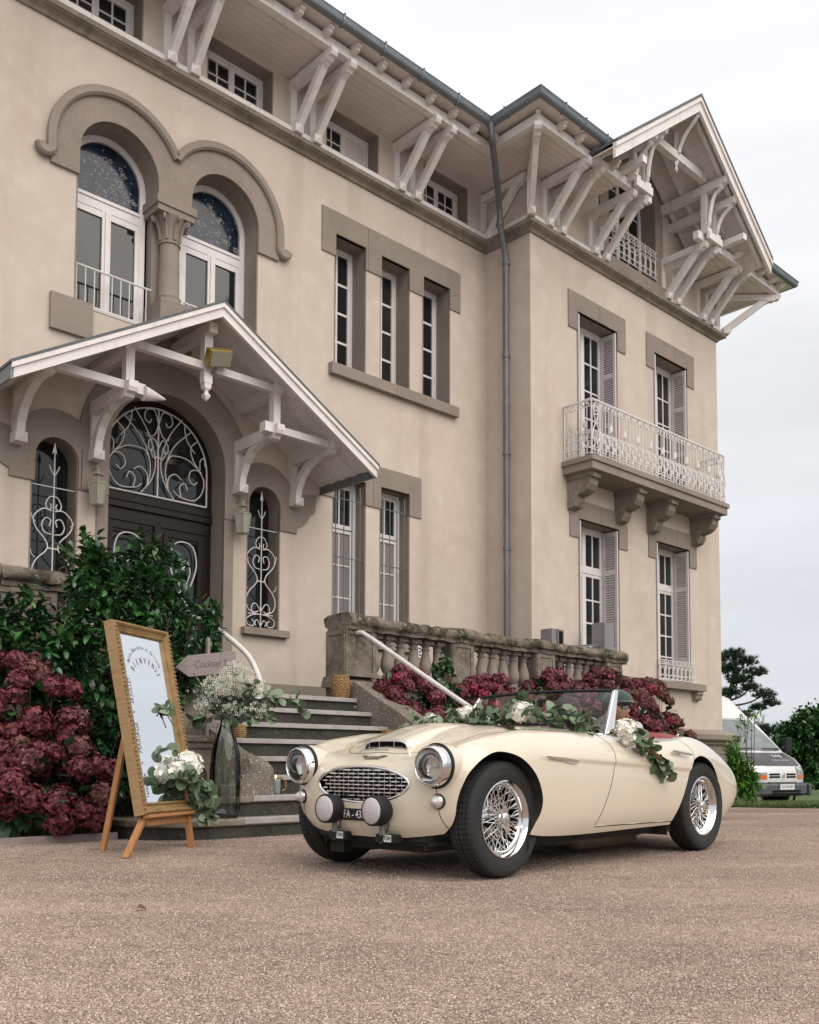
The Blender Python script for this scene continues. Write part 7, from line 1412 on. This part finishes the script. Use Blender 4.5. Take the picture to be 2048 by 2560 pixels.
# candles and baskets on the steps
def candle(u, b, z, h, lit, label):
    t = thing('candle_jar', label, 'candle', MH, (u, b, z)); T = Matrix.Translation((u, b, z))
    m = MB(); m.lathe([(.001,.004),(.052,.004),(.055,.01),(.055,.155)], 28, T, cap=False); m.build('glass', M_GLASS, t, smooth=180, recalc=False)
    m = MB(); m.tube([(u+.057*cos(t_), b+.057*sin(t_), z+.145) for t_ in np.linspace(0, 2*pi, 22)[:-1]], .005, 6, closed=True); m.tube(spline([(u+.055,b,z+.145),(u+.11,b,z+.11),(u+.10,b,z+.05),(u+.057,b,z+.03)], 5), .005, 6); m.build('rope_handle', M_WICKER, t)
    if h:
        m = MB(); m.lathe([(.001,.006),(.044,.006),(.044,h-.004),(.040,h),(.001,h-.006)], 24, T); m.build('candle', M_CANDLE, t, smooth=40)
        if lit: m = MB(); m.lathe([(.001,h),(.005,h+.012),(.004,h+.024),(.001,h+.038)], 8, T); m.build('flame', M_FLAME, t, smooth=180)
candle(4.93, 6.93, .343, .135, True, 'pale green candle burning in a glass jar on the second step')
candle(4.80, 6.98, .343, 0, False, 'empty glass jar beside the burning candle on the second step')
def basket(u, b, z, r_, h, label, handle=True):
    t = thing('wicker_basket', label, 'basket', MH, (u, b, z)); rows = int(h/.017); m = MB(); n = 26
    def rad(k): q = k/rows; return r_*(.80+.30*sin(pi*(q*.78+.12)))
    for k in range(rows+1):
        pts = [((rad(k)+.006*(1 if (i+k) % 2 else -1))*cos(2*pi*i/n)+u, (rad(k)+.006*(1 if (i+k) % 2 else -1))*sin(2*pi*i/n)+b, z+.008+k*.0168) for i in range(n)]; m.tube(pts, .0068, 5, closed=True)
    wv = m.build('weave', M_WICKER, t, smooth=180, recalc=False); stuff(wv)
    m = MB(); 
    for i in range(n): m.tube([(rad(k)*cos(2*pi*i/n)+u, rad(k)*sin(2*pi*i/n)+b, z+.008+k*.0168) for k in range(0, rows+1, 2)], .004, 4)
    stuff(m.build('ribs', M_WICKER, t, recalc=False)); m = MB(); m.lathe([(r_*.7,.01),(r_*.86,.04),(r_*.9,h*.6),(r_*.75,h-.01)], 20, Matrix.Translation((u,b,z))); m.build('lining', M_DARK, t)
    if handle: m = MB(); m.tube(spline([(u-r_*.62,b-r_*.55,z+h),(u-r_*.45,b-r_*.9,z+h-.05),(u,b-r_*1.12,z+h-.10),(u+r_*.5,b-r_*.9,z+h-.05),(u+r_*.66,b-r_*.5,z+h)], 6), .006, 6); m.build('handle', M_WICKER, t, smooth=180)
basket(6.90, 8.46, 1.346, .098, .265, 'tall wicker lantern basket at the top of the stairs beside the stone pier')
basket(5.02, 7.66, .845, .06, .12, 'small wicker basket on the stair half hidden behind the left stringer', False)
basket(6.95, 7.72, .845, .06, .13, 'low wicker basket on the stair just above the car bonnet', False)
# ================================================================== DRIVER AND VAN
drv = thing('person', 'driver in dark green flat cap and sunglasses, hand on the car door, grey jacket', 'person', MC, (-1.72, .33, .45))
HC = Vector((-1.70,.36,1.015)); HF = Vector((-.05,1,-.02)).normalized(); HX = Vector((0,0,1)).cross(HF).normalized()*-1; HZ = HX.cross(HF)*1
if HZ.z < 0: HZ = -HZ
HMt = Matrix(((HX.x,HF.x,HZ.x,HC.x),(HX.y,HF.y,HZ.y,HC.y),(HX.z,HF.z,HZ.z,HC.z),(0,0,0,1)))        # head frame: x to a side, y forward, z up
m = MB(); n, k = 28, 22; vs = []
for i in range(k+1):
    t = pi*i/k
    for j in range(n):
        a = 2*pi*j/n; x, y, z = sin(t)*cos(a), sin(t)*sin(a), cos(t); X, Y, Z = x*.074, y*.094, z*.118
        if z < -.1: X *= 1-.30*(-z-.1); Y = Y*(1-.10*(-z)) + (.012*(-z) if y > 0 else 0)
        if y > 0:
            f = math.exp(-((x/.20)**2)); Y += .022*f*math.exp(-((z+.16)/.13)**2) + .010*math.exp(-((x/.45)**2)-((z-.18)/.10)**2) - .008*(math.exp(-(((abs(x)-.38)/.16)**2)-((z-.02)/.10)**2)) + .008*math.exp(-((x/.30)**2)-((z+.50)/.07)**2) + .010*math.exp(-((x/.28)**2)-((z+.82)/.14)**2) + .008*math.exp(-(((abs(x)-.5)/.2)**2)-((z+.15)/.15)**2)
        vs.append((X, Y, Z))
fs = [(i*n+j, (i+1)*n+j, (i+1)*n+(j+1) % n, i*n+(j+1) % n) for i in range(k) for j in range(n)]
m.M = HMt; m.add(vs, fs)
for s in (-1, 1): m.sphere((s*.074,-.005,-.01),(.010,.022,.032),8,8)
m.M = None; m.tube(spline([HC+Vector((0,-.01,-.08)), HC+Vector((.0,-.03,-.15)), HC+Vector((0,-.04,-.22))], 4), [.052]*4+[.056]*4+[.062], 14)
# left hand closed over the top of the door, wrist running back to the sleeve
hw = Vector((-1.43,.665,.815))
m.sphere(tuple(hw+Vector((0,-.012,.012))), (.044,.040,.022), 12, 8); m.tube(spline([hw+Vector((.0,-.035,.012)), hw+Vector((-.03,-.09,.03)), hw+Vector((-.07,-.15,.05))], 5), [.028]*4+[.03]*4+[.034]*3, 10)
for i, (dx, L) in enumerate(((-.033,.92),(-.012,1.05),(.010,1.),(.031,.82))):
    b = hw+Vector((dx,.012,.020)); m.tube(spline([b, b+Vector((0,.026*L,.012)), b+Vector((0,.046*L,-.004)), b+Vector((.001,.050*L,-.030*L)), b+Vector((.001,.044*L,-.042*L))], 4), [.0098]*4+[.0095]*4+[.009]*4+[.0082]*4+[.006], 8)
b = hw+Vector((.040,-.012,.010)); m.tube(spline([b, b+Vector((.018,.012,.006)), b+Vector((.022,.035,-.004)), b+Vector((.018,.050,-.012))], 4), [.011]*4+[.0105]*4+[.009]*4+[.007], 8)
m.build('body', M_SKIN, drv, smooth=180)
m = MB(); m.M = HMt; m.add([(-.022,.0935,-.050),(0,.0985,-.047),(.022,.0935,-.050),(.016,.096,-.062),(0,.0975,-.066),(-.016,.096,-.062),(0,.104,-.055)], [(0,1,6),(1,2,6),(2,3,6),(3,4,6),(4,5,6),(5,0,6)]); m.build('lips', M_LIP, drv, smooth=180)
m = MB(); vs = []
for i in range(12):
    t = .52*pi*i/11
    for j in range(24):
        a = 2*pi*j/24; X, Y, Z = .083*sin(t)*cos(a), .104*sin(t)*sin(a), .045+.088*cos(t)
        if sin(a) > 0: Y += .018*sin(a)*sin(t)
        if sin(a) < 0: Z -= .012*(-sin(a))*sin(t)
        vs.append((X, Y, Z))
m.M = HMt; m.add(vs, [(i*24+j, (i+1)*24+j, (i+1)*24+(j+1) % 24, i*24+(j+1) % 24) for i in range(11) for j in range(24)])
pk = []
for q in range(3):
    for j in range(13): a = pi*(.10+.80*j/12); r1 = (.085,.102) if q == 0 else (.090,.150) if q == 1 else (.083,.104); pk.append((r1[0]*cos(a), r1[1]*sin(a), (.058,.040,.046)[q]+(.004*sin(a) if q != 1 else -.004)))
m.add(pk, [(q*13+j, q*13+j+1, q*13+14+j, q*13+13+j) for q in range(2) for j in range(12)]); m.build('flat_cap', M_CAP, drv, smooth=60)
m = MB(); m.M = HMt
for s in (-1, 1):
    pts = [(s*.034+.029*cos(t)*(1.0), .0, .012+.022*sin(t)) for t in np.linspace(0, 2*pi, 18)[:-1]]; f = [(x, .108-.9*(x*x)/.11, z) for x, y, z in pts]; b = [(x*1.02, .101-.9*(x*x)/.11, z) for x, y, z in pts]; m.add(f+b, [tuple(range(17))] + [(i, (i+1) % 17, 17+(i+1) % 17, 17+i) for i in range(17)]); m.tube([(s*.062,.068,.020),(s*.078,.03,.020),(s*.080,-.02,.012)], .003, 5)
m.tube([(-.008,.108,.018),(0,.110,.021),(.008,.108,.018)], .003, 5); m.build('sunglasses', M_SHADE, drv)
m = MB()
for s in (-1,1): m.M = HMt; m.sphere((s*.066,-.03,.02),(.012,.05,.04),8,6)
m.sphere((0,-.07,.0),(.06,.03,.06),10,6); m.build('hair', M_HAIR, drv, smooth=180)
# jacket: torso and both sleeves grown as one skin
def skin_mesh(name, pts, edges, rad, mat, parent, org):
    me = bpy.data.meshes.new(name); me.from_pydata([tuple(Vector(p)-Vector(org)) for p in pts], edges, []); o = link(name, me, parent); me.materials.append(mat)
    md = o.modifiers.new('skin', 'SKIN'); sv = me.skin_vertices[0].data
    for i, r_ in enumerate(rad): sv[i].radius = r_ if hasattr(r_, '__len__') else (r_, r_)
    sv[0].use_root = True; md.use_smooth_shade = True; sb = o.modifiers.new('sub', 'SUBSURF'); sb.levels = 2; sb.render_levels = 2; return o
JP = [(-1.68,.33,.46),(-1.72,.33,.60),(-1.76,.33,.73),(-1.77,.33,.81),(-1.76,.33,.86),(-1.72,.50,.80),(-1.62,.60,.72),(-1.52,.60,.80),(-1.49,.56,.845),(-1.74,.16,.80),(-1.60,.10,.66),(-1.44,.20,.70)]
skin_mesh('jacket', JP, [(0,1),(1,2),(2,3),(3,4),(3,5),(5,6),(6,7),(7,8),(3,9),(9,10),(10,11)], [(.14,.11),(.16,.12),(.17,.125),(.15,.10),(.065,.065),.07,.058,.05,.044,.07,.058,.045], M_JACKET, drv, ORG[drv.name])
# ---------------------------------------------------------------- the parked van
fwd = Vector((.50,-.866,0)).normalized(); lft = Vector((-fwd.y, fwd.x, 0)); vo = Vector((7.20, 20.4, -.315))
MV = Matrix(((fwd.x,lft.x,0,vo.x),(fwd.y,lft.y,0,vo.y),(0,0,1,vo.z),(0,0,0,1)))   # x forward from the front axle
van = thing('delivery_van', 'white high roof delivery van with dark bonnet sticker parked on the grass', 'van', MV)
HWV = .98
def vsec(prof, y):   # plan taper at the nose and roof
    q = abs(y)/HWV; out = []
    for x, z in prof: f = max(0, x+.2)/1.1; out.append((x-.28*min(1,f)*q**3.2-.02*q**6, y*(1-.10*max(0, z-1.0)/1.5), z-.05*q**8*(1 if z > 1.9 else 0)))
    return out
PB_ = [(-3.6,.42),(-3.6,2.42),(-3.0,2.52),(-1.55,2.52),(-1.25,2.46),(-.82,2.06),(-.62,1.88),(.22,1.19),(.30,1.16),(.62,1.04),(.80,.90),(.86,.78),(.87,.60),(.86,.55),(.40,.50),(.40,.30),(-3.6,.30)]
YS = [HWV*q for q in (-1,-.985,-.94,-.85,-.7,-.5,-.25,0,.25,.5,.7,.85,.94,.985,1)]
m = MB(); kk = len(PB_)
for y in YS: m.v += vsec(PB_, y)
m.f = [(i*kk+j, i*kk+(j+1) % kk, (i+1)*kk+(j+1) % kk, (i+1)*kk+j) for i in range(len(YS)-1) for j in range(kk)] + [tuple(range(kk)), tuple((len(YS)-1)*kk+j for j in range(kk-1, -1, -1))]
m.build('body', M_VAN, van, smooth=32)
def vsheet(za, zb, ya, yb, lift, prof=PB_, nz=6, ny=12):   # a sheet on the nose between two heights, pushed out by lift
    m = MB(); fr = [p for p in prof if p[1] > .5 and p[0] > -1.3][::-1]
    def at(z):
        for (x1,z1),(x2,z2) in zip(fr, fr[1:]):
            if z1 <= z <= z2: return x1+(x2-x1)*(z-z1)/max(1e-6, z2-z1)
        return fr[-1][0]
    for i in range(nz+1):
        z = za+(zb-za)*i/nz; x = at(z)
        for j in range(ny+1):
            f = j/ny; y = (ya[0] if hasattr(ya,'__len__') else ya); y0 = ya[0]+(ya[1]-ya[0])*i/nz if hasattr(ya,'__len__') else ya; y1 = yb[0]+(yb[1]-yb[0])*i/nz if hasattr(yb,'__len__') else yb; y = y0+(y1-y0)*f
            p = vsec([(x, z)], y)[0]; m.v.append((p[0]+lift*.8, p[1], p[2]+lift*.6))
    m.f = [(i*(ny+1)+j, i*(ny+1)+j+1, (i+1)*(ny+1)+j+1, (i+1)*(ny+1)+j) for i in range(nz) for j in range(ny)]; return m
vsheet(1.22, 1.90, (-.86,-.78), (.86,.78), .012).build('windscreen', material('van_glass', (.10,.115,.12), .06, spec=1., noise=(2.5,(.20,.22,.21),.45,.7)), van, smooth=180)
vsheet(.895, 1.165, (-.66,-.80), (.66,.80), .010).build('hood_sticker', M_STICK, van, smooth=180)
MTX = Matrix.Translation((.60,-.06,1.075)) @ Matrix(((0,-.88,.47,0),(1,0,0,0),(0,.47,.88,0),(0,0,0,1)))
text_obj('sticker_text', 'Lnq', .17, MTX @ Matrix.Translation((.22,.05,.006)), M_WHITEP, van, shear=.3); text_obj('sticker_text', 'SAVEURS  TRAITEUR', .055, MTX @ Matrix.Translation((.22,-.10,-.02)), M_WHITEP, van); text_obj('sticker_mark', '(', .22, MTX @ Matrix.Translation((-.02,.04,.006)), M_HYDC, van)
for s in (-1, 1):
    vsheet(.70, .88, s*.46, s*.92, .016).build('headlamp', M_REFL, van, smooth=180); vsheet(.62, .70, s*.46, s*.90, .014).build('indicator', M_ORANGE, van, smooth=180)
for s in (-1, 1):
    for z in (.645, .70): vsheet(z, z+.035, s*.10, s*.40, .012).build('grille_slot', M_DARK, van)
m = vsheet(.53, .555, -.45, .45, .02); m.build('grille_slot', M_DARK, van)
m = on_face(Matrix(((0,0,1,.885),(1,0,0,0),(0,1,0,.70),(0,0,0,1))), [(0,-.06),(.035,0),(0,.06),(-.035,0)], 0, .012); m.build('badge', M_CHROME, van)
PBP = [(.72,.27),(.90,.28),(.955,.33),(.96,.50),(.93,.535),(.80,.54),(.72,.54)]; m = MB(); kk = len(PBP)
for y in YS: m.v += vsec(PBP, y*1.005)
m.f = [(i*kk+j, i*kk+(j+1) % kk, (i+1)*kk+(j+1) % kk, (i+1)*kk+j) for i in range(len(YS)-1) for j in range(kk)] + [tuple(range(kk)), tuple((len(YS)-1)*kk+j for j in range(kk-1, -1, -1))]; bp = m.build('bumper', M_VBUMP, van, smooth=35)
for s in (-1, 1): m = MB(); m.box((.3,s*.90,.28),(.80,s*.985,.53)); m.build('bumper_corner', M_VBUMP, bp, bevel=.03)
for z in (.31, .365): m = MB(); m.box((.955,-.42,z),(.965,.42,z+.035)); m.build('air_slot', M_DARK, bp)
m = MB(); m.box((.961,-.26,.415),(.968,.26,.525)); pl = m.build('licence_plate', M_WHITEP, bp); m = MB(); m.box((.9682,-.26,.415),(.9686,-.215,.525)); m.build('plate_band', M_BLUE, van); m = MB(); m.box((.9682,.215,.415),(.9686,.26,.525)); m.build('plate_band', M_BLUE, van)
text_obj('plate_text', 'AZ-076-BM', .085, Matrix(((0,0,1,.9692),(1,0,0,0),(0,1,0,.47),(0,0,0,1))), M_BLACK, van, xs=.85)
for s in (-1, 1):
    m = MB(); m.tube([(.10,s*.92,1.28),(.12,s*1.02,1.30)], .03, 6); m.box((.06,s*1.0,1.20),(.16,s*1.20,1.50)); m.build('mirror', M_BLACK, van, bevel=.02)
    for x in (0, -2.95):
        m = MB(); A = Matrix.Translation((x, s*.80, .33)) @ Matrix.Rotation(-pi/2*s, 4, 'X'); m.lathe([(.20,-.10),(.30,-.105),(.33,-.08),(.33,.08),(.30,.105),(.20,.09)], 28, A); wo = m.build('wheel', M_BLACK, van, smooth=40); m = MB(); m.lathe([(.20,.085),(.17,.06),(.05,.07),(.001,.07)], 24, A, cap=False); m.build('hubcap', M_GREYBOX, wo, smooth=40)
        m = MB(); m.lathe([(.40,.165),(.40,.182),(.34,.1825)], 28, A, cap=False); m.build('arch_trim', M_DARK, van)
    y0 = s*.15; m = MB(); p = [vsec([(.20,1.225)], q)[0] for q in (y0, s*.25, s*.72)]; m.tube([(a+.03, b, c+.03) for a, b, c in p], .014, 5); m.build('wiper', M_BLACK, van)
m = vsheet(1.93, 2.40, -.6, .6, .01); m.build('roof_fairing', M_VAN, van, smooth=180)
